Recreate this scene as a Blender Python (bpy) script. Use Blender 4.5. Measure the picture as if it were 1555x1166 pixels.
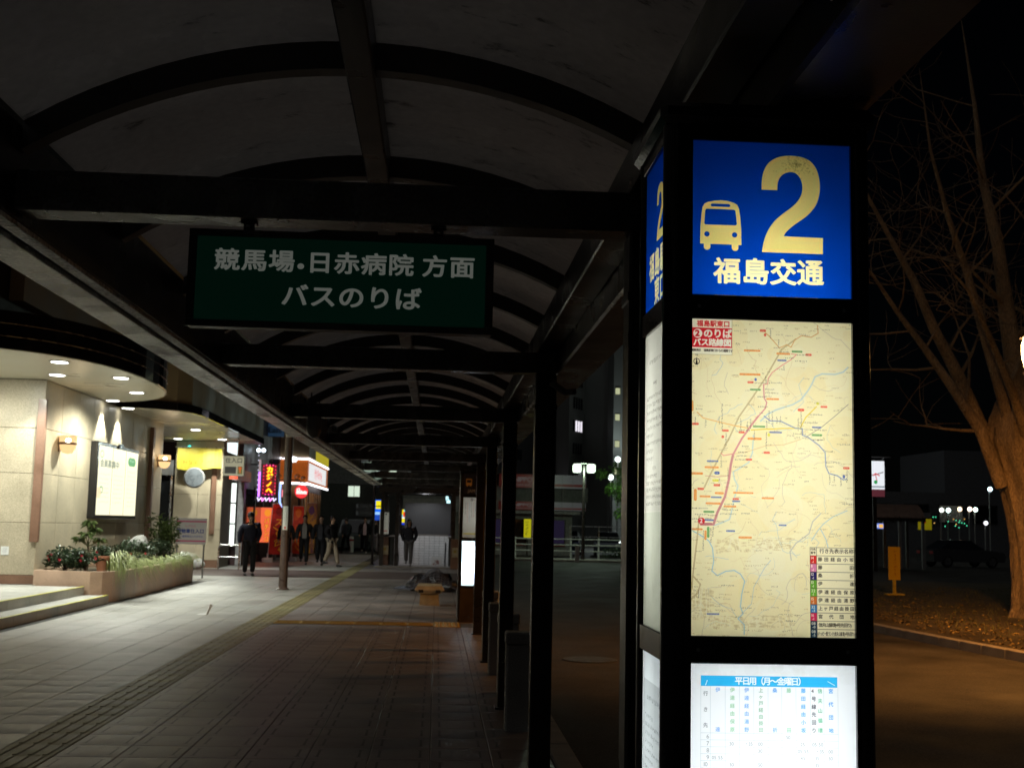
import bpy, bmesh, math, random
import numpy as np
from mathutils import Vector, Matrix

for o in list(bpy.data.objects):
    bpy.data.objects.remove(o)
SC = bpy.context.scene
COL = SC.collection
R = math.radians
rnd = random.Random(7)

# ------------------------------------------------------------------ camera, world, exposure
cam_d = bpy.data.cameras.new('camera')
cam = bpy.data.objects.new('camera', cam_d)
COL.objects.link(cam)
SC.camera = cam
cam_d.sensor_width = 36.0
cam_d.lens = 1800.0 / 1555.0 * 36.0
cam_d.clip_start = 0.05
cam_d.clip_end = 2000.0
PITCH, YAW, ROLL = R(6.7947), R(3.4666), R(1.2603)
fw = Vector((math.sin(YAW) * math.cos(PITCH), math.cos(YAW) * math.cos(PITCH), math.sin(PITCH)))
r0 = Vector((math.cos(YAW), -math.sin(YAW), 0))
u0 = r0.cross(fw)
r1 = math.cos(ROLL) * r0 + math.sin(ROLL) * u0
u1 = -math.sin(ROLL) * r0 + math.cos(ROLL) * u0
cam.matrix_world = Matrix(((r1.x, u1.x, -fw.x, 0), (r1.y, u1.y, -fw.y, 0), (r1.z, u1.z, -fw.z, 1.6), (0, 0, 0, 1)))
cam_d.dof.use_dof = True
cam_d.dof.focus_distance = 2.5
cam_d.dof.aperture_fstop = 15.0

world = bpy.data.worlds.new('World')
SC.world = world
world.use_nodes = True
wn = world.node_tree.nodes
sky = wn.new('ShaderNodeTexSky')
sky.sky_type = 'NISHITA'
sky.sun_disc = False
sky.sun_elevation = R(58.0)
sky.sun_rotation = R(225)
bgn = wn['Background']
world.node_tree.links.new(sky.outputs[0], bgn.inputs[0])
bgn.inputs[1].default_value = 0.00014
sun_d = bpy.data.lights.new('night_fill_sun', 'SUN')          # weak wide sun added to brighten the roof sheets from above
sun_d.energy = 0.145; sun_d.angle = R(70); sun_d.color = (1.0, 0.98, 0.95)
sun = bpy.data.objects.new('night_fill_sun', sun_d); COL.objects.link(sun)
sun.rotation_euler = Vector((0.375, 0.375, -0.848)).to_track_quat('-Z', 'Y').to_euler()
SC.view_settings.view_transform = 'Standard'
SC.view_settings.look = 'None'
SC.view_settings.gamma = 1.0
SC.view_settings.exposure = 0.0
SC.view_settings.use_curve_mapping = False
SC.render.engine = 'CYCLES'
SC.cycles.use_denoising = True
SC.cycles.max_bounces = 8
SC.cycles.diffuse_bounces = 4
SC.cycles.transparent_max_bounces = 8
SC.cycles.sample_clamp_indirect = 4.0
SC.cycles.caustics_reflective = False
SC.cycles.caustics_refractive = False

# ------------------------------------------------------------------ node helpers
MATS = {}
def srgb(c):
    return tuple((x / 12.92 if x <= 0.04045 else ((x + 0.055) / 1.055) ** 2.4) for x in c)

def new_mat(name):
    m = bpy.data.materials.new(name)
    m.use_nodes = True
    m.node_tree.nodes.clear()
    out = m.node_tree.nodes.new('ShaderNodeOutputMaterial')
    return m, m.node_tree.nodes, m.node_tree.links, out

def mat(name, col, rough=0.6, metal=0.0, var=0.25, scale=6.0, bump=0.15, fine=60.0, rvar=0.12, spec=0.5, rand=0.0, speck=0.0, stretch=None):
    """Principled surface with uneven tone (two noises), uneven roughness and fine relief."""
    if name in MATS:
        return MATS[name]
    m, n, l, out = new_mat(name)
    b = n.new('ShaderNodeBsdfPrincipled')
    l.new(b.outputs[0], out.inputs[0])
    tc = n.new('ShaderNodeTexCoord')
    src = tc.outputs['Object']
    if stretch:
        mp = n.new('ShaderNodeMapping')
        mp.inputs['Scale'].default_value = stretch
        l.new(src, mp.inputs[0])
        src = mp.outputs[0]
    n1 = n.new('ShaderNodeTexNoise'); n1.inputs['Scale'].default_value = scale; n1.inputs['Detail'].default_value = 6
    n2 = n.new('ShaderNodeTexNoise'); n2.inputs['Scale'].default_value = fine; n2.inputs['Detail'].default_value = 3
    l.new(src, n1.inputs[0]); l.new(src, n2.inputs[0])
    rmp = n.new('ShaderNodeMapRange')
    rmp.inputs[1].default_value = 0.3; rmp.inputs[2].default_value = 0.7
    rmp.inputs[3].default_value = 1 - var; rmp.inputs[4].default_value = 1 + var
    l.new(n1.outputs[0], rmp.inputs[0])
    val = rmp.outputs[0]
    if speck:
        r2 = n.new('ShaderNodeMapRange')
        r2.inputs[1].default_value = 0.3; r2.inputs[2].default_value = 0.7
        r2.inputs[3].default_value = 1 - speck; r2.inputs[4].default_value = 1 + speck
        l.new(n2.outputs[0], r2.inputs[0])
        mu = n.new('ShaderNodeMath'); mu.operation = 'MULTIPLY'
        l.new(val, mu.inputs[0]); l.new(r2.outputs[0], mu.inputs[1]); val = mu.outputs[0]
    if rand:
        oi = n.new('ShaderNodeObjectInfo')
        r3 = n.new('ShaderNodeMapRange')
        r3.inputs[3].default_value = 1 - rand; r3.inputs[4].default_value = 1 + rand
        l.new(oi.outputs['Random'], r3.inputs[0])
        mu = n.new('ShaderNodeMath'); mu.operation = 'MULTIPLY'
        l.new(val, mu.inputs[0]); l.new(r3.outputs[0], mu.inputs[1]); val = mu.outputs[0]
    mx = n.new('ShaderNodeVectorMath'); mx.operation = 'SCALE'
    mx.inputs[0].default_value = col[:3]
    l.new(val, mx.inputs['Scale'])
    l.new(mx.outputs[0], b.inputs['Base Color'])
    rr = n.new('ShaderNodeMapRange')
    rr.inputs[1].default_value = 0.3; rr.inputs[2].default_value = 0.7
    rr.inputs[3].default_value = max(0.03, rough - rvar); rr.inputs[4].default_value = min(1, rough + rvar)
    l.new(n1.outputs[0], rr.inputs[0]); l.new(rr.outputs[0], b.inputs['Roughness'])
    b.inputs['Metallic'].default_value = metal
    b.inputs['Specular IOR Level'].default_value = spec
    if bump:
        bp = n.new('ShaderNodeBump'); bp.inputs['Strength'].default_value = bump; bp.inputs['Distance'].default_value = 0.01
        l.new(n2.outputs[0], bp.inputs['Height']); l.new(bp.outputs[0], b.inputs['Normal'])
    MATS[name] = m
    return m

def emit(name, col, st):
    if name in MATS:
        return MATS[name]
    m, n, l, out = new_mat(name)
    e = n.new('ShaderNodeEmission')
    e.inputs[0].default_value = (*col[:3], 1); e.inputs[1].default_value = st
    l.new(e.outputs[0], out.inputs[0])
    MATS[name] = m
    return m

def img_node(n, img):
    t = n.new('ShaderNodeTexImage'); t.image = img; t.extension = 'EXTEND'; t.interpolation = 'Linear'
    return t

def emit_img(name, img, st, gloss=0.0):
    m, n, l, out = new_mat(name)
    t = img_node(n, img)
    b = n.new('ShaderNodeBsdfPrincipled')
    b.inputs['Base Color'].default_value = (0.02, 0.02, 0.02, 1)
    b.inputs['Roughness'].default_value = 0.3
    l.new(t.outputs[0], b.inputs['Emission Color'])
    b.inputs['Emission Strength'].default_value = st
    l.new(b.outputs[0], out.inputs[0])
    return m

def print_img(name, img, rough=0.5):
    m, n, l, out = new_mat(name)
    t = img_node(n, img)
    b = n.new('ShaderNodeBsdfPrincipled')
    b.inputs['Roughness'].default_value = rough
    l.new(t.outputs[0], b.inputs['Base Color'])
    l.new(b.outputs[0], out.inputs[0])
    return m

def film_img(name, img):
    """Printed film on an acrylic diffuser: light from the lamps inside comes through it."""
    m, n, l, out = new_mat(name)
    t = img_node(n, img)
    tr = n.new('ShaderNodeBsdfTranslucent'); l.new(t.outputs[0], tr.inputs[0])
    df = n.new('ShaderNodeBsdfDiffuse'); l.new(t.outputs[0], df.inputs[0])
    gl = n.new('ShaderNodeBsdfGlossy'); gl.inputs['Roughness'].default_value = 0.12
    mx = n.new('ShaderNodeMixShader'); mx.inputs[0].default_value = 0.25
    l.new(tr.outputs[0], mx.inputs[1]); l.new(df.outputs[0], mx.inputs[2])
    m2 = n.new('ShaderNodeMixShader'); m2.inputs[0].default_value = 0.03
    l.new(mx.outputs[0], m2.inputs[1]); l.new(gl.outputs[0], m2.inputs[2])
    l.new(m2.outputs[0], out.inputs[0])
    return m

# ------------------------------------------------------------------ mesh builder
class MB:
    def __init__(s):
        s.v = []; s.f = []; s.uv = {}
    def add(s, vs, fs):
        b = len(s.v); s.v += [tuple(p) for p in vs]
        s.f += [tuple(i + b for i in f) for f in fs]
        return s
    def box(s, x0, x1, y0, y1, z0, z1, ch=0.0):
        if ch <= 0:
            vs = [(x, y, z) for x in (x0, x1) for y in (y0, y1) for z in (z0, z1)]
            return s.add(vs, [(0, 1, 3, 2), (4, 6, 7, 5), (0, 4, 5, 1), (2, 3, 7, 6), (0, 2, 6, 4), (1, 5, 7, 3)])
        X, Y, Z = (x0, x1), (y0, y1), (z0, z1)
        vs, ix = [], {}
        for i in (0, 1):
            for j in (0, 1):
                for k in (0, 1):
                    for a in range(3):
                        p = [X[i] + (ch if i == 0 else -ch), Y[j] + (ch if j == 0 else -ch), Z[k] + (ch if k == 0 else -ch)]
                        p[a] = (X[i], Y[j], Z[k])[a]
                        ix[i, j, k, a] = len(vs); vs.append(tuple(p))
        fs = []
        def face(ids, nrm):
            pts = [Vector(vs[i]) for i in ids]
            q = (pts[1] - pts[0]).cross(pts[2] - pts[0])
            fs.append(tuple(ids) if q.dot(Vector(nrm)) > 0 else tuple(reversed(ids)))
        for i in (0, 1):
            sg = 2 * i - 1
            face([ix[i, a, b, 0] for a, b in ((0, 0), (1, 0), (1, 1), (0, 1))], (sg, 0, 0))
            face([ix[a, i, b, 1] for a, b in ((0, 0), (1, 0), (1, 1), (0, 1))], (0, sg, 0))
            face([ix[a, b, i, 2] for a, b in ((0, 0), (1, 0), (1, 1), (0, 1))], (0, 0, sg))
        for i in (0, 1):
            for j in (0, 1):
                a, b = 2 * i - 1, 2 * j - 1
                face([ix[i, j, 0, 0], ix[i, j, 0, 1], ix[i, j, 1, 1], ix[i, j, 1, 0]], (a, b, 0))
                face([ix[i, 0, j, 0], ix[i, 0, j, 2], ix[i, 1, j, 2], ix[i, 1, j, 0]], (a, 0, b))
                face([ix[0, i, j, 1], ix[0, i, j, 2], ix[1, i, j, 2], ix[1, i, j, 1]], (0, a, b))
                for k in (0, 1):
                    face([ix[i, j, k, 0], ix[i, j, k, 1], ix[i, j, k, 2]], (a, b, 2 * k - 1))
        return s.add(vs, fs)
    def quad(s, a, b, c, d):
        k = len(s.f); s.add([a, b, c, d], [(0, 1, 2, 3)])
        s.uv[k] = [(0, 0), (1, 0), (1, 1), (0, 1)]
        return s
    def tube(s, path, rad, n=8, cap=True):
        path = [Vector(p) for p in path]
        if not isinstance(rad, (list, tuple)):
            rad = [rad] * len(path)
        b = len(s.v); up = None
        for i, p in enumerate(path):
            t = (path[min(i + 1, len(path) - 1)] - path[max(i - 1, 0)]).normalized()
            if up is None:
                up = Vector((0, 0, 1)) if abs(t.z) < 0.9 else Vector((0, 1, 0))
            a = t.cross(up).normalized(); up = a.cross(t).normalized()
            for k in range(n):
                an = 2 * math.pi * k / n
                s.v.append(tuple(p + rad[i] * (math.cos(an) * a + math.sin(an) * up)))
        for i in range(len(path) - 1):
            for k in range(n):
                k2 = (k + 1) % n
                s.f.append((b + i * n + k, b + i * n + k2, b + (i + 1) * n + k2, b + (i + 1) * n + k))
        if cap:
            s.f.append(tuple(b + k for k in reversed(range(n))))
            e = b + (len(path) - 1) * n
            s.f.append(tuple(e + k for k in range(n)))
        return s
    def lathe(s, prof, n=16, c=(0, 0, 0), sx=1.0, sy=1.0, capb=True, capt=True):
        b = len(s.v)
        for r, z in prof:
            for k in range(n):
                an = 2 * math.pi * k / n
                s.v.append((c[0] + sx * r * math.cos(an), c[1] + sy * r * math.sin(an), c[2] + z))
        for i in range(len(prof) - 1):
            for k in range(n):
                k2 = (k + 1) % n
                s.f.append((b + i * n + k, b + i * n + k2, b + (i + 1) * n + k2, b + (i + 1) * n + k))
        if capb: s.f.append(tuple(b + k for k in reversed(range(n))))
        e = b + (len(prof) - 1) * n
        if capt: s.f.append(tuple(e + k for k in range(n)))
        return s
    def prism(s, poly, a0, a1, axis='z'):
        n = len(poly)
        def P3(p, a):
            return {'z': (p[0], p[1], a), 'y': (p[0], a, p[1]), 'x': (a, p[0], p[1])}[axis]
        vs = [P3(p, a0) for p in poly] + [P3(p, a1) for p in poly]
        fs = [tuple(reversed(range(n))), tuple(range(n, 2 * n))]
        fs += [(i, (i + 1) % n, n + (i + 1) % n, n + i) for i in range(n)]
        return s.add(vs, fs)
    def ball(s, c, rx, ry=None, rz=None, n=10, m=7):
        ry = ry or rx; rz = rz or rx
        b = len(s.v)
        for i in range(1, m):
            t = math.pi * i / m
            for k in range(n):
                an = 2 * math.pi * k / n
                s.v.append((c[0] + rx * math.sin(t) * math.cos(an), c[1] + ry * math.sin(t) * math.sin(an), c[2] + rz * math.cos(t)))
        s.v.append((c[0], c[1], c[2] + rz)); s.v.append((c[0], c[1], c[2] - rz))
        T, Bm = len(s.v) - 2, len(s.v) - 1
        for i in range(m - 2):
            for k in range(n):
                k2 = (k + 1) % n
                s.f.append((b + i * n + k, b + (i + 1) * n + k, b + (i + 1) * n + k2, b + i * n + k2))
        for k in range(n):
            k2 = (k + 1) % n
            s.f.append((T, b + k, b + k2)); e = b + (m - 2) * n
            s.f.append((Bm, e + k2, e + k))
        return s
    def mesh(s, name, m, smooth=False):
        me = bpy.data.meshes.new(name)
        me.from_pydata(s.v, [], s.f)
        if s.uv:
            ul = me.uv_layers.new(name='UVMap')
            for p in me.polygons:
                if p.index in s.uv:
                    for li, t in zip(p.loop_indices, s.uv[p.index]):
                        ul.data[li].uv = t
        if m is not None:
            for q in (m if isinstance(m, (list, tuple)) else [m]):
                me.materials.append(q)
        bm = bmesh.new(); bm.from_mesh(me)
        if not s.uv:
            bmesh.ops.recalc_face_normals(bm, faces=bm.faces)
        bm.to_mesh(me); bm.free()
        if smooth:
            for p in me.polygons: p.use_smooth = True
            me.set_sharp_from_angle(angle=R(42))
        me.update()
        return me
    def build(s, name, m, parent=None, smooth=False, loc=None):
        o = bpy.data.objects.new(name, s.mesh(name, m, smooth))
        COL.objects.link(o)
        if parent is not None: o.parent = parent
        if loc is not None: o.location = loc
        return o

def tag(o, label=None, cat=None, group=None, kind=None):
    if label: o['label'] = label
    if cat: o['category'] = cat
    if group: o['group'] = group
    if kind: o['kind'] = kind
    return o

def thing(name, label, cat, loc=(0, 0, 0), rz=0.0, group=None):
    o = bpy.data.objects.new(name, None)
    o.empty_display_size = 0.2
    COL.objects.link(o); o.location = loc; o.rotation_euler = (0, 0, rz)
    return tag(o, label, cat, group)

def struct(o):
    o['kind'] = 'structure'; return o

def bx(name, m, parent, *a, ch=0.0):
    return MB().box(*a, ch=ch).build(name, m, parent)

def copy_tree(o, parent=None):
    c = o.copy(); COL.objects.link(c)
    if parent is not None: c.parent = parent
    for ch in list(o.children):
        copy_tree(ch, c)
    return c

def inst(name, me, parent, loc, rz=0.0):
    o = bpy.data.objects.new(name, me); COL.objects.link(o); o.parent = parent; o.location = loc; o.rotation_euler = (0, 0, rz)
    return o

# ------------------------------------------------------------------ print shop: flat artwork drawn into images
GL = {}
def glyph(ch, px, bold=0.0):
    """Coverage mask of one character, px high, with its advance in em; bold = extra stroke in em."""
    key = (ch, px, round(bold, 3))
    if key in GL: return GL[key]
    if ('tri', ch) not in GL:
        cu = bpy.data.curves.new('g', 'FONT'); cu.body = ch; cu.size = 1.0; cu.resolution_u = 5
        ob = bpy.data.objects.new('g', cu); COL.objects.link(ob)
        dg = bpy.context.evaluated_depsgraph_get()
        me = bpy.data.meshes.new_from_object(ob.evaluated_get(dg))
        me.calc_loop_triangles()
        co = np.array([v.co[:2] for v in me.vertices] or [(0, 0)])
        tr = np.array([t.vertices for t in me.loop_triangles], dtype=int).reshape(-1, 3)
        bpy.data.objects.remove(ob); bpy.data.curves.remove(cu); bpy.data.meshes.remove(me)
        GL['tri', ch] = (co, tr)
    co, tr = GL['tri', ch]
    SS = 4 if px < 60 else 2
    N = px * SS; pad = int(N * 0.2) // SS * SS
    img = np.zeros((N + 2 * pad, N + 2 * pad), bool)
    if len(tr):
        x0 = co[:, 0].min(); adv = co[:, 0].max() - x0
        full = ord(ch) > 0x2000
        # baseline at 12 % above the bottom
        pts = np.stack([(co[:, 0] - (0 if full else x0)) * N + pad, (1 - 0.12 - co[:, 1]) * N + pad], 1)
        for a, b, c in tr:
            A, B_, C = pts[a], pts[b], pts[c]
            lo = np.floor(np.minimum(np.minimum(A, B_), C)).astype(int); hi = np.ceil(np.maximum(np.maximum(A, B_), C)).astype(int)
            lo = np.clip(lo, 0, N + 2 * pad - 1); hi = np.clip(hi, 0, N + 2 * pad - 1)
            X, Y = np.meshgrid(np.arange(lo[0], hi[0] + 1) + 0.5, np.arange(lo[1], hi[1] + 1) + 0.5)
            d1 = (B_[0] - A[0]) * (Y - A[1]) - (B_[1] - A[1]) * (X - A[0])
            d2 = (C[0] - B_[0]) * (Y - B_[1]) - (C[1] - B_[1]) * (X - B_[0])
            d3 = (A[0] - C[0]) * (Y - C[1]) - (A[1] - C[1]) * (X - C[0])
            ins = ((d1 >= 0) & (d2 >= 0) & (d3 >= 0)) | ((d1 <= 0) & (d2 <= 0) & (d3 <= 0))
            img[lo[1]:hi[1] + 1, lo[0]:hi[0] + 1] |= ins
    else:
        adv = 0.3; full = False
    rr = int(round(bold * N))
    if rr > 0:
        src = img.copy()
        for dy in range(-rr, rr + 1):
            w = int(math.sqrt(rr * rr - dy * dy) + 0.5)
            row = src.copy()
            for dx in range(1, w + 1):
                row[:, dx:] |= src[:, :-dx]; row[:, :-dx] |= src[:, dx:]
            if dy >= 0: img[dy:] |= row[:len(row) - dy]
            else: img[:dy] |= row[-dy:]
    g = img.reshape(img.shape[0] // SS, SS, img.shape[1] // SS, SS).mean((1, 3)) if img.shape[0] % SS == 0 else img[::SS, ::SS].astype(float)
    GL[key] = (g, pad // SS, 1.0 if full else adv + 0.08)
    return GL[key]

class Art:
    def __init__(s, w, h, bg):
        s.w, s.h = w, h
        s.a = np.empty((h, w, 3)); s.a[:] = np.array(bg) / 255.0
        s.Y, s.X = np.mgrid[0:h, 0:w] + 0.5
    def mix(s, sl, al, col):
        al = al[..., None]
        s.a[sl] = s.a[sl] * (1 - al) + np.array(col) / 255.0 * al
    def rect(s, x0, y0, x1, y1, col, al=1.0):
        x0, y0, x1, y1 = [int(round(v)) for v in (x0, y0, x1, y1)]
        x0, y0 = max(x0, 0), max(y0, 0)
        if x1 > x0 and y1 > y0:
            sl = (slice(y0, y1), slice(x0, x1)); s.a[sl] = s.a[sl] * (1 - al) + np.array(col) / 255.0 * al
    def _sl(s, x0, y0, x1, y1):
        return (slice(max(0, int(y0)), max(0, min(s.h, int(y1) + 2))), slice(max(0, int(x0)), max(0, min(s.w, int(x1) + 2))))
    def line(s, pts, w, col, al=1.0):
        r = w / 2
        for (ax, ay), (bx_, by) in zip(pts[:-1], pts[1:]):
            sl = s._sl(min(ax, bx_) - r - 1, min(ay, by) - r - 1, max(ax, bx_) + r + 1, max(ay, by) + r + 1)
            X, Y = s.X[sl], s.Y[sl]
            if X.size == 0: continue
            dx, dy = bx_ - ax, by - ay; L = dx * dx + dy * dy + 1e-9
            t = np.clip(((X - ax) * dx + (Y - ay) * dy) / L, 0, 1)
            d = np.hypot(X - ax - t * dx, Y - ay - t * dy)
            s.mix(sl, np.clip(r + 0.5 - d, 0, 1) * al, col)
    def circ(s, x, y, r, col, al=1.0):
        s.line([(x, y), (x + 0.01, y)], 2 * r, col, al)
    def ring(s, x, y, r, w, col):
        p = [(x + r * math.cos(t * math.pi / 16), y + r * math.sin(t * math.pi / 16)) for t in range(33)]
        s.line(p, w, col)
    def capsule(s, x0, y0, x1, y1, col):
        h = (y1 - y0)
        if x1 - x0 >= h: s.line([(x0 + h / 2, (y0 + y1) / 2), (x1 - h / 2, (y0 + y1) / 2)], h, col)
        else: s.line([((x0 + x1) / 2, y0 + (x1 - x0) / 2), ((x0 + x1) / 2, y1 - (x1 - x0) / 2)], x1 - x0, col)
    def poly(s, pts, col, al=1.0):
        P = np.array(pts, float)
        sl = s._sl(P[:, 0].min() - 1, P[:, 1].min() - 1, P[:, 0].max() + 1, P[:, 1].max() + 1)
        acc = 0
        for ox in (-0.33, 0, 0.33):
            for oy in (-0.33, 0, 0.33):
                X, Y = s.X[sl] + ox, s.Y[sl] + oy
                ins = np.zeros(X.shape, bool)
                for i in range(len(P)):
                    x1, y1 = P[i]; x2, y2 = P[(i + 1) % len(P)]
                    c = ((y1 > Y) != (y2 > Y)) & (X < (x2 - x1) * (Y - y1) / (y2 - y1 + 1e-12) + x1)
                    ins ^= c
                acc = acc + ins
        s.mix(sl, acc / 9.0 * al, col)
    def text(s, t, x, y, px, col, bold=0.0, gap=0.0, vert=False, al=1.0, sx=1.0):
        """x, y: top left of the first character's box."""
        px = int(round(px))
        for ch in t:
            if ch in ' \u3000':
                if vert: y += px * 0.6
                else: x += px * (0.35 if ch == ' ' else 1.0)
                continue
            g, pad, adv = glyph(ch, px, bold)
            if sx != 1.0:
                nw = max(1, int(g.shape[1] * sx)); xi = np.clip((np.arange(nw) / sx).astype(int), 0, g.shape[1] - 1); g = g[:, xi]
            X0, Y0 = int(round(x - pad * sx)), int(round(y - pad))
            xa, ya = max(0, X0), max(0, Y0); xb, yb = min(s.w, X0 + g.shape[1]), min(s.h, Y0 + g.shape[0])
            if xb > xa and yb > ya:
                s.mix((slice(ya, yb), slice(xa, xb)), g[ya - Y0:yb - Y0, xa - X0:xb - X0] * al, col)
            if vert: y += px * (1.0 + gap)
            else: x += px * (adv + gap) * sx
        return x
    def scribble(s, x, y, n, px, col, al=0.8, vert=False):
        """Print too small to read in the photograph: a run of tiny broken marks."""
        for i in range(n):
            for k in range(3):
                ax, ay = rnd.uniform(0, 0.75) * px, rnd.uniform(0, 0.8) * px
                w = rnd.uniform(0.3, 0.8) * px; 
                cx, cy = (x, y + i * px) if vert else (x + i * px, y)
                if k % 2: s.rect(cx + ax * 0.4, cy + ay, cx + ax * 0.4 + w * 0.7, cy + ay + max(1, px * 0.14), col, al)
                else: s.rect(cx + ax, cy + ay * 0.3, cx + ax + max(1, px * 0.14), cy + ay * 0.3 + w, col, al)
    def grain(s, amt, seed=1):
        s.a = np.clip(s.a * (1 + amt * (np.random.RandomState(seed).rand(s.h, s.w, 1) - 0.5)), 0, 1)
    def image(s, name):
        im = bpy.data.images.new(name, s.w, s.h, alpha=False)
        buf = np.ones((s.h, s.w, 4), np.float32)
        buf[..., :3] = np.clip(s.a, 0, 1)[::-1]
        im.pixels.foreach_set(buf.ravel())
        im.update(); im.pack()
        return im

# ------------------------------------------------------------------ artwork
def smooth_poly(pts, corners, k=6):
    out = []; n = len(pts)
    for i in range(n):
        p0, p1, p2, p3 = pts[i - 1], pts[i], pts[(i + 1) % n], pts[(i + 2) % n]
        if p1 in corners: p0 = p1
        if p2 in corners: p3 = p2
        if p1 in corners and p2 in corners:
            out.append(p1); continue
        for j in range(k):
            t = j / k
            out.append(tuple(0.5 * (2 * p1[a] + (p2[a] - p0[a]) * t + (2 * p0[a] - 5 * p1[a] + 4 * p2[a] - p3[a]) * t * t + (3 * p1[a] - p0[a] - 3 * p2[a] + p3[a]) * t ** 3) for a in (0, 1)))
    return out

def art_top_front():
    W, H = 560, 548
    a = Art(W, H, (2, 66, 196))
    def Z(x, y):
        u = (x - 385 - (y - 45) * -0.004) / 975.0
        v = (y - (45 + (x - 388) * 0.0488)) / 948.0
        return (u * W, v * H)
    cream = (252, 236, 150)
    two = [(815, 742), (1185, 760), (1187, 660), (948, 646), (960, 625), (985, 600), (1020, 572), (1060, 545), (1095, 518), (1125, 485), (1148, 450), (1164, 405), (1172, 350),
           (1168, 290), (1152, 232), (1118, 185), (1070, 158), (1015, 147), (960, 147), (905, 160), (860, 190), (832, 235), (818, 290), (815, 357), (912, 362), (914, 325), (925, 288), (950, 262),
           (985, 250), (1020, 255), (1046, 280), (1060, 315), (1063, 355), (1056, 392), (1035, 430), (1000, 465), (940, 510), (890, 555), (850, 615), (826, 680)]
    a.poly([Z(*p) for p in smooth_poly(two, {(815, 742), (1185, 760), (1187, 660), (948, 646), (815, 357), (912, 362)})], cream)
    body = [(443, 685), (445, 580), (452, 500), (458, 460), (470, 440), (490, 430), (530, 422), (570, 420), (612, 425), (648, 437), (668, 450), (679, 475), (685, 520), (691, 600), (692, 698)]
    a.poly([Z(*p) for p in body], cream)
    for x, y in ((485, 683), (653, 692)):
        X, Y = Z(x, y); X2, Y2 = Z(x, y + 22)
        a.line([(X, Y), (X2, Y2)], 23, cream)
    blue = (2, 66, 196)
    a.poly([Z(*p) for p in [(482, 472), (648, 480), (656, 486), (665, 568), (658, 576), (474, 568), (469, 560), (475, 480)]], blue)
    a.line([Z(517, 449), Z(616, 454)], 10, blue)
    for x, y in ((484, 627), (651, 635)):
        X, Y = Z(x, y); a.circ(X, Y, 9, blue)
    for ch, x, y in (('福', 523, 766), ('島', 693, 772), ('交', 860, 780), ('通', 1024, 786)):
        X, Y = Z(x, y); a.text(ch, X, Y, 95, (255, 248, 196), bold=0.031)
    # stained patch of old print near the head of the numeral
    for _ in range(260):
        an, rr = rnd.uniform(0, 6.28), rnd.gauss(0, 26)
        X, Y = Z(1030, 200)
        a.circ(X + rr * 1.5 * math.cos(an), Y + rr * math.sin(an), rnd.uniform(1, 3.5), (110, 95, 40), 0.12)
    a.grain(0.05)
    return a.image('stop_number_print')

def art_top_side():
    a = Art(300, 376, (2, 66, 196))
    cream = (252, 236, 150)
    two = [(815, 742), (1185, 760), (1187, 660), (948, 646), (985, 600), (1060, 545), (1125, 485), (1164, 405), (1172, 350), (1168, 290), (1152, 232), (1118, 185), (1070, 158), (1015, 147), (960, 147), (905, 160),
           (860, 190), (832, 235), (818, 290), (815, 357), (912, 362), (925, 288), (950, 262), (985, 250), (1020, 255), (1046, 280), (1060, 315), (1063, 355), (1056, 392), (1000, 465), (940, 510), (890, 555), (850, 615), (826, 680)]
    a.poly([(160 + (x - 815) * 0.26, 70 + (y - 147) * 0.235) for x, y in smooth_poly(two, {(815, 742), (1185, 760), (1187, 660), (948, 646), (815, 357), (912, 362)})], cream)
    a.text('福島駅', 52, 226, 74, (255, 248, 196), bold=0.032, gap=0.05)
    a.text('東口', 130, 300, 72, (255, 248, 196), bold=0.032, gap=0.05)
    return a.image('stop_side_print')

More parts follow.
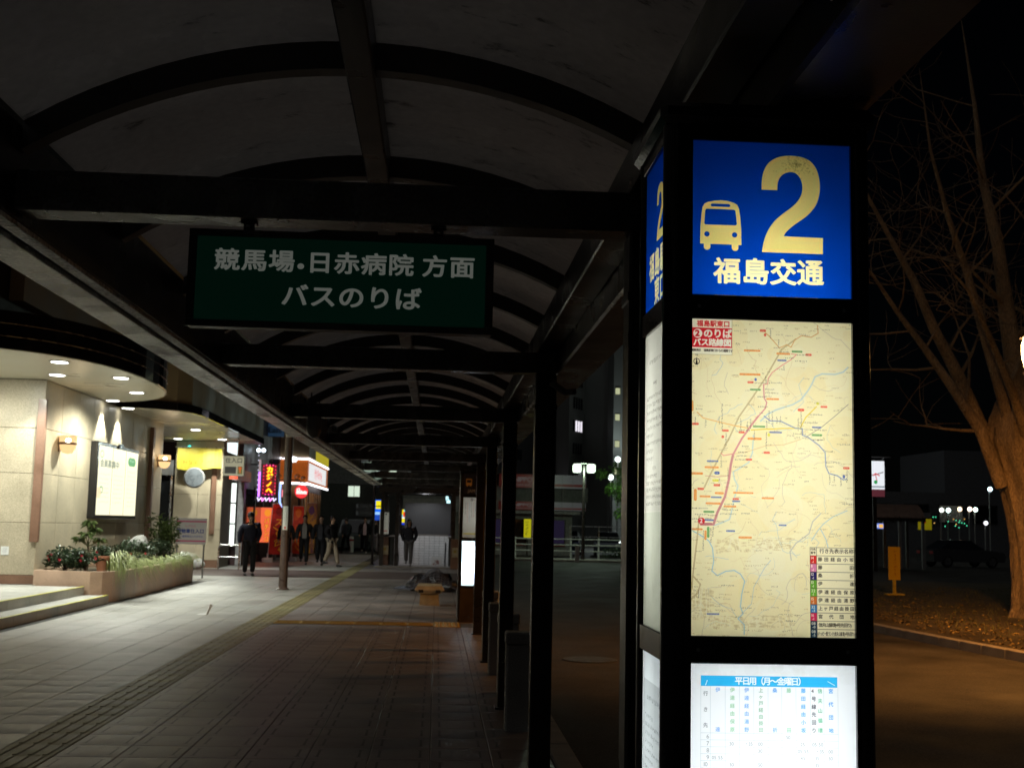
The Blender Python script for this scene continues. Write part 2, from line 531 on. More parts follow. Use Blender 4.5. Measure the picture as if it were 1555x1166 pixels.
def art_map():
    W, H = 640, 1224
    a = Art(W, H, (255, 247, 208))
    rs = np.random.RandomState(4)
    def m(k, x, y):
        px = 1040 + x / 5.554; py = (470, 620, 780)[k] + y / 5.554
        return ((px - 1051.5) / 248 * W, (py - 482.5 - (px - 1051) * 0.035) / 483 * H)
    def L(k, pts, w, col, al=1.0):
        a.line([m(k, *p) for p in pts], w, col, al)
    # relief tint and pale field patches
    for _ in range(60):
        a.circ(rs.rand() * W, rs.rand() * H, rs.uniform(20, 90), (246, 232, 180) if rs.rand() < .6 else (255, 251, 226), 0.28)
    # faint roads and brooks
    for i in range(95):
        x, y = rs.rand() * W, rs.rand() * H; an = rs.rand() * 6.28; pts = [(x, y)]
        for _ in range(rs.randint(5, 14)):
            an += rs.normal(0, 0.5); x += 18 * math.cos(an); y += 18 * math.sin(an); pts.append((x, y))
        a.line(pts, rs.choice([1.0, 1.4, 2]), [(222, 205, 165), (205, 198, 178), (190, 210, 222)][rs.randint(3)], 0.7)
    # hachured town blocks
    for x0, y0, x1, y1 in ((270, 225, 900, 335), (210, 870, 900, 970), (70, 640, 240, 880)):
        for _ in range(150):
            X, Y = m(2, rs.uniform(x0, x1), rs.uniform(y0, y1))
            a.rect(X, Y, X + rs.uniform(3, 22), Y + rs.uniform(2, 8), (205, 190, 140), 0.35)
        for _ in range(14):
            x = rs.uniform(x0, x1); a.line([m(2, x, y0), m(2, x + rs.uniform(-40, 40), y1)], 2, (255, 250, 225), 0.8)
    riv = (200, 222, 228)
    L(0, [(1400, 500), (1360, 540), (1290, 560), (1180, 555), (1120, 580), (1095, 640), (1060, 700), (1000, 780), (930, 820), (850, 845), (790, 865), (720, 900), (660, 960)], 5, riv)
    L(1, [(600, 250), (590, 400), (560, 480), (480, 530), (430, 560), (440, 620), (470, 680), (440, 780), (420, 880), (400, 960), (330, 990), (270, 1010)], 5, (210, 228, 228))
    L(2, [(90, 160), (160, 200), (230, 250), (260, 310), (270, 420), (255, 500), (300, 540), (370, 505), (440, 500), (490, 530), (525, 590), (500, 700), (490, 800), (510, 860), (470, 900), (520, 950), (520, 1030)], 3.6, (160, 204, 230))
    L(2, [(1080, 260), (1130, 180), (1180, 120), (1260, 60), (1380, 10)], 3, (190, 216, 228)); L(2, [(910, 420), (900, 350), (950, 280), (1060, 200), (1090, 100), (1160, 30)], 4, (205, 205, 196))
    L(2, [(740, 420), (690, 480), (600, 640), (580, 780), (510, 850)], 2, (190, 212, 226)); L(2, [(1160, 170), (1200, 250), (1220, 330)], 3, (180, 210, 235))
    # railway, twin line
    for k, pts in ((0, [(960, 250), (840, 340), (700, 590), (590, 760), (480, 920), (390, 1120), (360, 1166)]), (1, [(390, 280), (330, 400), (250, 560), (190, 690)]), (2, [(150, 40), (130, 260), (100, 520), (90, 640), (70, 740)]), (2, [(100, 540), (160, 610), (140, 680), (80, 740)])):
        L(k, pts, 5, (170, 150, 96), 0.9); L(k, pts, 2, (240, 228, 186), 0.9)
    L(0, [(1145, 130), (1150, 200), (1090, 235), (1010, 220), (950, 260), (920, 320), (880, 300), (840, 320), (820, 325), (740, 230), (700, 190)], 3.2, (226, 180, 110))
    L(0, [(130, 880), (180, 930), (330, 970), (450, 1000), (560, 1020)], 4, (243, 200, 120)); L(0, [(580, 1035), (700, 1030), (840, 1025), (990, 1025), (1040, 930), (1130, 840)], 4, (236, 214, 70))
    L(1, [(690, 85), (740, 125), (830, 130), (900, 165), (950, 190), (1010, 195), (1010, 250), (1060, 270), (1150, 340), (1200, 400), (1205, 520), (1230, 580), (1300, 600), (1350, 635), (1380, 630)], 4, (140, 160, 196))
    L(1, [(1000, 285), (860, 330), (700, 340), (540, 390), (440, 405)], 2.5, (230, 205, 150)); L(0, [(1400, 820), (1300, 910), (1180, 1010), (1040, 1100)], 1.6, (120, 110, 100))
    L(1, [(430, 405), (350, 420), (330, 400)], 3, (232, 150, 140)); L(1, [(400, 590), (300, 600), (200, 590)], 2.5, (214, 170, 140))
    # the route, narrowing northward
    rose = (222, 156, 156)
    L(1, [(165, 1000), (268, 1000), (300, 900), (362, 770), (395, 620), (410, 500), (430, 410)], 9, (204, 142, 144))
    L(1, [(430, 410), (500, 280), (580, 165), (640, 85)], 7, rose)
    L(0, [(640, 920), (700, 850), (712, 800), (690, 760), (686, 645)], 4.5, rose)
    L(0, [(686, 645), (720, 640), (725, 590), (760, 540), (840, 480), (910, 435), (940, 410), (965, 385), (920, 380)], 3.2, (234, 160, 146))
    a.rect(*m(1, 175, 985), *m(1, 255, 1005), (190, 118, 128))
    # stop names and captions too small to read
    cap = {'o': (236, 150, 60), 'r': (228, 92, 66), 'g': (92, 158, 84), 'b': (66, 96, 176), 'y': (226, 222, 60)}
    def C(k, c, x0, y0, x1, y1):
        p, q = m(k, x0, y0), m(k, x1, y1); a.capsule(p[0], p[1], q[0], q[1], cap[c])
        w, h = q[0] - p[0], q[1] - p[1]
        if w > h: a.scribble(p[0] + h * 0.4, p[1] + h * 0.25, max(1, int((w - h * 0.8) / (h * 0.5))), h * 0.5, (255, 246, 226), 0.7)
        else: a.scribble(p[0] + w * 0.25, p[1] + w * 0.4, max(1, int((h - w * 0.8) / (w * 0.5))), w * 0.5, (255, 246, 226), 0.7, vert=True)
    for k, c, *r in ((0, 'r', 655, 165, 708, 187), (0, 'r', 690, 200, 710, 226), (0, 'o', 520, 340, 660, 360), (0, 'o', 795, 368, 910, 388), (0, 'g', 925, 350, 1015, 370), (0, 'r', 1040, 378, 1093, 398), (0, 'b', 803, 428, 880, 444),
                     (0, 'o', 483, 545, 660, 568), (0, 'b', 610, 588, 628, 614), (0, 'r', 550, 615, 602, 634), (0, 'g', 572, 680, 662, 698), (0, 'o', 708, 762, 815, 780), (0, 'o', 78, 780, 98, 870), (0, 'r', 972, 855, 1027, 878), (0, 'y', 1130, 800, 1152, 824), (0, 'r', 1165, 832, 1222, 850),
                     (0, 'r', 88, 970, 144, 990), (0, 'g', 595, 998, 698, 1016), (0, 'b', 1092, 1010, 1170, 1026), (0, 'b', 733, 1050, 838, 1066), (0, 'y', 718, 1066, 738, 1092), (0, 'g', 1088, 1074, 1176, 1094), (0, 'o', 550, 1100, 668, 1122), (0, 'r', 338, 1030, 393, 1048), (0, 'r', 476, 1046, 526, 1064), (0, 'r', 333, 1080, 354, 1104),
                     (1, 'r', 683, 388, 737, 408), (1, 'r', 535, 446, 588, 464), (1, 'b', 212, 458, 306, 474), (1, 'o', 193, 508, 310, 528), (1, 'o', 76, 558, 180, 580), (1, 'b', 274, 554, 318, 580), (1, 'y', 258, 620, 310, 640), (1, 'r', 268, 660, 322, 680), (1, 'r', 134, 690, 188, 710), (1, 'o', 106, 700, 128, 800),
                     (1, 'o', 278, 728, 352, 748), (1, 'o', 152, 755, 242, 773), (1, 'b', 246, 765, 334, 780), (1, 'o', 430, 728, 598, 748), (1, 'r', 425, 780, 478, 798), (1, 'b', 422, 801, 487, 815), (1, 'o', 667, 776, 770, 794), (1, 'o', 203, 814, 326, 834), (1, 'o', 352, 842, 455, 860), (1, 'g', 184, 884, 274, 904),
                     (1, 'b', 193, 956, 270, 972), (1, 'o', 90, 1030, 178, 1048), (1, 'g', 214, 1020, 234, 1112), (1, 'o', 193, 1050, 210, 1130), (1, 'b', 372, 1050, 445, 1066), (1, 'b', 808, 1008, 872, 1022), (1, 'o', 474, 1104, 585, 1124), (1, 'r', 1350, 526, 1404, 546), (1, 'b', 1346, 594, 1366, 624), (2, 'b', 214, 850, 316, 866)):
        C(k, c, *r)
    for k, x, y, n, v in ((0, 612, 624, 7, 0), (0, 700, 570, 5, 1), (0, 740, 160, 6, 1), (0, 808, 250, 5, 1), (0, 820, 354, 6, 0), (0, 968, 382, 7, 0), (0, 955, 436, 7, 0), (0, 870, 408, 5, 0), (0, 730, 624, 8, 0), (0, 695, 680, 6, 0), (0, 700, 710, 8, 0), (0, 630, 744, 6, 0), (0, 640, 830, 6, 0), (0, 850, 480, 3, 1),
                          (0, 332, 810, 16, 1), (0, 308, 915, 5, 1), (0, 118, 845, 4, 0), (0, 108, 920, 5, 1), (0, 195, 940, 5, 1), (0, 488, 935, 8, 1), (0, 545, 960, 7, 1), (0, 570, 940, 6, 1), (0, 725, 870, 8, 1), (0, 753, 880, 9, 1), (0, 790, 925, 4, 1), (0, 820, 920, 4, 1), (0, 705, 955, 5, 1), (0, 995, 880, 14, 1), (0, 970, 935, 8, 1), (0, 1070, 900, 8, 0),
                          (0, 1030, 970, 8, 0), (0, 1020, 1030, 14, 0), (0, 930, 1065, 8, 0), (0, 478, 1030, 7, 0), (0, 600, 1040, 6, 1), (0, 700, 1060, 10, 1), (0, 365, 1060, 8, 1), (0, 1100, 1118, 6, 0), (1, 445, 448, 8, 0), (1, 430, 510, 9, 0), (1, 325, 420, 7, 1), (1, 310, 610, 5, 1), (1, 380, 520, 7, 1), (1, 355, 825, 6, 0), (1, 335, 872, 10, 0),
                          (1, 320, 905, 10, 0), (1, 85, 855, 10, 0), (1, 115, 908, 8, 0), (1, 220, 918, 6, 0), (1, 90, 945, 5, 0), (1, 110, 968, 4, 0), (1, 195, 942, 4, 0), (1, 290, 970, 5, 0), (1, 178, 1050, 12, 1), (1, 240, 1030, 9, 1), (1, 258, 1020, 6, 1), (1, 1200, 385, 5, 0), (1, 1205, 480, 9, 0), (1, 1215, 515, 4, 0), (1, 1230, 590, 6, 1), (1, 1270, 590, 4, 1),
                          (1, 1325, 620, 5, 1), (1, 1375, 560, 7, 1), (1, 1100, 285, 7, 0), (1, 500, 905, 5, 0), (1, 1020, 640, 3, 0), (1, 1300, 325, 8, 0), (2, 330, 615, 8, 0), (2, 500, 805, 6, 0), (2, 440, 880, 5, 0), (2, 860, 920, 6, 0), (2, 140, 655, 5, 1), (1, 500, 335, 5, 0), (1, 470, 385, 6, 0), (1, 460, 415, 6, 0), (1, 1340, 835, 7, 0)):
        X, Y = m(k, x, y); a.scribble(X, Y, n, 6.5, (60, 52, 40), 0.8, bool(v))
    for _ in range(420):
        a.scribble(rs.rand() * W, rs.rand() * H, rs.randint(2, 6), 6, [(190, 165, 100), (150, 130, 80), (110, 96, 70)][rs.randint(3)], 0.6)
    # start of the route
    X, Y = m(1, 168, 970); a.circ(X, Y, 13, (206, 38, 44)); a.text('2', X - 6, Y - 13, 24, (255, 255, 255), 0.03)
    # title panel
    a.rect(0, 0, 165, 140, (255, 252, 232)); a.text('福島駅東口', 28, 4, 26, (214, 40, 46), 0.03)
    a.rect(0, 34, 166, 112, (214, 36, 48))
    a.circ(32, 57, 18, (255, 252, 240)); a.text('2', 23, 38, 34, (214, 36, 48), 0.05)
    a.text('のりば', 54, 37, 37, (255, 252, 240), 0.05); a.text('バス路線図', 14, 76, 31, (255, 252, 240), 0.045, gap=-0.04)
    a.text('運賃表示　福島駅東口からの運賃です', 6, 118, 11, (50, 46, 40), 0.03, gap=-0.14)
    a.line([(0, 140), (166, 140), (166, 0)], 1.5, (190, 180, 140))
    X, Y = m(0, 124, 440); a.ring(X, Y, 11, 2, (40, 38, 34)); a.poly([(X, Y - 17), (X - 5, Y + 14), (X + 5, Y + 14)], (30, 28, 26)); a.text('N', X - 4, Y - 32, 12, (60, 56, 50))
    # table of destinations
    x0 = 466; y0 = m(2, 1080, 330)[1] - 6; rh = (H - y0) / 11.0
    a.rect(x0, y0, W, H, (252, 246, 216))
    cols = [None, (206, 42, 40), (214, 128, 176), (36, 30, 92), (96, 160, 50), (96, 166, 48), (202, 106, 44), (44, 118, 188), (212, 42, 96), (26, 52, 84), (22, 60, 90)]
    num = [None, '14', '11', '12', '13', '22', '15', '32', '16', '08', '08']; sub = [None, '-1', '-1', '-1', '-1', '-1', '-1', '-3', '-1', '-0', '-5']
    rows = ['行き先表示名称', '藤田経由小坂', '藤田', '桑折', '伊達', '伊達経由保原', '伊達経由湯野', '上ヶ戸経由掛田', '宮代団地', '信夫山循環(4号先回り)', '(ハッピー愛ランド)信夫山循環(4号先回り)']
    for i in range(11):
        ya = y0 + rh * i
        if cols[i]:
            a.rect(x0, ya, x0 + 24, ya + rh, cols[i])
            a.text(num[i], x0 + 4, ya + 1, 15, (255, 250, 235), 0.02); a.text(sub[i], x0 + 7, ya + rh * 0.5, 14, (255, 250, 235), 0.02)
        a.line([(x0, ya), (W, ya)], 1.6, (90, 84, 66))
        t = rows[i]; wd = W - x0 - 36
        if i == 0:
            a.text('行先', x0 + 2, ya + 2, 10, (60, 56, 44), 0.02); a.text('番号', x0 + 2, ya + 15, 10, (60, 56, 44), 0.02)
            a.text(t, x0 + 36, ya + 3, 19, (60, 56, 44), 0.015)
        elif len(t) <= 7:
            st = (wd - 16) / max(1, len(t) - 1)
            for j, ch in enumerate(t): a.text(ch, x0 + 30 + st * j, ya + 5, 17, (52, 48, 38), 0.02)
        elif len(t) < 14:
            a.text(t, x0 + 30, ya + 6, 16, (52, 48, 38), 0.02, gap=-0.2)
        else:
            a.text(t, x0 + 26, ya + 8, 16, (52, 48, 38), 0.02, sx=0.47)
    a.line([(x0, y0), (x0, H)], 1.6, (90, 84, 66)); a.line([(x0 + 25, y0), (x0 + 25, H)], 1.6, (90, 84, 66))
    for i in range(40):
        a.circ(rs.rand() * W, rs.rand() * H, rs.uniform(1, 3), (150, 140, 90), 0.3)
    a.grain(0.06)
    return a.image('route_map_print')

def art_times():
    W, H = 640, 1318
    a = Art(W, H, (246, 248, 250))
    for _ in range(50):
        a.circ(rnd.uniform(0, W), rnd.uniform(0, 70), rnd.uniform(8, 30), (225, 226, 222), 0.12)
    a.rect(48, 44, 566, 82, (48, 172, 226))
    a.text('平日用（月～金曜日）', 176, 46, 31, (250, 252, 255), 0.03, gap=-0.14)
    a.line([(66, 78), (72, 62)], 3, (250, 252, 255)); a.line([(530, 60), (556, 74)], 3, (215, 238, 248))
    xs = [48, 84, 140, 194, 248, 302, 354, 408, 463, 514, 568]
    top, hh = 84, 166
    dests = ['行き先', '伊達', '伊達経由保原', '伊達経由湯野', '上ヶ戸経由掛田', '桑折', '藤田', '藤田経由小坂', None, '宮代団地']
    colr = [(120, 124, 128), (120, 160, 220), (140, 190, 150), (110, 160, 226), (130, 170, 140), (90, 150, 220), (130, 186, 150), (62, 150, 222), None, (50, 140, 220)]
    for i, d in enumerate(dests):
        cx = (xs[i] + xs[i + 1]) / 2
        if d is None:
            for t, x, c in (('4号線先回り', cx - 22, (50, 52, 60)), ('信夫山循環', cx + 2, (90, 170, 130))):
                st = (hh - 22) / (len(t) - 1)
                for j, ch in enumerate(t): a.text(ch, x, top + 2 + st * j, 18, c, 0.012)
        else:
            st = (hh - 22) / (len(d) - 1)
            for j, ch in enumerate(d): a.text(ch, cx - 9, top + (16 if i == 0 else 2) + (st * (0.8 if i == 0 else 1)) * j, 18, colr[i], 0.012)
    rh = 25; y = top + hh + 2
    tt = {6: {5: '50'}, 7: {1: '30', 2: '・35', 3: '00', 6: '25', 7: '05 50'}, 8: {3: '30', 6: '05 55', 7: '・35', 8: '00'}, 9: {0: '05 55', 6: '45', 7: '35', 8: '30'}, 10: {1: '30', 3: '50', 7: '35'}, 11: {0: '20', 3: '40', 4: '55', 5: '00', 7: '35'}}
    for h in range(6, 23):
        a.line([(48, y), (568, y)], 1.2, (190, 200, 206))
        a.text(str(h), 70 if h < 10 else 60, y + 1, 22, (150, 154, 158), 0.005)
        for c, t in tt.get(h, {7: '35', 3: '40'}).items():
            a.text(t, xs[c + 1] + (16 if len(t) < 4 else 6), y + 4, 18, (150, 154, 158), 0.005)
        y += rh
    for x in xs: a.line([(x, 82), (x, y)], 1.2, (196, 206, 212))
    a.line([(48, y), (568, y)], 1.2, (190, 200, 206))
    for i in range(14):
        for k in range(2): a.scribble(60 + 250 * k, y + 40 + i * 34, 20, 11, (130, 130, 130), 0.5)
    return a.image('timetable_print')

def art_notice():
    W, H = 260, 640
    a = Art(W, H, (196, 200, 198))
    a.rect(0, 0, W, 340, (206, 210, 208))
    a.scribble(60, 60, 13, 11, (70, 70, 74)); a.scribble(110, 110, 4, 11, (70, 70, 74))
    for i in range(9): a.scribble(30, 138 + i * 17, rnd.choice([8, 17, 17, 17, 16]), 11, (80, 80, 84))
    a.scribble(110, 296, 4, 10, (70, 70, 74))
    for i in range(5): a.scribble(30, 312 + i * 15, rnd.choice([17, 17, 12]), 11, (80, 80, 84))
    a.line([(0, 394), (W, 394)], 2, (205, 208, 206)); a.rect(0, 395, W, H, (188, 196, 190))
    a.grain(0.05)
    return a.image('notice_print')

def art_notice2():
    W, H = 260, 700
    a = Art(W, H, (178, 182, 182))
    a.rect(16, 60, W - 12, H - 20, (150, 154, 153))
    a.scribble(60, 90, 13, 12, (60, 62, 66))
    for i in range(8): a.scribble(40, 130 + i * 18, rnd.choice([15, 16, 9]), 11, (80, 80, 84))
    for i in range(3): a.scribble(120, 290 + i * 22, 8, 11, (90, 90, 94))
    a.line([(30, 470), (220, 340)], 4, (60, 60, 64)); a.line([(30, 520), (220, 400)], 4, (150, 110, 90)); a.line([(60, 360), (110, 450), (90, 520)], 2, (120, 120, 124)); a.line([(150, 350), (170, 450)], 2, (120, 120, 124))
    return a.image('notice_diagram_print')

def art_green():
    a = Art(1024, 340, (2, 46, 33))
    c = (205, 210, 198)
    x = 60
    for ch, px in (('競', 100), ('馬', 100), ('場', 100)):
        a.text(ch, x, 46, 93, c, 0.027); x += 96
    a.circ(366, 112, 12, c); x = 386
    for ch in '日赤病院': a.text(ch, x, 46, 93, c, 0.027); x += 96
    x = 795
    for ch in '方面': a.text(ch, x, 46, 93, c, 0.027); x += 98
    x = 300
    for ch in 'バスのりば': a.text(ch, x, 182, 98, c, 0.027); x += 100
    a.grain(0.08)
    return a.image('direction_print')

def art_text_card(name, w, h, bg, items, lines=()):
    a = Art(w, h, bg)
    for r in lines: a.rect(*r)
    for it in items: a.text(*it[:5], **(it[5] if len(it) > 5 else {}))
    return a.image(name)

def art_poster():
    a = Art(420, 330, (255, 247, 212))
    for i in range(3):
        x = i * 140
        if i < 2:
            a.text('会員募集中' if i == 0 else '', x + 16, 62, 40, (120, 130, 110), 0.02, gap=-0.02)
            for k in range(7): a.scribble(x + 20, 130 + k * 22, 9, 11, (150, 150, 130), 0.6)
        else:
            a.capsule(x + 24, 30, x + 112, 74, (86, 158, 96)); a.scribble(x + 40, 42, 5, 12, (240, 250, 236))
            for k in range(9): a.scribble(x + 24, 100 + k * 22, 8, 12, (190, 150, 140), 0.6)
    a.ring(30, 40, 16, 4, (96, 160, 96)); a.ring(40, 210, 15, 5, (96, 160, 110)); a.circ(14, 225, 26, (244, 214, 170), 0.8)
    a.grain(0.04)
    return a.image('poster_print')

def art_nobori(name, bg, col, edge, word, seed):
    a = Art(110, 330, bg)
    rs = np.random.RandomState(seed)
    for _ in range(30):
        a.circ(rs.rand() * 110, rs.rand() * 330, rs.uniform(5, 20), edge, 0.35)
    y = 90
    for ch in word:
        a.text(ch, 24, y, 58, edge, 0.07); a.text(ch, 24, y, 58, col, 0.02); y += 56
    a.circ(55, 48, 30, edge, 0.9)
    for k in range(5 if len(word) < 2 else 0):
        yy = 150 + 32 * k
        p = [(20 + rs.rand() * 70, yy + rs.rand() * 34) for _ in range(4)]
        a.line(p, 15, edge); a.line(p, 7, col)
    return a.image(name)

# ------------------------------------------------------------------ materials
M_DARK = mat('dark_bronze_paint', (0.022, 0.019, 0.018), 0.32, 0.0, 0.3, 3, 0.06, 120, 0.12, 0.6)
M_BEAM = mat('weathered_bronze_paint', (0.075, 0.072, 0.068), 0.26, 0.0, 0.4, 5, 0.15, 80, 0.15, 0.5, speck=0.3)
M_SOFFIT = mat('offwhite_soffit_paint', (0.80, 0.80, 0.76), 0.22, 0.0, 0.35, 2.2, 0.12, 70, 0.12, 0.5, speck=0.25)
M_ROOF = mat('mouldy_pale_roof_sheet', (0.80, 0.78, 0.76), 0.24, 0.0, 0.08, 1.5, 0.02, 30, 0.08, 0.9, speck=0.07)
M_BLACKMET = mat('black_gloss_frame', (0.014, 0.014, 0.015), 0.14, 0.0, 0.3, 4, 0.03, 90, 0.08, 0.6)
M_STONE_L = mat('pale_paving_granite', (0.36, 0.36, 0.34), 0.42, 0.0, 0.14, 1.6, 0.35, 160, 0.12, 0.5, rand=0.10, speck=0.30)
M_STONE_R = None
M_JOINT = mat('dark_joint_mortar', (0.075, 0.072, 0.066), 0.9)
M_TACT = mat('aged_tactile_tile', (0.25, 0.225, 0.11), 0.5, 0, 0.25, 3, 0.2, 90, 0.1, 0.5, rand=0.1, speck=0.2)
M_TACT2 = mat('yellow_tactile_tile', (0.42, 0.28, 0.05), 0.45, 0, 0.2, 3, 0.2, 90, 0.1, 0.5, rand=0.1)
M_BAND = mat('brown_paver_band', (0.085, 0.06, 0.055), 0.6, 0, 0.3, 3, 0.3, 60)
M_ASPH = mat('asphalt', (0.042, 0.039, 0.036), 0.82, 0, 0.35, 1.3, 0.25, 70, 0.1, 0.35, speck=0.75)
M_KERB = mat('kerb_concrete', (0.24, 0.22, 0.20), 0.8, 0, 0.3, 3, 0.3, 60)
M_SOIL = mat('leafy_soil', (0.055, 0.042, 0.022), 0.95, 0, 0.5, 1.5, 0.8, 30, speck=0.6)
M_GRAN = mat('buff_granite_cladding', (0.48, 0.415, 0.30), 0.45, 0, 0.12, 2.0, 0.1, 90, 0.1, 0.5, rand=0.05, speck=0.28)
M_BROWNST = mat('brown_red_stone', (0.21, 0.115, 0.075), 0.4, 0, 0.15, 3, 0.1, 90, speck=0.2)
M_PLANTER = mat('rose_brown_stone', (0.58, 0.40, 0.29), 0.45, 0, 0.14, 2, 0.1, 120, speck=0.16)
M_STEP = mat('step_granite', (0.46, 0.46, 0.43), 0.5, 0, 0.12, 2, 0.2, 120, speck=0.22)
M_YEDGE = mat('yellow_step_edge', (0.60, 0.58, 0.08), 0.5)
M_FASCIA = mat('black_mirror_fascia', (0.012, 0.010, 0.009), 0.06, 0.0, 0.2, 3, 0.02, 60, 0.03, 0.9)
M_SOF2 = mat('canopy_soffit_panel', (0.62, 0.60, 0.50), 0.35, 0.0, 0.06, 1.0, 0.02, 40)
M_TANWALL = mat('tan_wall_panel', (0.36, 0.27, 0.15), 0.6, 0, 0.15, 1.2)
M_DARKWALL = mat('dark_plum_wall', (0.060, 0.030, 0.032), 0.5, 0, 0.2, 1.5)
M_METAL = mat('brushed_steel', (0.5, 0.5, 0.5), 0.3, 0.9, 0.1, 8)
M_BRONZE = mat('bronze_cup', (0.18, 0.11, 0.07), 0.35, 0.6)
M_GLASSD = mat('dark_glass', (0.012, 0.014, 0.016), 0.06, 0, 0.1, 4, 0.0, 60, 0.02, 0.8)
M_WHITE = mat('white_paint', (0.74, 0.74, 0.72), 0.5, 0, 0.1, 3)
M_GREY = mat('grey_paint', (0.22, 0.22, 0.22), 0.5, 0, 0.2, 3)
M_GREYP = mat('grey_screen_panel', (0.065, 0.065, 0.07), 0.5, 0, 0.15, 1.2)
M_BOLL = mat('bollard_granite', (0.38, 0.38, 0.36), 0.6, 0, 0.15, 4, 0.4, 110, speck=0.35)
M_BARK = mat('zelkova_bark', (0.24, 0.185, 0.125), 0.85, 0, 0.35, 2.2, 0.7, 26, 0.1, 0.3, speck=0.35, stretch=(1.6, 1.6, 0.5))
M_RED = mat('signal_red_paint', (0.40, 0.02, 0.025), 0.5)
M_ORANGE = mat('orange_panel', (0.62, 0.15, 0.025), 0.4)
M_SKIN = mat('skin', (0.42, 0.26, 0.18), 0.5, 0, 0.06, 20)
M_HAIR = mat('black_hair', (0.012, 0.010, 0.009), 0.45, 0, 0.3, 40, 0.4, 200)

def tile_mat():
    """Right-hand walkway slabs: damp stone, tinted brown after the coloured light on it, with the slit grooves cut near both long edges of each slab."""
    m = mat('damp_tinted_paving', (0.26, 0.232, 0.222), 0.40, 0.0, 0.16, 1.1, 0.30, 120, 0.10, 0.5, rand=0.05, speck=0.28)  # brown tint puts the coloured lamp light into the stone colour
    n, l = m.node_tree.nodes, m.node_tree.links
    b = next(x for x in n if x.type == 'BSDF_PRINCIPLED')
    tc = next(x for x in n if x.type == 'TEX_COORD')
    sp = n.new('ShaderNodeSeparateXYZ'); l.new(tc.outputs['Object'], sp.inputs[0])
    def mth(op, a, b_=None):
        q = n.new('ShaderNodeMath'); q.operation = op
        for i, v in enumerate((a, b_)):
            if v is None: continue
            if isinstance(v, (int, float)): q.inputs[i].default_value = v
            else: l.new(v, q.inputs[i])
        return q.outputs[0]
    ax = mth('ABSOLUTE', sp.outputs[0]); ay = mth('ABSOLUTE', sp.outputs[1])
    d = mth('ABSOLUTE', mth('SUBTRACT', ax, 0.142))
    g = mth('MULTIPLY', mth('LESS_THAN', d, 0.0085), mth('LESS_THAN', ay, 0.125))
    g2 = mth('MULTIPLY', mth('LESS_THAN', mth('ABSOLUTE', mth('SUBTRACT', ay, 0.125)), 0.007), mth('LESS_THAN', d, 0.02))
    g = mth('MAXIMUM', g, g2)
    k = mth('SUBTRACT', 1.0, mth('MULTIPLY', g, 0.88))
    old = b.inputs['Base Color'].links[0].from_socket
    sc = n.new('ShaderNodeVectorMath'); sc.operation = 'SCALE'
    l.new(old, sc.inputs[0]); l.new(k, sc.inputs['Scale']); l.new(sc.outputs[0], b.inputs['Base Color'])
    return m
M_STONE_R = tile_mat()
def let_light_through(m, k):
    n, l = m.node_tree.nodes, m.node_tree.links
    b = next(x for x in n if x.type == 'BSDF_PRINCIPLED'); out = next(x for x in n if x.type == 'OUTPUT_MATERIAL')
    t = n.new('ShaderNodeBsdfTranslucent'); l.new(b.inputs['Base Color'].links[0].from_socket, t.inputs[0])
    mx = n.new('ShaderNodeMixShader'); mx.inputs[0].default_value = k
    l.new(b.outputs[0], mx.inputs[1]); l.new(t.outputs[0], mx.inputs[2]); l.new(mx.outputs[0], out.inputs[0])

def street_wear(m, blot=0.35, spots=0.55):
    """Blotches and trodden-in gum spots that run across the slabs."""
    n, l = m.node_tree.nodes, m.node_tree.links
    b = next(x for x in n if x.type == 'BSDF_PRINCIPLED')
    g = n.new('ShaderNodeNewGeometry')
    t = n.new('ShaderNodeTexNoise'); t.inputs['Scale'].default_value = 0.75; t.inputs['Detail'].default_value = 7; t.inputs['Roughness'].default_value = 0.65
    l.new(g.outputs['Position'], t.inputs[0])
    r = n.new('ShaderNodeMapRange'); r.inputs[1].default_value = 0.35; r.inputs[2].default_value = 0.68; r.inputs[3].default_value = 1 + blot * 0.35; r.inputs[4].default_value = 1 - blot
    l.new(t.outputs[0], r.inputs[0])
    v = n.new('ShaderNodeTexVoronoi'); v.inputs['Scale'].default_value = 2.1; l.new(g.outputs['Position'], v.inputs[0])
    r2 = n.new('ShaderNodeMapRange'); r2.inputs[1].default_value = 0.035; r2.inputs[2].default_value = 0.055; r2.inputs[3].default_value = 1 - spots; r2.inputs[4].default_value = 1.0
    l.new(v.outputs['Distance'], r2.inputs[0])
    mu = n.new('ShaderNodeMath'); mu.operation = 'MULTIPLY'; l.new(r.outputs[0], mu.inputs[0]); l.new(r2.outputs[0], mu.inputs[1])
    old = b.inputs['Base Color'].links[0].from_socket
    sc = n.new('ShaderNodeVectorMath'); sc.operation = 'SCALE'
    l.new(old, sc.inputs[0]); l.new(mu.outputs[0], sc.inputs['Scale']); l.new(sc.outputs[0], b.inputs['Base Color'])
street_wear(M_STONE_L); street_wear(M_STONE_R, 0.45); street_wear(M_TACT, 0.3, 0.4); street_wear(M_BAND, 0.3); street_wear(M_ASPH, 0.5, 0.3); street_wear(M_STEP, 0.25, 0.2); street_wear(M_PLANTER, 0.22, 0.0); street_wear(M_GRAN, 0.10, 0.0)
for q in M_BARK.node_tree.nodes:
    if q.type == 'BUMP': q.inputs['Distance'].default_value = 0.07; q.inputs['Strength'].default_value = 1.0
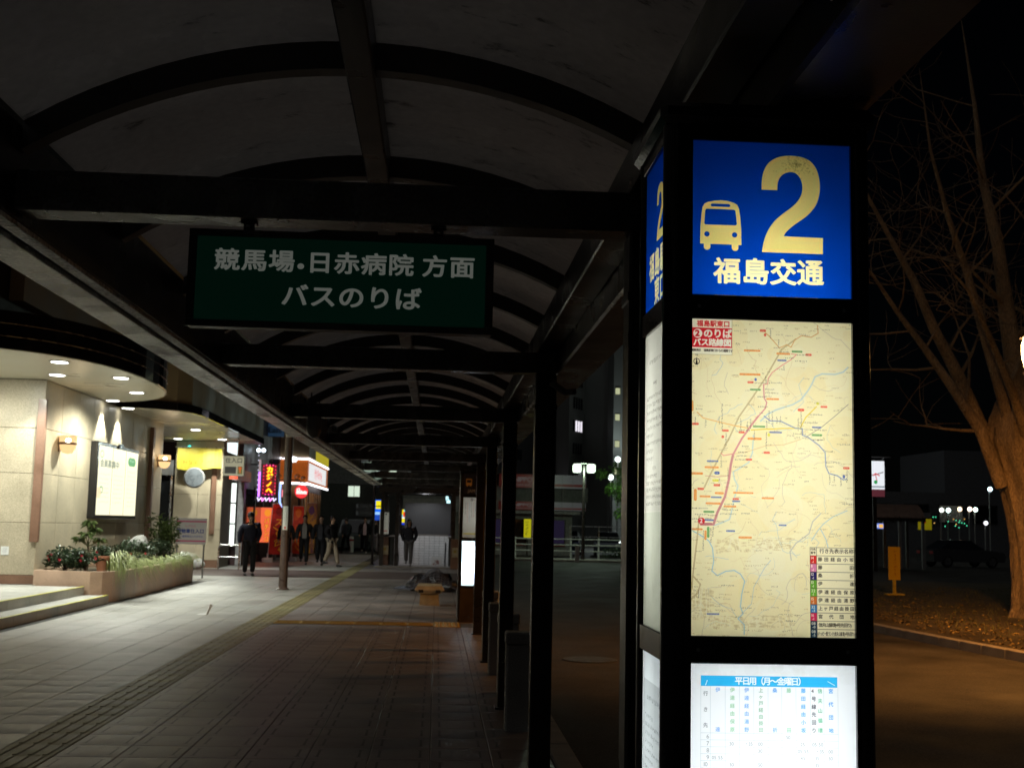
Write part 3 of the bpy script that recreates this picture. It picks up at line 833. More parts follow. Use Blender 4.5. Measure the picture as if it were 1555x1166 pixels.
# the roof sheet carries mould streaks
def roof_mould():
    n, l = M_ROOF.node_tree.nodes, M_ROOF.node_tree.links
    b = next(x for x in n if x.type == 'BSDF_PRINCIPLED'); tc = next(x for x in n if x.type == 'TEX_COORD')
    t = n.new('ShaderNodeTexNoise'); t.inputs['Scale'].default_value = 4.2; t.inputs['Detail'].default_value = 12; t.inputs['Roughness'].default_value = 0.78
    mp = n.new('ShaderNodeMapping'); mp.inputs['Scale'].default_value = (1, 2.4, 1); mp.inputs['Location'].default_value = (3, 1, 0)
    l.new(tc.outputs['Object'], mp.inputs[0]); l.new(mp.outputs[0], t.inputs[0])
    r = n.new('ShaderNodeMapRange'); r.inputs[1].default_value = 0.585; r.inputs[2].default_value = 0.65; r.inputs[3].default_value = 1.0; r.inputs[4].default_value = 0.35
    l.new(t.outputs[0], r.inputs[0])
    old = b.inputs['Base Color'].links[0].from_socket
    sc = n.new('ShaderNodeVectorMath'); sc.operation = 'SCALE'
    l.new(old, sc.inputs[0]); l.new(r.outputs[0], sc.inputs['Scale']); l.new(sc.outputs[0], b.inputs['Base Color'])
roof_mould()
let_light_through(M_ROOF, 0.5)

# ------------------------------------------------------------------ lamps
def spot(name, loc, power, col, size=150, blend=0.7, rad=0.08, parent=None, aim=(0, 0, -1)):
    d = bpy.data.lights.new(name, 'SPOT'); d.energy = power; d.color = col; d.spot_size = R(size); d.spot_blend = blend; d.shadow_soft_size = rad
    o = bpy.data.objects.new(name, d); COL.objects.link(o); o.location = loc
    o.rotation_euler = Vector(aim).to_track_quat('-Z', 'Y').to_euler()
    if parent is not None: o.parent = parent
    return o
def point(name, loc, power, col, rad=0.1, parent=None):
    d = bpy.data.lights.new(name, 'POINT'); d.energy = power; d.color = col; d.shadow_soft_size = rad
    o = bpy.data.objects.new(name, d); COL.objects.link(o); o.location = loc
    if parent is not None: o.parent = parent
    return o
WARMW = (0.97, 1.0, 0.88)
SODIUM = (1.0, 0.39, 0.075)

# ------------------------------------------------------------------ ground
struct(bx('road', M_ASPH, None, -300, 400, -120, 700, -0.6, -0.12))
pv = struct(bx('pavement', M_JOINT, None, -14, 1.02, -5, 66, -0.4, -0.007))
W_T = 0.42
# slab positions: columns either side of the tactile line
def slab_mesh(name, m, w=W_T, d=W_T, gap=0.0035):
    return MB().box(-w / 2 + gap, w / 2 - gap, -d / 2 + gap, d / 2 - gap, -0.03, 0.0, ch=0.0022).mesh(name, m)
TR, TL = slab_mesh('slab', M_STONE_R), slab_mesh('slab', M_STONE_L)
cells = []
XMAX = 0.84
for i in range(-20, 3):
    x0 = i * W_T
    if x0 + W_T > XMAX + 0.01: continue
    if abs(x0 + 2.94) < 0.1: continue                      # the tactile line's own column
    for j in range(0, 140):
        y = 1.0 + j * W_T
        xc = x0 + W_T / 2
        if xc < -6.0 and y < 23: continue
        if xc < -5.9 and y < 31.6: continue
        if 19.05 < y < 19.6 and xc > -2.5: continue        # cross strip
        if 34.6 < y < 39.2: continue                       # brown band
        cells.append((xc, y))
def in_view(x, y):
    v = Vector((x, y, -1.6)); d = v.dot(fw)
    if d < 0.3: return False
    return abs(v.dot(r1) / d) < 790 / 1800 and abs(v.dot(u1) / d) < 600 / 1800
seen = sorted([c for c in cells if in_view(*c)], key=lambda c: c[0] ** 2 + c[1] ** 2)[:300]
near = set(seen)
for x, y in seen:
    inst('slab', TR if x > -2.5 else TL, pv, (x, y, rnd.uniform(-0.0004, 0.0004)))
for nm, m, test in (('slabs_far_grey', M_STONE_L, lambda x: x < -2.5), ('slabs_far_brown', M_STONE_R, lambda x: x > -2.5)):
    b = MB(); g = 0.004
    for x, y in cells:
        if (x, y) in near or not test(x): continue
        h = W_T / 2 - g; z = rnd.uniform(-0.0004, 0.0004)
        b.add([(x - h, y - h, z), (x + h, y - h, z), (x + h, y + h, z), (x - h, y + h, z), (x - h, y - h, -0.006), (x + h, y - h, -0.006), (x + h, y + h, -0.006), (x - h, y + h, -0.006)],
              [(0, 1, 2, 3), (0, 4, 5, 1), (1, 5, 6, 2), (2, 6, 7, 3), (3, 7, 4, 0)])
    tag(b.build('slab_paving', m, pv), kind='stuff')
# worn slabs beyond the slab columns, at the foot of the shops
struct(bx('shop_forecourt', mat('forecourt_stone', (0.22, 0.20, 0.18), 0.5, 0, 0.2, 2), None, -14, -8.42, 31.6, 66, -0.3, -0.002))

# tactile paving: bar tiles one by one
tp = struct(thing('tactile_paving', None, None))
def tact_mesh(m, bars, dots=False):
    b = MB().box(-0.207, 0.207, -0.207, 0.207, -0.03, 0.003, ch=0.003)
    if dots:
        for i in range(6):
            for j in range(6):
                b.lathe([(0.017, 0), (0.012, 0.005)], 6, (-0.175 + 0.07 * i, -0.175 + 0.07 * j, 0.003), capb=False)
    else:
        for i in range(bars):
            x = -0.15 + 0.3 * i / (bars - 1)
            b.box(x - 0.017, x + 0.017, -0.185, 0.185, 0.003, 0.0085, ch=0.0022)
    return b.mesh('tactile_tile', m)
TA, TY, TD = tact_mesh(M_TACT, 4), tact_mesh(M_TACT2, 4), tact_mesh(M_TACT2, 4, True)
for j in range(0, 116):
    inst('tactile_tile', TA, tp, (-2.73, 1.0 + j * W_T, 0.0))
x = -2.31
while x < 0.0:
    inst('tactile_tile', TY, tp, (x, 19.35, 0.0), R(90)); x += W_T
inst('tactile_tile', TD, tp, (0.21, 19.15, 0.0)); inst('tactile_tile', TD, tp, (0.21, 19.57, 0.0))
struct(bx('brown_crossing_band', M_BAND, None, -9, 0.84, 34.45, 39.35, -0.05, 0.001))
# kerb along the bus bay
kb = struct(thing('kerb', None, None))
for j in range(36):
    bx('kerb_stone', M_KERB, kb, 0.85, 1.03, 1.0 + j, 1.985 + j, -0.3, 0.004, ch=0.012)
# manhole in the bus bay
mh = thing('manhole_cover', 'round iron manhole cover in the dark bus bay', 'manhole cover', (2.05, 15.7, -0.12))
MB().lathe([(0.36, 0.0), (0.36, 0.008), (0.33, 0.010)], 28).build('rim', mat('iron', (0.05, 0.05, 0.05), 0.65, 0.3), mh)
b = MB().lathe([(0.325, 0.0), (0.325, 0.006)], 28)
for k in range(7): b.box(-0.26 + 0.08 * k, -0.22 + 0.08 * k, -0.15, 0.15, 0.006, 0.011)
b.build('lid', MATS['iron'], mh)

# traffic island on the right: kerb stones, soil with fallen leaves, thin grass
isl = [(7.35, 40), (7.5, 30), (7.62, 25), (7.79, 20.7), (7.98, 18.2), (8.22, 16.0), (8.55, 13.6), (9.1, 11.2), (10.2, 8.6), (12.5, 6.5)]
ti = struct(MB().prism(isl + [(60, 6.5), (60, 40)], -0.3, -0.005).build('traffic_island', M_SOIL))
def along(pts, step):
    out = []; carry = 0
    for a, b_ in zip(pts[:-1], pts[1:]):
        L = math.dist(a, b_); t = carry
        while t < L:
            out.append((a[0] + (b_[0] - a[0]) * t / L, a[1] + (b_[1] - a[1]) * t / L)); t += step
        carry = t - L
    return out
kp = along(isl, 0.6)
ik = struct(thing('island_kerb', None, None))
for a, b_ in zip(kp[:-1], kp[1:]):
    an = math.atan2(b_[1] - a[1], b_[0] - a[0]); c = ((a[0] + b_[0]) / 2, (a[1] + b_[1]) / 2)
    if 'KS' not in globals(): KS = MB().box(-0.298, 0.298, -0.08, 0.08, -0.4, 0.02, ch=0.012).mesh('kerb_stone', M_KERB)
    inst('kerb_stone', KS, ik, (c[0], c[1], 0.0), an)
b = MB()
for _ in range(1500):
    y = rnd.uniform(12, 34); x = 8.3 + rnd.expovariate(0.55) + (0.3 if y < 16 else 0)
    if x > 16: continue
    s = rnd.uniform(0.025, 0.055); an = rnd.uniform(0, 6.28); tl = rnd.uniform(0, 0.03)
    c, sn = math.cos(an) * s, math.sin(an) * s
    b.add([(x - c, y - sn, 0.0), (x + sn, y - c, 0.004 + tl), (x + c, y + sn, 0.002), (x - sn, y + c, 0.006 + tl * 0.5)], [(0, 1, 2, 3)])
tag(b.build('fallen_leaves', mat('dry_leaf', (0.26, 0.18, 0.06), 0.7, 0, 0.6, 1.2, 0, 40)), kind='stuff')
b = MB()
for _ in range(9000):
    y = rnd.uniform(11, 36); x = 8.9 + rnd.uniform(0, 9) ** 1.0 + (0.5 if y < 16 else 0)
    h = rnd.uniform(0.03, 0.10); an = rnd.uniform(0, 6.28); dx, dy = 0.006 * math.cos(an), 0.006 * math.sin(an); lx, ly = rnd.gauss(0, 0.03), rnd.gauss(0, 0.03)
    b.add([(x - dx, y - dy, -0.01), (x + dx, y + dy, -0.01), (x + lx, y + ly, h)], [(0, 1, 2)])
tag(b.build('grass', mat('winter_grass', (0.085, 0.085, 0.025), 0.8, 0, 0.4, 1.0, 0)), kind='stuff')

# ------------------------------------------------------------------ the bus stop canopy overhead
PY = [3.66 + 3.515 * k for k in range(-2, 8)]
cn = thing('bus_stop_canopy', 'long arched canopy on dark bronze posts over the bus stop walkway', 'canopy', (0, 0, 0))
Y0, Y1 = PY[0] - 0.3, PY[-1] + 0.35
XC, RU, ZA = -0.28, 1.9, 3.02
def arcz(x, up=0.0):
    return ZA - RU + math.sqrt(RU * RU - (x - XC) ** 2) + up
post_me = MB().box(-0.0625, 0.0625, -0.0625, 0.0625, -0.1, 2.52, ch=0.008).mesh('post', M_DARK)
plate_me = MB().box(-0.085, 0.085, -0.085, 0.085, 0.001, 0.02, ch=0.004).mesh('base_plate', M_DARK)
collar_me = MB().box(-0.068, 0.068, -0.068, 0.068, 2.30, 2.33, ch=0.003).mesh('collar', M_DARK)
beam_me = MB().box(-1.312, 0.703, -0.065, 0.065, 2.52, 2.645, ch=0.006).mesh('cross_beam', M_BEAM)
for y in PY:
    p = inst('post', post_me, cn, (0.64, y, 0)); inst('base_plate', plate_me, p, (0, 0, 0)); inst('collar', collar_me, p, (0, 0, 0))
    inst('cross_beam', beam_me, cn, (0, y, 0))
xs = [-1.31 + (0.70 + 1.31) * i / 20 for i in range(21)]
rib = MB()
prof = [(x, arcz(x)) for x in xs] + [(x, arcz(x, 0.09)) for x in reversed(xs)]
for i in range(20):
    q = [(xs[i], arcz(xs[i])), (xs[i + 1], arcz(xs[i + 1])), (xs[i + 1], arcz(xs[i + 1], 0.09)), (xs[i], arcz(xs[i], 0.09))]
    vs = [(x, -0.032, z) for x, z in q] + [(x, 0.032, z) for x, z in q]
    rib.add(vs, [(0, 1, 2, 3), (7, 6, 5, 4), (0, 4, 5, 1), (3, 2, 6, 7)])
rib_me = rib.mesh('arch_rib', M_DARK)
def sheet(xa, xb, L):
    b = MB(); n = 10
    X = [xa + (xb - xa) * i / n for i in range(n + 1)]
    for i in range(n):
        z0, z1 = arcz(X[i], 0.092), arcz(X[i + 1], 0.092)
        b.add([(X[i], 0, z0), (X[i + 1], 0, z1), (X[i + 1], L, z1), (X[i], L, z0), (X[i], 0, z0 + 0.008), (X[i + 1], 0, z1 + 0.008), (X[i + 1], L, z1 + 0.008), (X[i], L, z0 + 0.008)],
              [(0, 3, 2, 1), (4, 5, 6, 7)] + ([(0, 4, 7, 3)] if i == 0 else []) + ([(1, 2, 6, 5)] if i == n - 1 else []) + [(0, 1, 5, 4), (3, 7, 6, 2)])
    return b.mesh('roof_panel', M_ROOF, True)
SP = 3.515 / 3
shl, shr = sheet(-1.31, -0.325, SP - 0.012), sheet(-0.235, 0.70, SP - 0.012)
y = PY[0]
while y < PY[-1] + 0.01:
    inst('arch_rib', rib_me, cn, (0, y, 0))
    if y < PY[-1] - 0.1:
        inst('roof_panel', shl, cn, (0, y + 0.006, 0)); inst('roof_panel', shr, cn, (0, y + 0.006, 0))
    y += SP
bx('ridge_beam', M_DARK, cn, -0.325, -0.235, Y0, Y1, 2.985, 3.125, ch=0.006)
# left edge: gutter box, pale soffit in lengths, groove, inner flange
bx('gutter', M_DARK, cn, -1.565, -1.318, Y0, Y1, 2.50, 2.80, ch=0.006)
y = PY[0]
while y < PY[-1]:
    MB().box(-1.55, -1.402, y + 0.003, y + 3.512, 2.478, 2.499, ch=0.003).build('gutter_soffit', M_SOFFIT, cn)
    MB().box(-1.370, -1.319, y + 0.003, y + 3.512, 2.482, 2.499, ch=0.002).build('gutter_flange', mat('worn_flange_paint', (0.55, 0.55, 0.52), 0.4, 0, 0.5, 6, 0.2, 50, speck=0.6), cn)
    y += 3.515
# right edge: beam over the posts and the outer gutter
bx('edge_beam', M_DARK, cn, 0.578, 0.703, Y0, Y1, 2.646, 2.80, ch=0.006)
bx('gutter', M_DARK, cn, 0.705, 0.93, Y0, Y1, 2.525, 2.76, ch=0.01)
MB().tube([(0.66, 7.05, 2.46), (0.75, 7.05, 2.40), (0.80, 7.0, 2.40)], 0.02).build('drain_pipe', M_GREY, cn)

# ------------------------------------------------------------------ backlit bus stop pillars
IM_TF, IM_TS, IM_MAP, IM_TT, IM_N1, IM_N2 = art_top_front(), art_top_side(), art_map(), art_times(), art_notice(), art_notice2()
F_TF, F_TS, F_MAP, F_TT, F_N1, F_N2 = [film_img(n, i) for n, i in (('film_number', IM_TF), ('film_side_number', IM_TS), ('film_map', IM_MAP), ('film_times', IM_TT), ('film_notice', IM_N1), ('film_diagram', IM_N2))]
M_TUBE_HI = emit('timetable_tube', (0.93, 0.98, 1.0), 16.5)
M_TUBE_LO = emit('map_tube', (1.0, 0.97, 0.84), 12.0)
M_TUBE_TOP = emit('number_tube', (1.0, 0.97, 0.80), 34.0)
M_INNER = mat('white_inner_tray', (0.8, 0.8, 0.78), 0.7, bump=0)
XL, XR, YF, YB = 0.469, 0.918, 2.45, 2.80
ZS = ((2.098, 2.437), (1.383, 2.045), (0.60, 1.327))
def corner_post(x, y, r_):
    n = 16; pts = [(x + r_ * math.cos(2 * math.pi * i / n), y + r_ * math.sin(2 * math.pi * i / n)) for i in range(n)]
    return pts
def pillar(name, label, loc, films, hi=True, lo=True, dim=None, bright=None):
    t = thing(name, label, 'bus stop pillar', loc)
    for x, r_ in ((XL + 0.0285, 0.0285), (XR - 0.0205, 0.0205)):
        for y in (YF + r_, YB - r_):
            MB().prism(corner_post(x, y, r_), 0.0, 2.49).build('corner_post', M_BLACKMET, t, smooth=True)
    MB().box(XL - 0.012, XR + 0.012, YF - 0.012, YB + 0.012, 2.47, 2.518, ch=0.014).build('cap', M_BLACKMET, t)
    MB().box(XL + 0.006, XR - 0.006, YF + 0.006, YB - 0.006, 0.0, 0.56, ch=0.004).build('base', mat('pillar_base_paint', (0.05, 0.035, 0.028), 0.5), t)
    bars = [(0.56, 0.60), (1.327, 1.383), (2.045, 2.098), (2.437, 2.47)]
    for za, zb in bars:
        bx('front_rail', M_BLACKMET, t, XL + 0.05, XR - 0.03, YF + 0.004, YF + 0.024, za, zb, ch=0.002)
        if za < 2.4:
            for sx in (XL + 0.075, XR - 0.06):
                MB().lathe([(0.0045, -0.0015), (0.004, 0.0)], 8, (0, 0, 0)).build('screw', M_METAL, t, loc=(sx, YF + 0.0035, (za + zb) / 2)).rotation_euler = (R(90), 0, 0)
        bx('side_rail', M_BLACKMET, t, XL + 0.004, XL + 0.024, YF + 0.05, YB - 0.05, za, zb, ch=0.002)
    for x0, x1, y0, y1 in ((XL + 0.045, XL + 0.060, YF + 0.003, YF + 0.02), (XR - 0.0425, XR - 0.036, YF + 0.003, YF + 0.02)):
        bx('stile', M_BLACKMET, t, x0, x1, y0, y1, 0.56, 2.47)
    bx('back_panel', M_BLACKMET, t, XL + 0.05, XR - 0.05, YB - 0.018, YB - 0.004, 0.56, 2.47)
    bx('outer_panel', M_BLACKMET, t, XR - 0.018, XR - 0.004, YF + 0.05, YB - 0.05, 0.56, 2.47)
    bx('inner_tray', M_INNER, t, XL + 0.06, XR - 0.02, YB - 0.022, YB - 0.019, 0.565, 2.066)
    bx('inner_tray', M_INNER, t, XR - 0.022, XR - 0.0185, YF + 0.03, YB - 0.023, 0.565, 2.066)
    for (za, zb), ff, fs in zip(ZS, films[:3], films[3:]):
        MB().quad((XL + 0.056, YF + 0.012, za), (XR - 0.040, YF + 0.012, za), (XR - 0.040, YF + 0.012, zb), (XL + 0.056, YF + 0.012, zb)).build('front_print', ff, t)
        MB().quad((XL + 0.012, YB - 0.05, za), (XL + 0.012, YF + 0.045, za), (XL + 0.012, YF + 0.045, zb), (XL + 0.012, YB - 0.05, zb)).build('side_print', fs, t)
    for z in (1.355, 2.0715):
        bx('added_baffle', M_INNER if z < 2 else M_BLACKMET, t, XL + 0.028, XR - 0.023, YF + 0.03, YB - 0.024, z - 0.004, z + 0.004)  # added dividers, out of sight, keeping each section's lamp light apart
    if lo:
        for z in (2.10,):
            MB().tube([(XL + 0.09, YF + 0.17, z), (XR - 0.06, YF + 0.17, z)], 0.011, 8).build('lamp_tube', M_TUBE_TOP, t)
    for on, m, z0, z1 in ((hi, bright or M_TUBE_HI, 0.70, 1.30), (lo or dim, M_TUBE_LO if lo else dim, 1.50, 2.02)):
        if not on: continue
        for x in (XL + 0.135, XL + 0.315):
            MB().tube([(x, YB - 0.075, z0), (x, YB - 0.075, z1)], 0.014, 8).build('lamp_tube', m, t)
    return t
pillar('bus_stop_pillar', 'tall black bus stop pillar with lit blue number 2 sign and route map', (0, 0, 0), (F_TF, F_MAP, F_TT, F_TS, F_N1, F_N2))
def art_far_top():
    a = Art(256, 250, (26, 30, 58)); c = (200, 170, 110)
    a.rect(30, 60, 100, 140, c); a.rect(40, 75, 90, 108, (26, 30, 58)); a.rect(38, 140, 52, 154, c); a.rect(78, 140, 92, 154, c)
    a.text('JAM', 50, 180, 52, (150, 160, 190), 0.03)
    return a.image('far_stop_print')
def art_far_list():
    a = Art(256, 480, (215, 220, 216)); a.text('白・番', 90, 8, 34, (60, 60, 66), 0.02)
    for i in range(9): a.scribble(24 + 24 * i, 60, rnd.randint(8, 18), 16, [(70, 70, 80), (180, 80, 90), (70, 110, 170)][i % 3], 0.7, vert=True)
    a.rect(10, 425, 220, 440, (214, 206, 80)); return a.image('far_list_print')
F_FT, F_FL = print_img('print_far_top', art_far_top()), film_img('print_far_list', art_far_list())
_blank = Art(64, 128, (226, 238, 246)); _blank.grain(0.06); F_FB = film_img('film_blank', _blank.image('far_blank_print'))
pillar('bus_stop_pillar', 'far bus stop pillar with glowing blank white lower panel beside bronze post', (-0.095, 17.35, 0), (F_FT, F_FL, F_FB, F_FT, F_FL, F_FB), lo=False, bright=emit('bare_tube', (0.85, 0.95, 1.0), 70.0), dim=emit('dim_list_tube', (1.0, 0.98, 0.92), 3.0))
MB().tube([(0.938, Y0, 2.60), (0.938, Y1, 2.60)], 0.004, 6).build('glint_strip', M_METAL, cn)  # thin metal strip added along the gutter to catch the orange lamp glint

# ------------------------------------------------------------------ hanging green sign
gs = thing('hanging_sign', 'dark green hanging sign with white Japanese lettering under the canopy beam', 'sign', (-0.315, 3.66, 2.335))
E_GREEN = emit_img('green_sign_face', art_green(), 0.13)  # low glow put into the face in place of light falling on it
MB().box(-0.468, 0.468, -0.030, 0.030, -0.150, 0.150, ch=0.003).build('case', M_DARK, gs)
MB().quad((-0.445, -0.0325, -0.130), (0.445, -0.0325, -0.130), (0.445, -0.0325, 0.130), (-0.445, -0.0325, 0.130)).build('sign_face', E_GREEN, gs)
for a in ((-0.470, 0.470, 0.131, 0.152), (-0.470, 0.470, -0.152, -0.131)):
    bx('frame_rail', M_DARK, gs, a[0], a[1], -0.036, -0.0305, a[2], a[3], ch=0.001)
for s in (-1, 1):
    bx('frame_stile', M_DARK, gs, s * 0.458 - 0.012, s * 0.458 + 0.012, -0.036, -0.0305, -0.130, 0.130, ch=0.001)
    h = MB().box(s * 0.295 - 0.016, s * 0.295 + 0.016, -0.012, 0.012, 0.1525, 0.186, ch=0.002).box(s * 0.295 - 0.024, s * 0.295 + 0.024, -0.02, 0.02, 0.1765, 0.1845).build('hanger', M_DARK, gs)
    MB().lathe([(0.007, 0), (0.007, 0.006)], 6, (s * 0.295, -0.022, 0.165)).build('bolt', M_METAL, h)

# ------------------------------------------------------------------ dome camera under the canopy
cc = thing('security_camera', 'grey dome security camera hanging on twin rods beside the gutter', 'security camera', (-1.11, 10.6, 2.35))
for s in (-1, 1): MB().tube([(s * 0.035, 0, 0.13), (s * 0.035, 0, 0.385)], 0.006, 6).build('rod', M_DARK, cc)
MB().lathe([(0.03, 0.175), (0.062, 0.165), (0.068, 0.10), (0.068, 0.055)], 20).build('housing', M_GREY, cc, True)
MB().lathe([(0.004, -0.02), (0.03, -0.013), (0.052, 0.008), (0.063, 0.035), (0.066, 0.0545)], 20).build('dome', mat('grey_dome', (0.30, 0.29, 0.25), 0.15), cc, True)
MB().lathe([(0.0, -0.024), (0.02, -0.022), (0.028, -0.012)], 14, capb=False, capt=False).build('lens_band', M_GLASSD, cc, True)

# ------------------------------------------------------------------ bollards beside the posts
bo_body = MB().prism([(-0.085, -0.1), (-0.1, -0.085), (-0.1, 0.085), (-0.085, 0.1), (0.085, 0.1), (0.1, 0.085), (0.1, -0.085), (0.085, -0.1)], 0.0, 0.66).mesh('shaft', M_BOLL)
bo_cap = MB().box(-0.106, 0.106, -0.106, 0.106, 0.665, 0.76, ch=0.012).mesh('cap', M_BOLL)
for i, (x, y) in enumerate(((0.68, 9.62), (0.70, 13.1), (0.72, 11.6), (0.72, 15.4))):
    t = thing('bollard', ('square grey granite bollard just before the second bare post', 'square grey granite bollard just before the third bare post', 'granite bollard with orange lit flank behind the second bare post', 'granite bollard with orange lit flank behind the third bare post')[i], 'bollard', (x, y, 0), 0, 'granite bollards along the bus bay kerb')
    inst('shaft', bo_body, t, (0, 0, 0)); inst('cap', bo_cap, t, (0, 0, 0))

# ------------------------------------------------------------------ left side: stone building with curved lit canopies
def wpos(o):
    v = Vector((0, 0, 0))
    while o is not None:
        v += o.location; o = o.parent
    return v
def wb(mb, name, m, parent, smooth=False):
    """Build from world coordinates under an unrotated parent."""
    o = mb.build(name, m, parent, smooth)
    o.location = -wpos(parent)
    return o
def wbox(name, m, parent, *a, ch=0.0):
    return wb(MB().box(*a, ch=ch), name, m, parent)

bl = thing('corner_building', 'buff granite building with black banded round canopy and lit downlights', 'building', (-9.5, 28, 0))
wbox('wall_core', mat('joint_backing', (0.10, 0.085, 0.06), 0.8), bl, -14, -7.60, 23.20, 33.1, 0, 9)
CZ = [0.47, 1.452, 2.386, 3.25, 4.18]
for i in range(6):                                               # front wall
    x1 = -7.56 - 0.95 * i
    for k in range(4):
        wbox('stone_panel', M_GRAN, bl, x1 - 0.943, x1, 23.16, 23.199, CZ[k] + 0.004, CZ[k + 1] - 0.004, ch=0.004)
    wbox('plinth_stone', M_BROWNST, bl, x1 - 0.945, x1, 23.14, 23.199, 0.30, 0.466, ch=0.004)
YS = [23.165, 24.25, 25.35, 26.42, 27.55, 28.7, 29.8, 30.9, 32.0, 33.1]
for a, b_ in zip(YS[:-1], YS[1:]):                               # side wall
    for k in range(4):
        wbox('stone_panel', M_GRAN, bl, -7.599, -7.561, a + 0.004, b_ - 0.004, (0.3 if k == 0 else CZ[k]) + 0.004, CZ[k + 1] - 0.004, ch=0.004)
wbox('pilaster_strip', M_BROWNST, bl, -7.66, -7.50, 23.06, 23.158, 1.09, 3.80, ch=0.006)
wbox('pilaster_strip', M_BROWNST, bl, -7.558, -7.46, 31.55, 31.75, 1.0, 3.95, ch=0.006)
# recessed back wall with doorway
wbox('wall_core', MATS['joint_backing'], bl, -8.72, -7.13, 40.04, 41.8, 0, 9)
for k, (za, zb) in enumerate(((0.25, 1.25), (1.25, 2.39), (2.39, 3.25), (3.25, 4.15))):
    for xa, xb in ((-8.70, -7.92), (-7.92, -7.14)):
        wbox('stone_panel', M_GRAN, bl, xa + 0.004, xb - 0.004, 40.0, 40.039, za + 0.004, zb - 0.004, ch=0.004)
wbox('plinth_stone', M_BROWNST, bl, -8.70, -7.13, 39.98, 40.039, 0, 0.245)
wbox('pilaster_strip', M_BROWNST, bl, -7.48, -7.32, 39.9, 39.998, 1.1, 3.4, ch=0.005)
dr = wbox('door_glass', M_GLASSD, bl, -9.6, -8.76, 40.05, 40.07, 0.05, 3.0)
wb(MB().tube([(-8.80, 39.95, 0.1), (-8.80, 39.95, 3.5)], 0.045), 'door_post', M_METAL, bl)
wbox('lintel', M_GREY, bl, -9.6, -8.74, 39.9, 40.06, 3.0, 3.5)
wbox('upper_wall', M_TANWALL, bl, -7.55, -7.30, 20.85, 27.6, 5.30, 8.0)
wbox('upper_wall', mat('dark_upper_wall', (0.02, 0.02, 0.022), 0.5), bl, -9, -7.58, 14, 28.2, 4.82, 9)
# first canopy: superellipse plan
def sup(t, a, b_, e=2.35):
    c, s = math.cos(t), math.sin(t)
    return (-8.0 + a * math.copysign(abs(c) ** (2 / e), c), 23.1 + b_ * math.copysign(abs(s) ** (2 / e), s))
NP = 72
plan = [sup(2 * math.pi * i / NP, 2.42, 4.35) for i in range(NP)]
wb(MB().prism(plan, 4.19, 4.24), 'canopy_soffit', M_SOF2, bl)
for za, zb in ((4.20, 4.395), (4.405, 4.60), (4.61, 4.81)):
    b = MB()
    for i in range(NP):
        p0, p1 = sup(2 * math.pi * i / NP, 2.425, 4.355), sup(2 * math.pi * (i + 1) / NP, 2.425, 4.355)
        q0, q1 = sup(2 * math.pi * i / NP, 2.455, 4.385), sup(2 * math.pi * (i + 1) / NP, 2.455, 4.385)
        b.add([(*p0, za), (*p1, za), (*p1, zb), (*p0, zb), (*q0, za), (*q1, za), (*q1, zb), (*q0, zb)], [(0, 3, 2, 1), (4, 5, 6, 7), (0, 1, 5, 4), (3, 7, 6, 2)])
    wb(b, 'fascia_band', M_FASCIA, bl, True)
for z in (4.40, 4.605):
    b = MB()
    pts = [(*sup(2 * math.pi * i / NP, 2.458, 4.388), z) for i in range(NP + 1)]
    wb(b.tube(pts, 0.006, 5, False), 'fascia_trim', mat('bronze_trim', (0.25, 0.15, 0.08), 0.25, 0.8), bl)
wb(MB().prism(plan, 4.80, 4.82), 'canopy_top', M_DARK, bl)
# second canopy
pl2 = [(-9.3, 28.25), (-7.3, 28.30), (-6.75, 28.55), (-6.35, 28.95), (-6.10, 29.5), (-6.02, 30.2), (-6.0, 31), (-6.0, 40.9), (-9.3, 40.9)]
wb(MB().prism(pl2, 4.16, 4.19), 'canopy_soffit', M_SOF2, bl)
b = MB()
for (x0, y0), (x1, y1) in zip(pl2[:-2], pl2[1:-1]):
    b.add([(x0, y0, 4.165), (x1, y1, 4.165), (x1, y1, 4.36), (x0, y0, 4.36), (x0 + .04, y0 - .03, 4.165), (x1 + .04, y1 - .03, 4.165), (x1 + .04, y1 - .03, 4.36), (x0 + .04, y0 - .03, 4.36)], [(0, 3, 2, 1), (4, 5, 6, 7), (0, 1, 5, 4), (3, 7, 6, 2)])
wb(b, 'fascia_band', M_FASCIA, bl, True)
for i, (a, c) in enumerate(zip(pl2[1:-2], pl2[2:-1])):
    nseg = 4 if math.dist(a, c) > 5 else 1
    for s in range(nseg):
        A = (a[0] + (c[0] - a[0]) * s / nseg, a[1] + (c[1] - a[1]) * s / nseg); B2 = (a[0] + (c[0] - a[0]) * (s + 1) / nseg, a[1] + (c[1] - a[1]) * (s + 1) / nseg)
        wb(MB().prism([(A[0], A[1] + 0.004), (B2[0], B2[1] - 0.004), (B2[0] - 0.3, B2[1]), (A[0] - 0.3, A[1])], 4.365, 8.5), 'upper_panel', mat('olive_tan_panel', (0.33, 0.25, 0.14), 0.6, 0, 0.12, 1.0), bl)
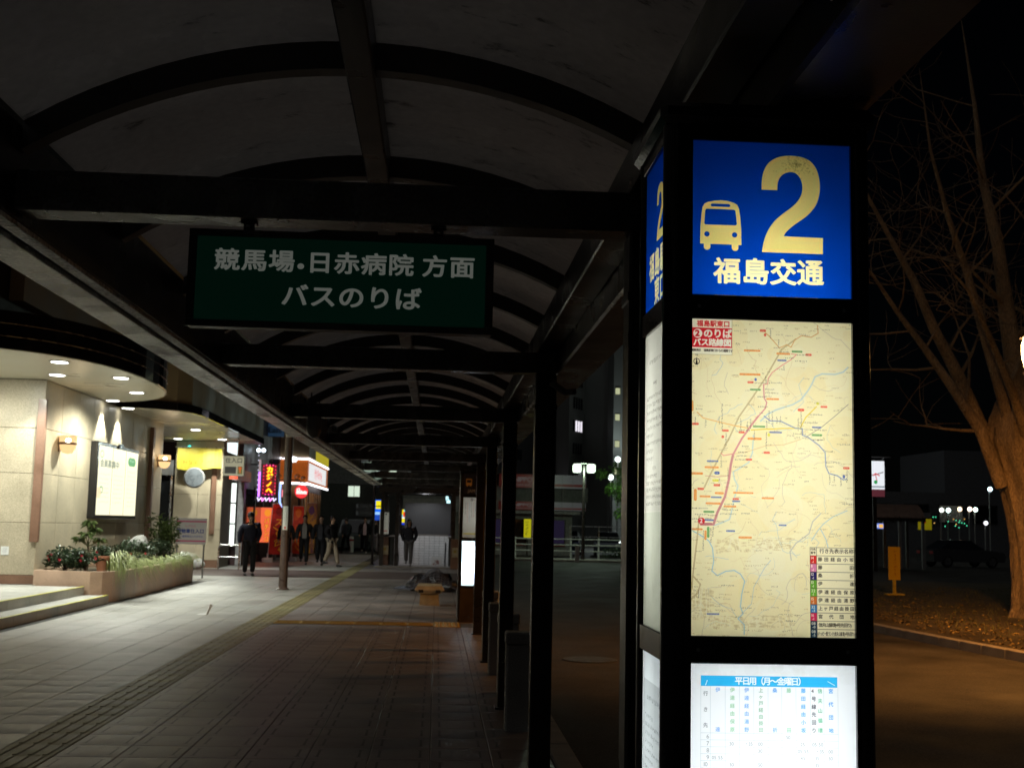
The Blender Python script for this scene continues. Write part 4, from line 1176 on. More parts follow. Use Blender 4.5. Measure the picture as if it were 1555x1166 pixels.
# downlights
E_DL = emit('downlight_glow', (1.0, 0.99, 0.90), 12.0)
DL1 = [(-6.47, 20.4, 4.19), (-5.99, 22.5, 4.19), (-6.34, 25.1, 4.19), (-7.34, 27.0, 4.19), (-7.34, 28.35, 4.15), (-7.4, 19.5, 4.19), (-8.3, 20.6, 4.19), (-7.1, 22.3, 4.19), (-9.3, 20.4, 4.19)]
DL2 = [(-7.06, 34.85, 4.16), (-8.45, 39.0, 4.16), (-7.0, 38.8, 4.16)]
for i, (x, y, z) in enumerate(DL1 + DL2):
    d = wb(MB().lathe([(0.175, -0.012), (0.178, -0.001)], 24, (x, y, z)), 'downlight', M_WHITE, bl)
    wb(MB().lathe([(0.135, -0.016), (0.135, -0.013)], 20, (x, y, z)), 'lens', E_DL, d)
    near_wall = i in (3, 4)
    pw = {0: 60, 1: 150, 2: 660, 3: 330, 4: 330, 5: 80, 6: 330, 7: 270, 8: 130, 9: 640, 10: 70, 11: 420}[i]
    spot('downlight_lamp', Vector((x, y, z - 0.06)) - wpos(bl), pw, WARMW, 78 if near_wall else (122 if i in (0, 1, 5, 7, 8) else (136 if i == 6 else 160)), 0.35 if near_wall else (0.3 if i in (0, 1, 5, 7, 8) else (0.5 if i == 6 else 0.6)), 0.06, bl, (0, 0.5, -1) if i in (5, 6, 8) else (0, 0, -1))
b = MB()
for x, y in ((-6.6, 23.6), (-7.0, 24.1)):
    b.box(x - 0.4, x + 0.4, y - 0.01, y + 0.01, 4.186, 4.1895)
wb(b, 'hatch_seam', M_GREY, bl)

# landing and step
ld = thing('entrance_steps', 'pale granite entrance steps with yellow nosing before the stone building', 'steps', (-8, 18, 0))
for j in range(15):
    y0 = 7.8 + j
    wbox('tread_slab', M_STEP, ld, -6.53, -6.05, y0 + 0.003, y0 + 0.997, 0, 0.146, ch=0.004)
    wbox('tread_slab', M_STEP, ld, -7.5, -6.5, y0 + 0.003, y0 + 0.997, 0.147, 0.296, ch=0.004)
    wbox('nosing', M_YEDGE, ld, -6.10, -6.046, y0 + 0.004, y0 + 0.996, 0.147, 0.151)
    wbox('nosing', M_YEDGE, ld, -6.55, -6.497, y0 + 0.004, y0 + 0.996, 0.297, 0.301)
wbox('landing', M_STEP, ld, -14, -7.503, 7.8, 23.13, 0, 0.296)

# wall lamps
def sconce(x, y, z, label):
    t = thing('wall_lamp', label, 'wall lamp', (x, y, z), 0, 'frosted uplight wall lamps on the granite wall')
    MB().box(-0.02, 0.03, -0.05, 0.05, -0.16, 0.10, ch=0.006).build('back_plate', M_BRONZE, t)
    MB().lathe([(0.166, -0.02), (0.171, -0.01), (0.171, 0.02), (0.166, 0.03)], 20, (0.17, 0, 0), capb=False, capt=False).build('cup', M_BRONZE, t, True)
    MB().lathe([(0.02, -0.20), (0.09, -0.18), (0.14, -0.11), (0.163, 0.0), (0.165, 0.14), (0.155, 0.16)], 18, (0.17, 0, 0)).build('glass_shade', emit('frosted_shade_glow', (1.0, 0.62, 0.28), 1.25), t, True)
    MB().ball((0.21, -0.12, 0.06), 0.062).build('bulb', emit('bulb_glow', (1.0, 0.9, 0.7), 9.0), t, True)
    point('wall_lamp_light', (0.36, -0.12, 0.2), 7, (1.0, 0.72, 0.42), 0.1, t)
sconce(-7.56, 24.15, 3.02, 'frosted wall lamp in bronze cup at the corner of the granite wall')
sconce(-7.56, 32.6, 3.12, 'frosted wall lamp glowing beside the dark doorway past the poster case')

# poster case
pc = thing('poster_case', 'backlit three panel poster case on the granite wall above the planter', 'poster case', (-7.56, 28.1, 1.55))
MB().box(0.0, 0.16, -1.78, 1.78, 0.0, 1.68, ch=0.01).build('case', M_BLACKMET, pc)
E_POST = emit_img('poster_face', art_poster(), 1.2)
for k in range(3):
    y0 = -1.70 + 1.14 * k
    o = MB().quad((0.164, y0, 0.08), (0.164, y0 + 1.11, 0.08), (0.164, y0 + 1.11, 1.60), (0.164, y0, 1.60)).build('poster', E_POST, pc)
    ul = o.data.uv_layers[0]
    for li, (u, v) in enumerate(((0, 0), (1, 0), (1, 1), (0, 1))): ul.data[li].uv = ((k + u) / 3, v)
MB().box(0.16, 0.20, -0.18, 0.18, 1.60, 1.72).build('clasp', M_BLACKMET, pc)

# small notice at the wall's foot
nt = thing('wall_notice', 'small white paper notice stuck low on the granite wall by the steps', 'notice', (-8.12, 23.155, 0.92))
_n = Art(64, 90, (225, 226, 224)); [_n.scribble(14, 16 + 9 * k, 6, 6, (90, 90, 95)) for k in range(6)]
MB().quad((-0.075, -0.006, -0.08), (0.075, -0.006, -0.08), (0.075, -0.006, 0.08), (-0.075, -0.006, 0.08)).build('paper', print_img('notice_paper', _n.image('paper_print')), nt)

# planter and what grows in it
po = [(-7.55, 23.12), (-6.42, 22.82), (-6.22, 22.92), (-6.09, 23.15), (-6.04, 23.6), (-6.03, 24.4), (-6.10, 27.5), (-6.20, 31.2), (-6.24, 31.33), (-7.55, 31.4)]
pt = thing('planter', 'curved rose brown stone planter bed along the granite wall', 'planter', (-6.9, 27, 0))
cxy = (-6.9, 27.0)
def inset(p, d):
    v = Vector((cxy[0] - p[0], (cxy[1] - p[1]) * 0.25)).normalized(); return (p[0] + v.x * d, p[1] + v.y * d)
b = MB()
n = len(po); q = [inset(p, 0.13) for p in po]
for i in range(n):
    j = (i + 1) % n
    b.add([(*po[i], 0), (*po[j], 0), (*po[j], 0.57), (*po[i], 0.57), (*q[i], 0.3), (*q[j], 0.3), (*q[j], 0.57), (*q[i], 0.57)], [(0, 1, 2, 3), (5, 4, 7, 6), (3, 2, 6, 7)])
wb(b, 'stone_wall', M_PLANTER, pt)
wb(MB().prism(q, 0.3, 0.50), 'soil', M_SOIL, pt)
def leaf(b, c, d, L, w, droop=0.15):
    d = Vector(d).normalized(); s = d.cross(Vector((0, 0, 1)))
    s = (s if s.length > 0.1 else Vector((1, 0, 0))).normalized() * w; c = Vector(c)
    k = len(b.v); m = c + d * L * 0.5 + Vector((0, 0, 0.02))
    b.add([c, m - s, c + d * L - Vector((0, 0, droop * L)), m + s], [(0, 1, 2), (0, 2, 3)])
M_LEAFD = mat('dark_glossy_leaf', (0.045, 0.075, 0.04), 0.28, 0, 0.5, 9, 0, 40)
M_LEAFG = mat('grassy_leaf', (0.22, 0.26, 0.09), 0.5, 0, 0.45, 5, 0, 40)
M_LEAFM = mat('mid_green_leaf', (0.09, 0.13, 0.04), 0.4, 0, 0.5, 8, 0, 40)
M_STEM = mat('twig', (0.10, 0.07, 0.045), 0.8)
M_FLOWER = mat('red_camellia', (0.55, 0.015, 0.05), 0.5)
def shrub(x, y, z, r, h, label, n=420, flowers=4, m=None, L=0.075, group='clipped shrubs in the stone planter'):
    t = thing('shrub', label, 'shrub', (x, y, z), 0, group)
    st = MB()
    for _ in range(7):
        an = rnd.uniform(0, 6.28); rr = rnd.uniform(0.2, 0.7) * r
        st.tube([(0, 0, -0.02), (rr * 0.4 * math.cos(an), rr * 0.4 * math.sin(an), h * 0.4), (rr * math.cos(an), rr * math.sin(an), h * 0.8)], [0.012, 0.009, 0.004], 5)
    st.build('stems', M_STEM, t)
    b = MB(); lumps = [(rnd.uniform(-0.6, 0.6) * r, rnd.uniform(-0.6, 0.6) * r, rnd.uniform(0.35, 0.75) * h, rnd.uniform(0.35, 0.6)) for _ in range(7)]
    for _ in range(int(n * 1.7)):
        lx, ly, lz, lr = rnd.choice(lumps)
        v = Vector((rnd.gauss(0, 1), rnd.gauss(0, 1), rnd.gauss(0, 1))).normalized() * lr * rnd.uniform(0.55, 1.0)
        p = Vector((lx + v.x * r, ly + v.y * r, max(0.02, lz + v.z * h * 0.6)))
        leaf(b, p, (v.x + rnd.gauss(0, .5), v.y + rnd.gauss(0, .5), rnd.uniform(-0.2, 0.8)), L * rnd.uniform(0.7, 1.3), L * 0.28)
    b.build('foliage', m or M_LEAFD, t)
    for _ in range(flowers):
        an = rnd.uniform(-2.6, -0.3); p = (r * 0.85 * math.cos(an), r * 0.85 * math.sin(an), rnd.uniform(0.4, 0.8) * h)
        f = MB()
        for k in range(6):
            a2 = k * 1.047; leaf(f, p, (math.cos(a2), -0.4, math.sin(a2)), 0.032, 0.014, 0)
        f.build('flower', M_FLOWER, t)
    return t
shrub(-7.15, 23.75, 0.50, 0.42, 0.48, 'glossy dark camellia shrub with red flowers by the pilaster', flowers=5)
shrub(-6.72, 23.55, 0.50, 0.40, 0.52, 'low dark camellia shrub at the rounded planter corner', flowers=3)
shrub(-6.75, 25.2, 0.50, 0.42, 0.50, 'dark camellia shrub behind the front grass tuft', flowers=2)
shrub(-6.75, 27.6, 0.50, 0.55, 0.62, 'rounded dark camellia shrub beside the grey rock under the poster case', 600, 4)
shrub(-6.75, 29.6, 0.50, 0.50, 0.58, 'dark camellia shrub between the grey rock and the tall bush', 500, 2)
shrub(-6.85, 30.8, 0.50, 0.42, 1.15, 'tall leafy bush at the far end of the planter', 420, 0, M_LEAFM, 0.12)
# small tree with leaf rosettes
dt = thing('dwarf_tree', 'small broadleaf tree with pale leaf rosettes growing among the camellias', 'tree', (-7.0, 24.6, 0.5))
MB().tube([(0, 0, 0), (0.03, 0, 0.3), (-0.02, 0.02, 0.6)], [0.03, 0.024, 0.016], 7).build('trunk', M_STEM, dt)
b = MB()
for (x, y, z) in ((-0.18, 0, 0.62), (0.1, 0.1, 0.80), (0.24, -0.05, 0.60), (-0.02, -0.1, 0.72), (0.0, 0.1, 0.95)):
    for k in range(26):
        a = k * 2.4; e = rnd.uniform(-0.3, 0.8)
        leaf(b, (x, y, z), (math.cos(a), math.sin(a), e), rnd.uniform(0.12, 0.22), 0.028, 0.4)
    b.tube([(0, 0, 0.5), (x, y, z)], 0.008, 4)
b.build('crown', M_LEAFM, dt)
def tuft(x, y, z, L, label, n=150, lean=(0.75, -0.35)):
    t = thing('grass_tuft', label, 'ornamental grass', (x, y, z), 0, 'arching grass tufts along the planter rim')
    b = MB()
    for _ in range(n):
        an = rnd.uniform(0, 6.28); d = Vector((math.cos(an) * 0.6 + lean[0], math.sin(an) * 0.6 + lean[1], 0)); l = L * rnd.uniform(0.35, 1.2); w = 0.006
        p = Vector((rnd.gauss(0, 0.07), rnd.gauss(0, 0.07), 0)); s = Vector((-d.y, d.x, 0)).normalized() * w
        q1 = p + d * l * 0.28 + Vector((0, 0, l * 0.46)); q2 = p + d * l * 0.66 + Vector((0, 0, l * 0.36)); q3 = p + d * l * 1.0 + Vector((0, 0, l * rnd.uniform(-0.45, 0.3)))
        b.add([p - s, p + s, q1 + s, q1 - s, q2 + s, q2 - s, q3], [(0, 1, 2, 3), (3, 2, 4, 5), (5, 4, 6)])
    b.build('blades', M_LEAFG, t)
    MB().lathe([(0.07, -0.02), (0.05, 0.05)], 8).build('crown_base', M_LEAFG, t)
for i, (x, y, L, lab) in enumerate(((-6.20, 23.65, 0.85, 'pale green grass tuft spilling over the rounded planter corner'), (-6.24, 24.9, 0.5, 'pale grass tuft behind the one at the planter corner'), (-6.28, 26.2, 0.46, 'pale grass tuft below the near end of the poster case'), (-6.30, 27.5, 0.45, 'pale grass tuft in front of the rounded camellia'), (-6.32, 28.7, 0.45, 'pale grass tuft in front of the grey rock'), (-6.36, 29.8, 0.5, 'pale grass tuft second from the far end of the planter'), (-6.40, 30.8, 0.5, 'pale grass tuft at the very far end of the planter'))):
    tuft(x, y, 0.50, L, lab)
rk = thing('garden_rock', 'rough grey garden rock between shrubs in the planter', 'rock', (-6.98, 28.7, 0.52))
b = MB().ball((0, 0, 0.3), 0.26, 0.22, 0.36, 12, 8)
b.v = [(x + 0.05 * math.sin(9 * z + 3 * x), y + 0.04 * math.sin(7 * x), z + 0.05 * math.sin(8 * y + 5 * x)) for x, y, z in b.v]
b.build('stone', mat('rock', (0.28, 0.28, 0.27), 0.8, 0, 0.3, 6, 0.8, 40), rk)
pp = thing('flower_pot', 'terracotta flower pot half hidden in the camellias', 'pot', (-6.62, 24.35, 0.5))
MB().lathe([(0.10, 0), (0.15, 0.26), (0.17, 0.26), (0.17, 0.31), (0.14, 0.31), (0.13, 0.26)], 14).build('body', mat('terracotta', (0.36, 0.14, 0.07), 0.7), pp, True)

# ------------------------------------------------------------------ signs on the far side of the planter
def card(t, art_mat, w, h, y=-0.02, z=0.0, name='face'):
    return MB().quad((-w / 2, y, z - h / 2), (w / 2, y, z - h / 2), (w / 2, y, z + h / 2), (-w / 2, y, z + h / 2)).build(name, art_mat, t)
cs = thing('parking_sign', 'white standing sign with blue lettering and pink stripes by the planter end', 'sign', (-6.67, 33.0, 0))
MB().box(-0.42, 0.42, 0.0, 0.03, 0.90, 1.61, ch=0.004).build('board', M_WHITE, cs)
for s in (-1, 1): MB().box(s * 0.36 - 0.02, s * 0.36 + 0.02, 0.032, 0.06, 0, 1.5).build('leg', M_GREY, cs)
A = Art(320, 270, (216, 218, 226)); A.rect(0, 26, 320, 40, (214, 84, 140)); A.rect(0, 232, 320, 246, (214, 84, 140))
A.text('レアルヒ', 96, 66, 30, (220, 150, 180), 0.02); A.text('荷物車仕入口', 12, 110, 48, (44, 72, 170), 0.03); A.text('一般車両は入れません', 50, 178, 24, (90, 110, 190), 0.02)
card(cs, print_img('parking_print', A.image('parking_print')), 0.82, 0.69, -0.004, 1.255)
# yellow lit canopy banner and round mirror at the recess
yb = thing('cloth_banner', 'yellow lit shop banner hanging over the recessed granite wall', 'banner', (-7.85, 39.6, 3.55))
A = Art(240, 160, (190, 176, 60)); [A.scribble(30, 90, 6, 30, (150, 120, 30), 0.8)]
b = MB(); N = 12
for i in range(N):
    u0, u1 = i / N, (i + 1) / N; X = lambda u: -0.72 + 1.44 * u; Y = lambda u: 0.05 * math.sin(9 * u); zt = 0.36; zl = lambda u: -0.34 - 0.05 * math.sin(5 * u)
    k = len(b.f); b.add([(X(u0), Y(u0), zl(u0)), (X(u1), Y(u1), zl(u1)), (X(u1), Y(u1), zt), (X(u0), Y(u0), zt)], [(0, 1, 2, 3)]); b.uv[k] = [(u0, 0), (u1, 0), (u1, 1), (u0, 1)]
b.build('cloth', print_img('banner_print', A.image('banner_print')), yb)
MB().tube([(-0.8, 0, 0.37), (0.8, 0, 0.37)], 0.02).build('rail', M_METAL, yb)
spot('banner_lamp', (0, -0.9, 0.45), 5, (1.0, 0.92, 0.5), 100, 0.5, 0.05, yb, (0, 0.9, -0.5))
rm = thing('round_sign', 'dim round grey disc sign under the yellow banner', 'sign', (-7.95, 39.5, 2.92))
MB().lathe([(0.30, 0), (0.34, 0.02), (0.34, 0.07), (0.30, 0.09)], 28).build('rim', M_GREY, rm).rotation_euler = (R(90), 0, 0)
o = MB().lathe([(0.29, 0.091), (0.29, 0.095)], 28).build('face', mat('dim_disc', (0.16, 0.18, 0.20), 0.3), rm); o.rotation_euler = (R(90), 0, 0)
ns = thing('neon_tube', 'short green neon tube hanging in the dark shop entrance', 'neon light', (-8.3, 39.7, 3.9))
MB().tube([(-0.10, 0, -0.09), (0.0, 0, 0.0), (0.12, 0, 0.07)], 0.035).build('tube', emit('green_neon', (0.05, 0.9, 0.75), 2.2), ns)
MB().tube([(0.0, 0, 0.0), (0, 0.02, 0.2)], 0.006, 5).build('wire', M_DARK, ns)
# white light box column
lb = thing('light_box', 'tall white light box of three stacked lit panels beside the doorway', 'light box', (-7.2, 42.0, 0.72))
MB().box(-0.24, 0.24, 0.0, 0.25, -0.05, 2.2, ch=0.01).build('case', M_DARK, lb)
for k in range(3):
    MB().box(-0.20, 0.20, -0.012, -0.001, 0.03 + 0.715 * k, 0.70 + 0.715 * k).build('lit_panel', emit('lightbox_white', (0.92, 1.0, 0.94), 1.6), lb)
jb = thing('service_door', 'pale grey door leaf beside the white light box', 'door', (-6.82, 41.9, 0))
MB().box(-0.10, 0.10, 0, 0.05, 0.02, 2.9, ch=0.004).build('leaf', mat('pale_door', (0.32, 0.32, 0.34), 0.5), jb)
MB().tube([(-0.05, -0.03, 0.95), (-0.05, -0.03, 1.2)], 0.012).build('handle', M_METAL, jb)
# projecting entrance sign with LED
es = thing('entrance_sign', 'projecting white entrance sign with dark display and amber LED', 'sign', (-6.45, 38.0, 2.96))
MB().box(-0.32, 0.32, 0.0, 0.2, 0.0, 0.63, ch=0.008).build('case', M_WHITE, es)
A = Art(240, 240, (196, 192, 160)); A.text('仕入口', 14, 16, 70, (70, 70, 66), 0.02); A.rect(14, 130, 150, 216, (30, 32, 32)); A.rect(168, 126, 226, 222, (120, 110, 40))
A.circ(197, 150, 20, (250, 100, 20)); A.rect(188, 150, 206, 205, (240, 120, 20))
card(es, emit_img('entrance_face', A.image('entrance_print'), 0.55), 0.62, 0.61, -0.003, 0.315)
MB().tube([(0.1, 0.1, 0.63), (0.1, 0.1, 1.2)], 0.025).build('hanger', M_METAL, es)
ws = thing('projecting_light', 'small white glowing box hanging above the entrance sign', 'light box', (-6.55, 38.2, 3.72))
MB().prism([(-0.16, 0.0), (0.15, -0.10), (0.18, 0.30), (-0.17, 0.30)], 0.0, 0.12, 'y').build('lantern', emit('white_cube', (0.9, 1.0, 1.0), 1.3), ws)
MB().box(-0.18, 0.18, 0.02, 0.10, 0.31, 0.34).build('lid', M_GREY, ws)
tbr = thing('barrier_rail', 'low U shaped steel barrier rail before the light box', 'barrier', (-6.6, 38.9, 0))
MB().tube([(-0.35, 0, 0), (-0.35, 0, 0.7), (-0.30, 0, 0.78), (0.25, 0, 0.78), (0.31, 0, 0.70), (0.31, 0, 0)], 0.03).build('hoop', M_METAL, tbr)
MB().tube([(-0.35, 0, 0.40), (0.31, 0, 0.40)], 0.02).build('crossbar', M_METAL, tbr)
bg = thing('plastic_bag', 'crumpled white plastic bag on the ground by the granite wall', 'bag', (-7.55, 38.7, 0))
b = MB().ball((0, 0, 0.16), 0.2, 0.18, 0.18, 12, 9)
b.v = [(x * (1 + .2 * math.sin(11 * z + 5 * y)), y * (1 + .2 * math.sin(13 * x)), max(0.004, z + 0.02 * math.sin(17 * x))) for x, y, z in b.v]
b.build('sack', mat('white_plastic', (0.6, 0.6, 0.6), 0.35, bump=0.6), bg)

# ------------------------------------------------------------------ the pachinko hall
ph = thing('amusement_hall', 'dark plum amusement hall building behind the neon signs', 'building', (-10, 47, 0))
wbox('wall', M_DARKWALL, ph, -14, -6.85, 42.3, 51.9, 0, 11)
for k in range(4):
    wbox('shopfront_glass', M_GLASSD, ph, -6.848, -6.83, 43.2 + 2.1 * k, 45.1 + 2.1 * k, 0.3, 2.7)
    wbox('mullion', M_DARK, ph, -6.848, -6.80, 45.11 + 2.1 * k, 45.29 + 2.1 * k, 0, 2.8)
wbox('eave', mat('red_eave', (0.42, 0.06, 0.03), 0.4), ph, -6.84, -6.55, 39.5, 42.25, 2.9, 3.25)
wbox('column', mat('grey_column', (0.16, 0.15, 0.16), 0.5), ph, -6.82, -6.55, 49.4, 49.8, 0, 4.1)
nb = thing('neon_sign', 'vertical neon blade sign with glowing yellow katakana and pink dots', 'neon sign', (-6.16, 44.0, 2.49))
MB().box(-0.27, 0.27, 0.0, 0.16, 0.0, 1.14, ch=0.01).build('case', M_BLACKMET, nb)
A = Art(150, 320, (84, 6, 16))
for i, ch in enumerate('カジノヘ'):
    A.text(ch, 42, 18 + i * 72, 70, (255, 40, 20), 0.12); A.text(ch, 42, 18 + i * 72, 70, (255, 214, 30), 0.055)
for k in range(9):
    for x in (14, 136):
        A.circ(x, 18 + k * 35, 6, (255, 30, 90))
for x in (40, 75, 110): A.circ(x, 8, 8, (255, 60, 140)); A.circ(x, 312, 7, (255, 40, 160))
card(nb, emit_img('neon_face', A.image('neon_print'), 1.7), 0.52, 1.12, -0.004, 0.57)
for z in (0.02, 1.12):
    MB().tube([(-0.27, 0.08, z), (-0.70, 0.08, z)], 0.025).build('bracket', M_DARK, nb)
MB().tube([(-0.36, 0.0, -0.05), (-0.36, 0.0, 0.86)], 0.04).build('side_tube', emit('violet_neon', (0.55, 0.18, 1.0), 2.2), nb)
MB().tube([(-0.36, 0.0, 0.87), (-0.36, 0.0, 1.3)], 0.04).build('side_tube', emit('pale_tube', (0.8, 0.6, 0.6), 0.5), nb)
for k in range(5): MB().tube([(-0.40 + 0.14 * k, 0.02, -0.08), (-0.36 + 0.14 * k, -0.02, -0.2), (-0.28 + 0.14 * k, 0.0, -0.10)], 0.03, 6).build('loop_tube', emit('pink_neon', (1.0, 0.25, 0.75), 2.4) if k % 2 else emit('white_pink_neon', (0.75, 0.7, 1.0), 1.6), nb)
bv = thing('neon_curve', 'curved blue and pink neon tube beside the katakana blade sign', 'neon light', (-5.72, 44.2, 2.0))
MB().tube([(-0.05, 0, 0.95), (-0.07, 0, 0.6), (-0.05, 0, 0.25), (0.06, 0, 0.05), (0.1, 0, 0.3)], 0.04).build('tube', emit('blue_neon', (0.35, 0.5, 1.0), 1.8), bv)
MB().box(0.0, 0.24, 0.0, 0.05, 0.45, 0.72).build('panel', emit('pink_panel', (1.0, 0.28, 0.35), 1.0), bv)
MB().tube([(-0.1, 0.1, 0.95), (-0.1, 0.1, 1.2)], 0.01, 5).build('hanger', M_DARK, bv)
ls = thing('light_string', 'vertical string of tiny white bulbs on the plum wall', 'string lights', (-6.62, 44.3, 2.6))
MB().tube([(0, 0, 0), (0, 0, 3.2)], 0.01, 5).build('cable', M_DARK, ls)
for k in range(17): MB().ball((0, -0.02, 0.1 + 0.18 * k), 0.028, n=6, m=5).build('bulb', emit('tiny_bulb', (0.8, 0.8, 1.0), 0.8), ls)
wl = thing('flood_lamp', 'bluish white twin flood lamp high on the plum wall', 'flood lamp', (-6.55, 44.3, 4.15))
for s in (-1, 1): MB().ball((s * 0.09, 0, 0), 0.075).build('lamp', emit('bluewhite', (0.75, 0.9, 1.0), 6.0), wl)
MB().box(-0.2, 0.2, 0.09, 0.14, -0.03, 0.03).build('bar', M_DARK, wl)
sl = thing('gooseneck_lamp', 'gooseneck lamp with bright white bulb above the neon sign', 'lamp', (-5.75, 47.0, 3.9))
MB().tube([(-0.55, 0.1, -0.2), (-0.4, 0.05, 0.12), (-0.1, 0, 0.27), (0.08, 0, 0.22)], 0.02).build('arm', M_RED, sl)
MB().ball((0.06, 0, 0.08), 0.16, 0.13, 0.11).build('bulb', emit('gooseneck_bulb', (0.8, 0.95, 1.0), 6.0), sl)
for i, (x, y, z, w, lab) in enumerate(((-6.56, 48.0, 4.92, 0.70, 'dim blue sign lettered East high on the plum wall'), (-4.45, 64.5, 4.3, 0.75, 'far dim blue sign lettered East past the orange shop'))):
    t = thing('east_sign', lab, 'sign', (x, y, z), 0, 'blue East signs')
    h = 0.72 if i == 0 else 0.5
    MB().box(-w / 2, w / 2, 0, 0.08, 0, h, ch=0.006).build('board', M_DARK, t)
    if i == 0:
        A = Art(200, 190, (70, 110, 150)); A.text('East', 20, 70, 88, (16, 18, 26), 0.035)
        EAST = emit_img('east_face', A.image('east_print'), 0.16)
    card(t, EAST, w - 0.02, h - 0.02, -0.003, h / 2)
# light panel with パチンコ and nobori
pk = thing('pachinko_panel', 'leaning orange lit panel lettered pachinko under the neon sign', 'sign', (-6.58, 46.9, 0.72))
A = Art(150, 330, (250, 110, 70)); A.circ(78, 50, 34, (250, 150, 40))
for i, ch in enumerate('パチンコ'): A.text(ch, 44, 96 + i * 57, 58, (200, 40, 16), 0.09); A.text(ch, 44, 96 + i * 57, 58, (255, 170, 50), 0.03)
MB().box(-0.29, 0.29, 0.0, 0.12, -0.02, 1.40, ch=0.006).build('case', M_DARK, pk)
card(pk, emit_img('pachinko_face', A.image('pachinko_print'), 0.95), 0.56, 1.34, -0.003, 0.69)
MB().box(-0.25, 0.25, 0.0, 0.2, -0.71, -0.03).build('stand', M_DARK, pk)
def nobori(x, y, h, w, name, word, bg, col, edge, label, lean=0.0, emitv=0.0):
    t = thing('banner_flag', label, 'banner', (x, y, 0), 0, 'upright shop banners by the pachinko entrance')
    MB().box(-0.19, 0.19, -0.19, 0.19, 0.0, 0.17, ch=0.02).build('water_base', M_WHITE, t)
    MB().tube([(0, 0, 0.175), (0, 0, 0.34)], 0.035).build('socket', M_WHITE, t)
    MB().tube([(0, 0, 0.17), (lean, 0, h)], 0.012, 6).build('pole', M_WHITE, t)
    MB().tube([(lean, 0, h - 0.02), (lean + w, 0, h - 0.02)], 0.008, 5).build('arm', M_WHITE, t)
    im = art_nobori(name, bg, col, edge, word, len(name) + int(h * 10))
    b = MB(); N = 10
    for i in range(N):
        z0, z1 = 0.30 + (h - 0.33) * i / N, 0.30 + (h - 0.33) * (i + 1) / N
        f = lambda z: 0.05 * math.sin(4 * z); l = lambda z: lean * z / h
        k = len(b.f); b.add([(l(z0), f(z0), z0), (l(z0) + w, f(z0) - 0.05 * math.sin(3 * z0), z0), (l(z1) + w, f(z1) - 0.05 * math.sin(3 * z1), z1), (l(z1), f(z1), z1)], [(0, 1, 2, 3)]); b.uv[k] = [(0, i / N), (1, i / N), (1, (i + 1) / N), (0, (i + 1) / N)]
    m = print_img(name, im)
    pb = m.node_tree.nodes['Principled BSDF']
    if emitv:
        l_ = m.node_tree.links; l_.new(pb.inputs['Base Color'].links[0].from_socket, pb.inputs['Emission Color']); pb.inputs['Emission Strength'].default_value = 0.0
    b.build('cloth', m, t)
nobori(-6.42, 46.3, 2.25, 0.6, 'flag_red_gold', 'ス', (196, 40, 26), (250, 190, 40), (120, 16, 10), 'red banner flag with gold lettering beside the orange panel', 0.12)
nobori(-5.72, 48.0, 2.2, 0.42, 'flag_red_flame', '', (214, 60, 30), (250, 170, 60), (240, 140, 40), 'flame red banner flag partly behind the dark street pole')
nobori(-5.35, 48.6, 2.35, 0.42, 'flag_purple', '', (196, 160, 60), (240, 190, 90), (90, 60, 140), 'purple and yellow banner flag leaning at the shop corner', 0.10)
spot('shop_front_light', (-5.9, 45.2, 3.2), 60, (1.0, 0.5, 0.35), 120, 0.6, 0.1, None, (0.0, 0.6, -1.0))

# ------------------------------------------------------------------ orange corner shop
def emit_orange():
    m = mat('orange_glow_panel', (0.55, 0.14, 0.02), 0.4); b = m.node_tree.nodes['Principled BSDF']
    b.inputs['Emission Color'].default_value = (0.75, 0.16, 0.02, 1); b.inputs['Emission Strength'].default_value = 0.32; return m  # own glow stands in for the strip lights shining on the orange
os_ = thing('orange_shop', 'orange corner shop with white lit sign band and yellow upper wall', 'shop', (-7.5, 56, 0))
wbox('wall', M_DARKWALL, os_, -12, -6.0, 52.3, 62, 0, 10)
wbox('upper_wall', M_TANWALL, os_, -9, -5.62, 52.1, 54.9, 4.36, 9)
yl = wbox('yellow_panel', emit('yellow_lit_panel', (0.95, 0.80, 0.06), 0.42), os_, -5.9, -5.60, 55.0, 61.2, 4.36, 6.2)
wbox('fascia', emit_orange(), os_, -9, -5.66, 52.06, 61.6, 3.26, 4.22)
E_LED = emit('led_line', (0.95, 0.95, 1.0), 2.6)
for z in (3.16, 4.23):
    wbox('light_strip', E_LED, os_, -6.9, -5.63, 52.00, 52.05, z, z + 0.09); wbox('light_strip', E_LED, os_, -5.655, -5.61, 52.055, 61.6, z, z + 0.09)
A = Art(400, 200, (250, 250, 250))
for k in range(6): A.line([(0, 20 + 32 * k), (400, 20 + 32 * k)], 4, (200, 200, 205))
A.rect(110, 0, 310, 200, (252, 246, 246)); 
for i in range(7): A.line([(125 + 26 * i, rnd.uniform(30, 60)), (132 + 26 * i, rnd.uniform(130, 170))], 8, (240, 80, 90)); A.line([(120 + 26 * i, rnd.uniform(70, 120)), (146 + 26 * i, rnd.uniform(60, 110))], 6, (244, 110, 116))
o = MB().quad((-5.652, 52.5, 3.36), (-5.652, 60.6, 3.36), (-5.652, 60.6, 4.12), (-5.652, 52.5, 4.12)); wb(o, 'sign_face', emit_img('shop_sign_face', A.image('shop_sign_print'), 0.85), os_)
for k in range(9):
    y0 = 52.5 + k * 1.0
    wbox('shopfront_slat', mat('wood_slat', (0.42, 0.22, 0.09), 0.5), os_, -5.99, -5.9, y0, y0 + 0.35, 0.3, 2.9)
    wbox('shopfront_glass', emit('warm_shop_window', (1.0, 0.55, 0.2), 0.30) if k in (1, 3, 4) else M_GLASSD, os_, -5.99, -5.96, y0 + 0.36, y0 + 0.99, 0.3, 2.9)
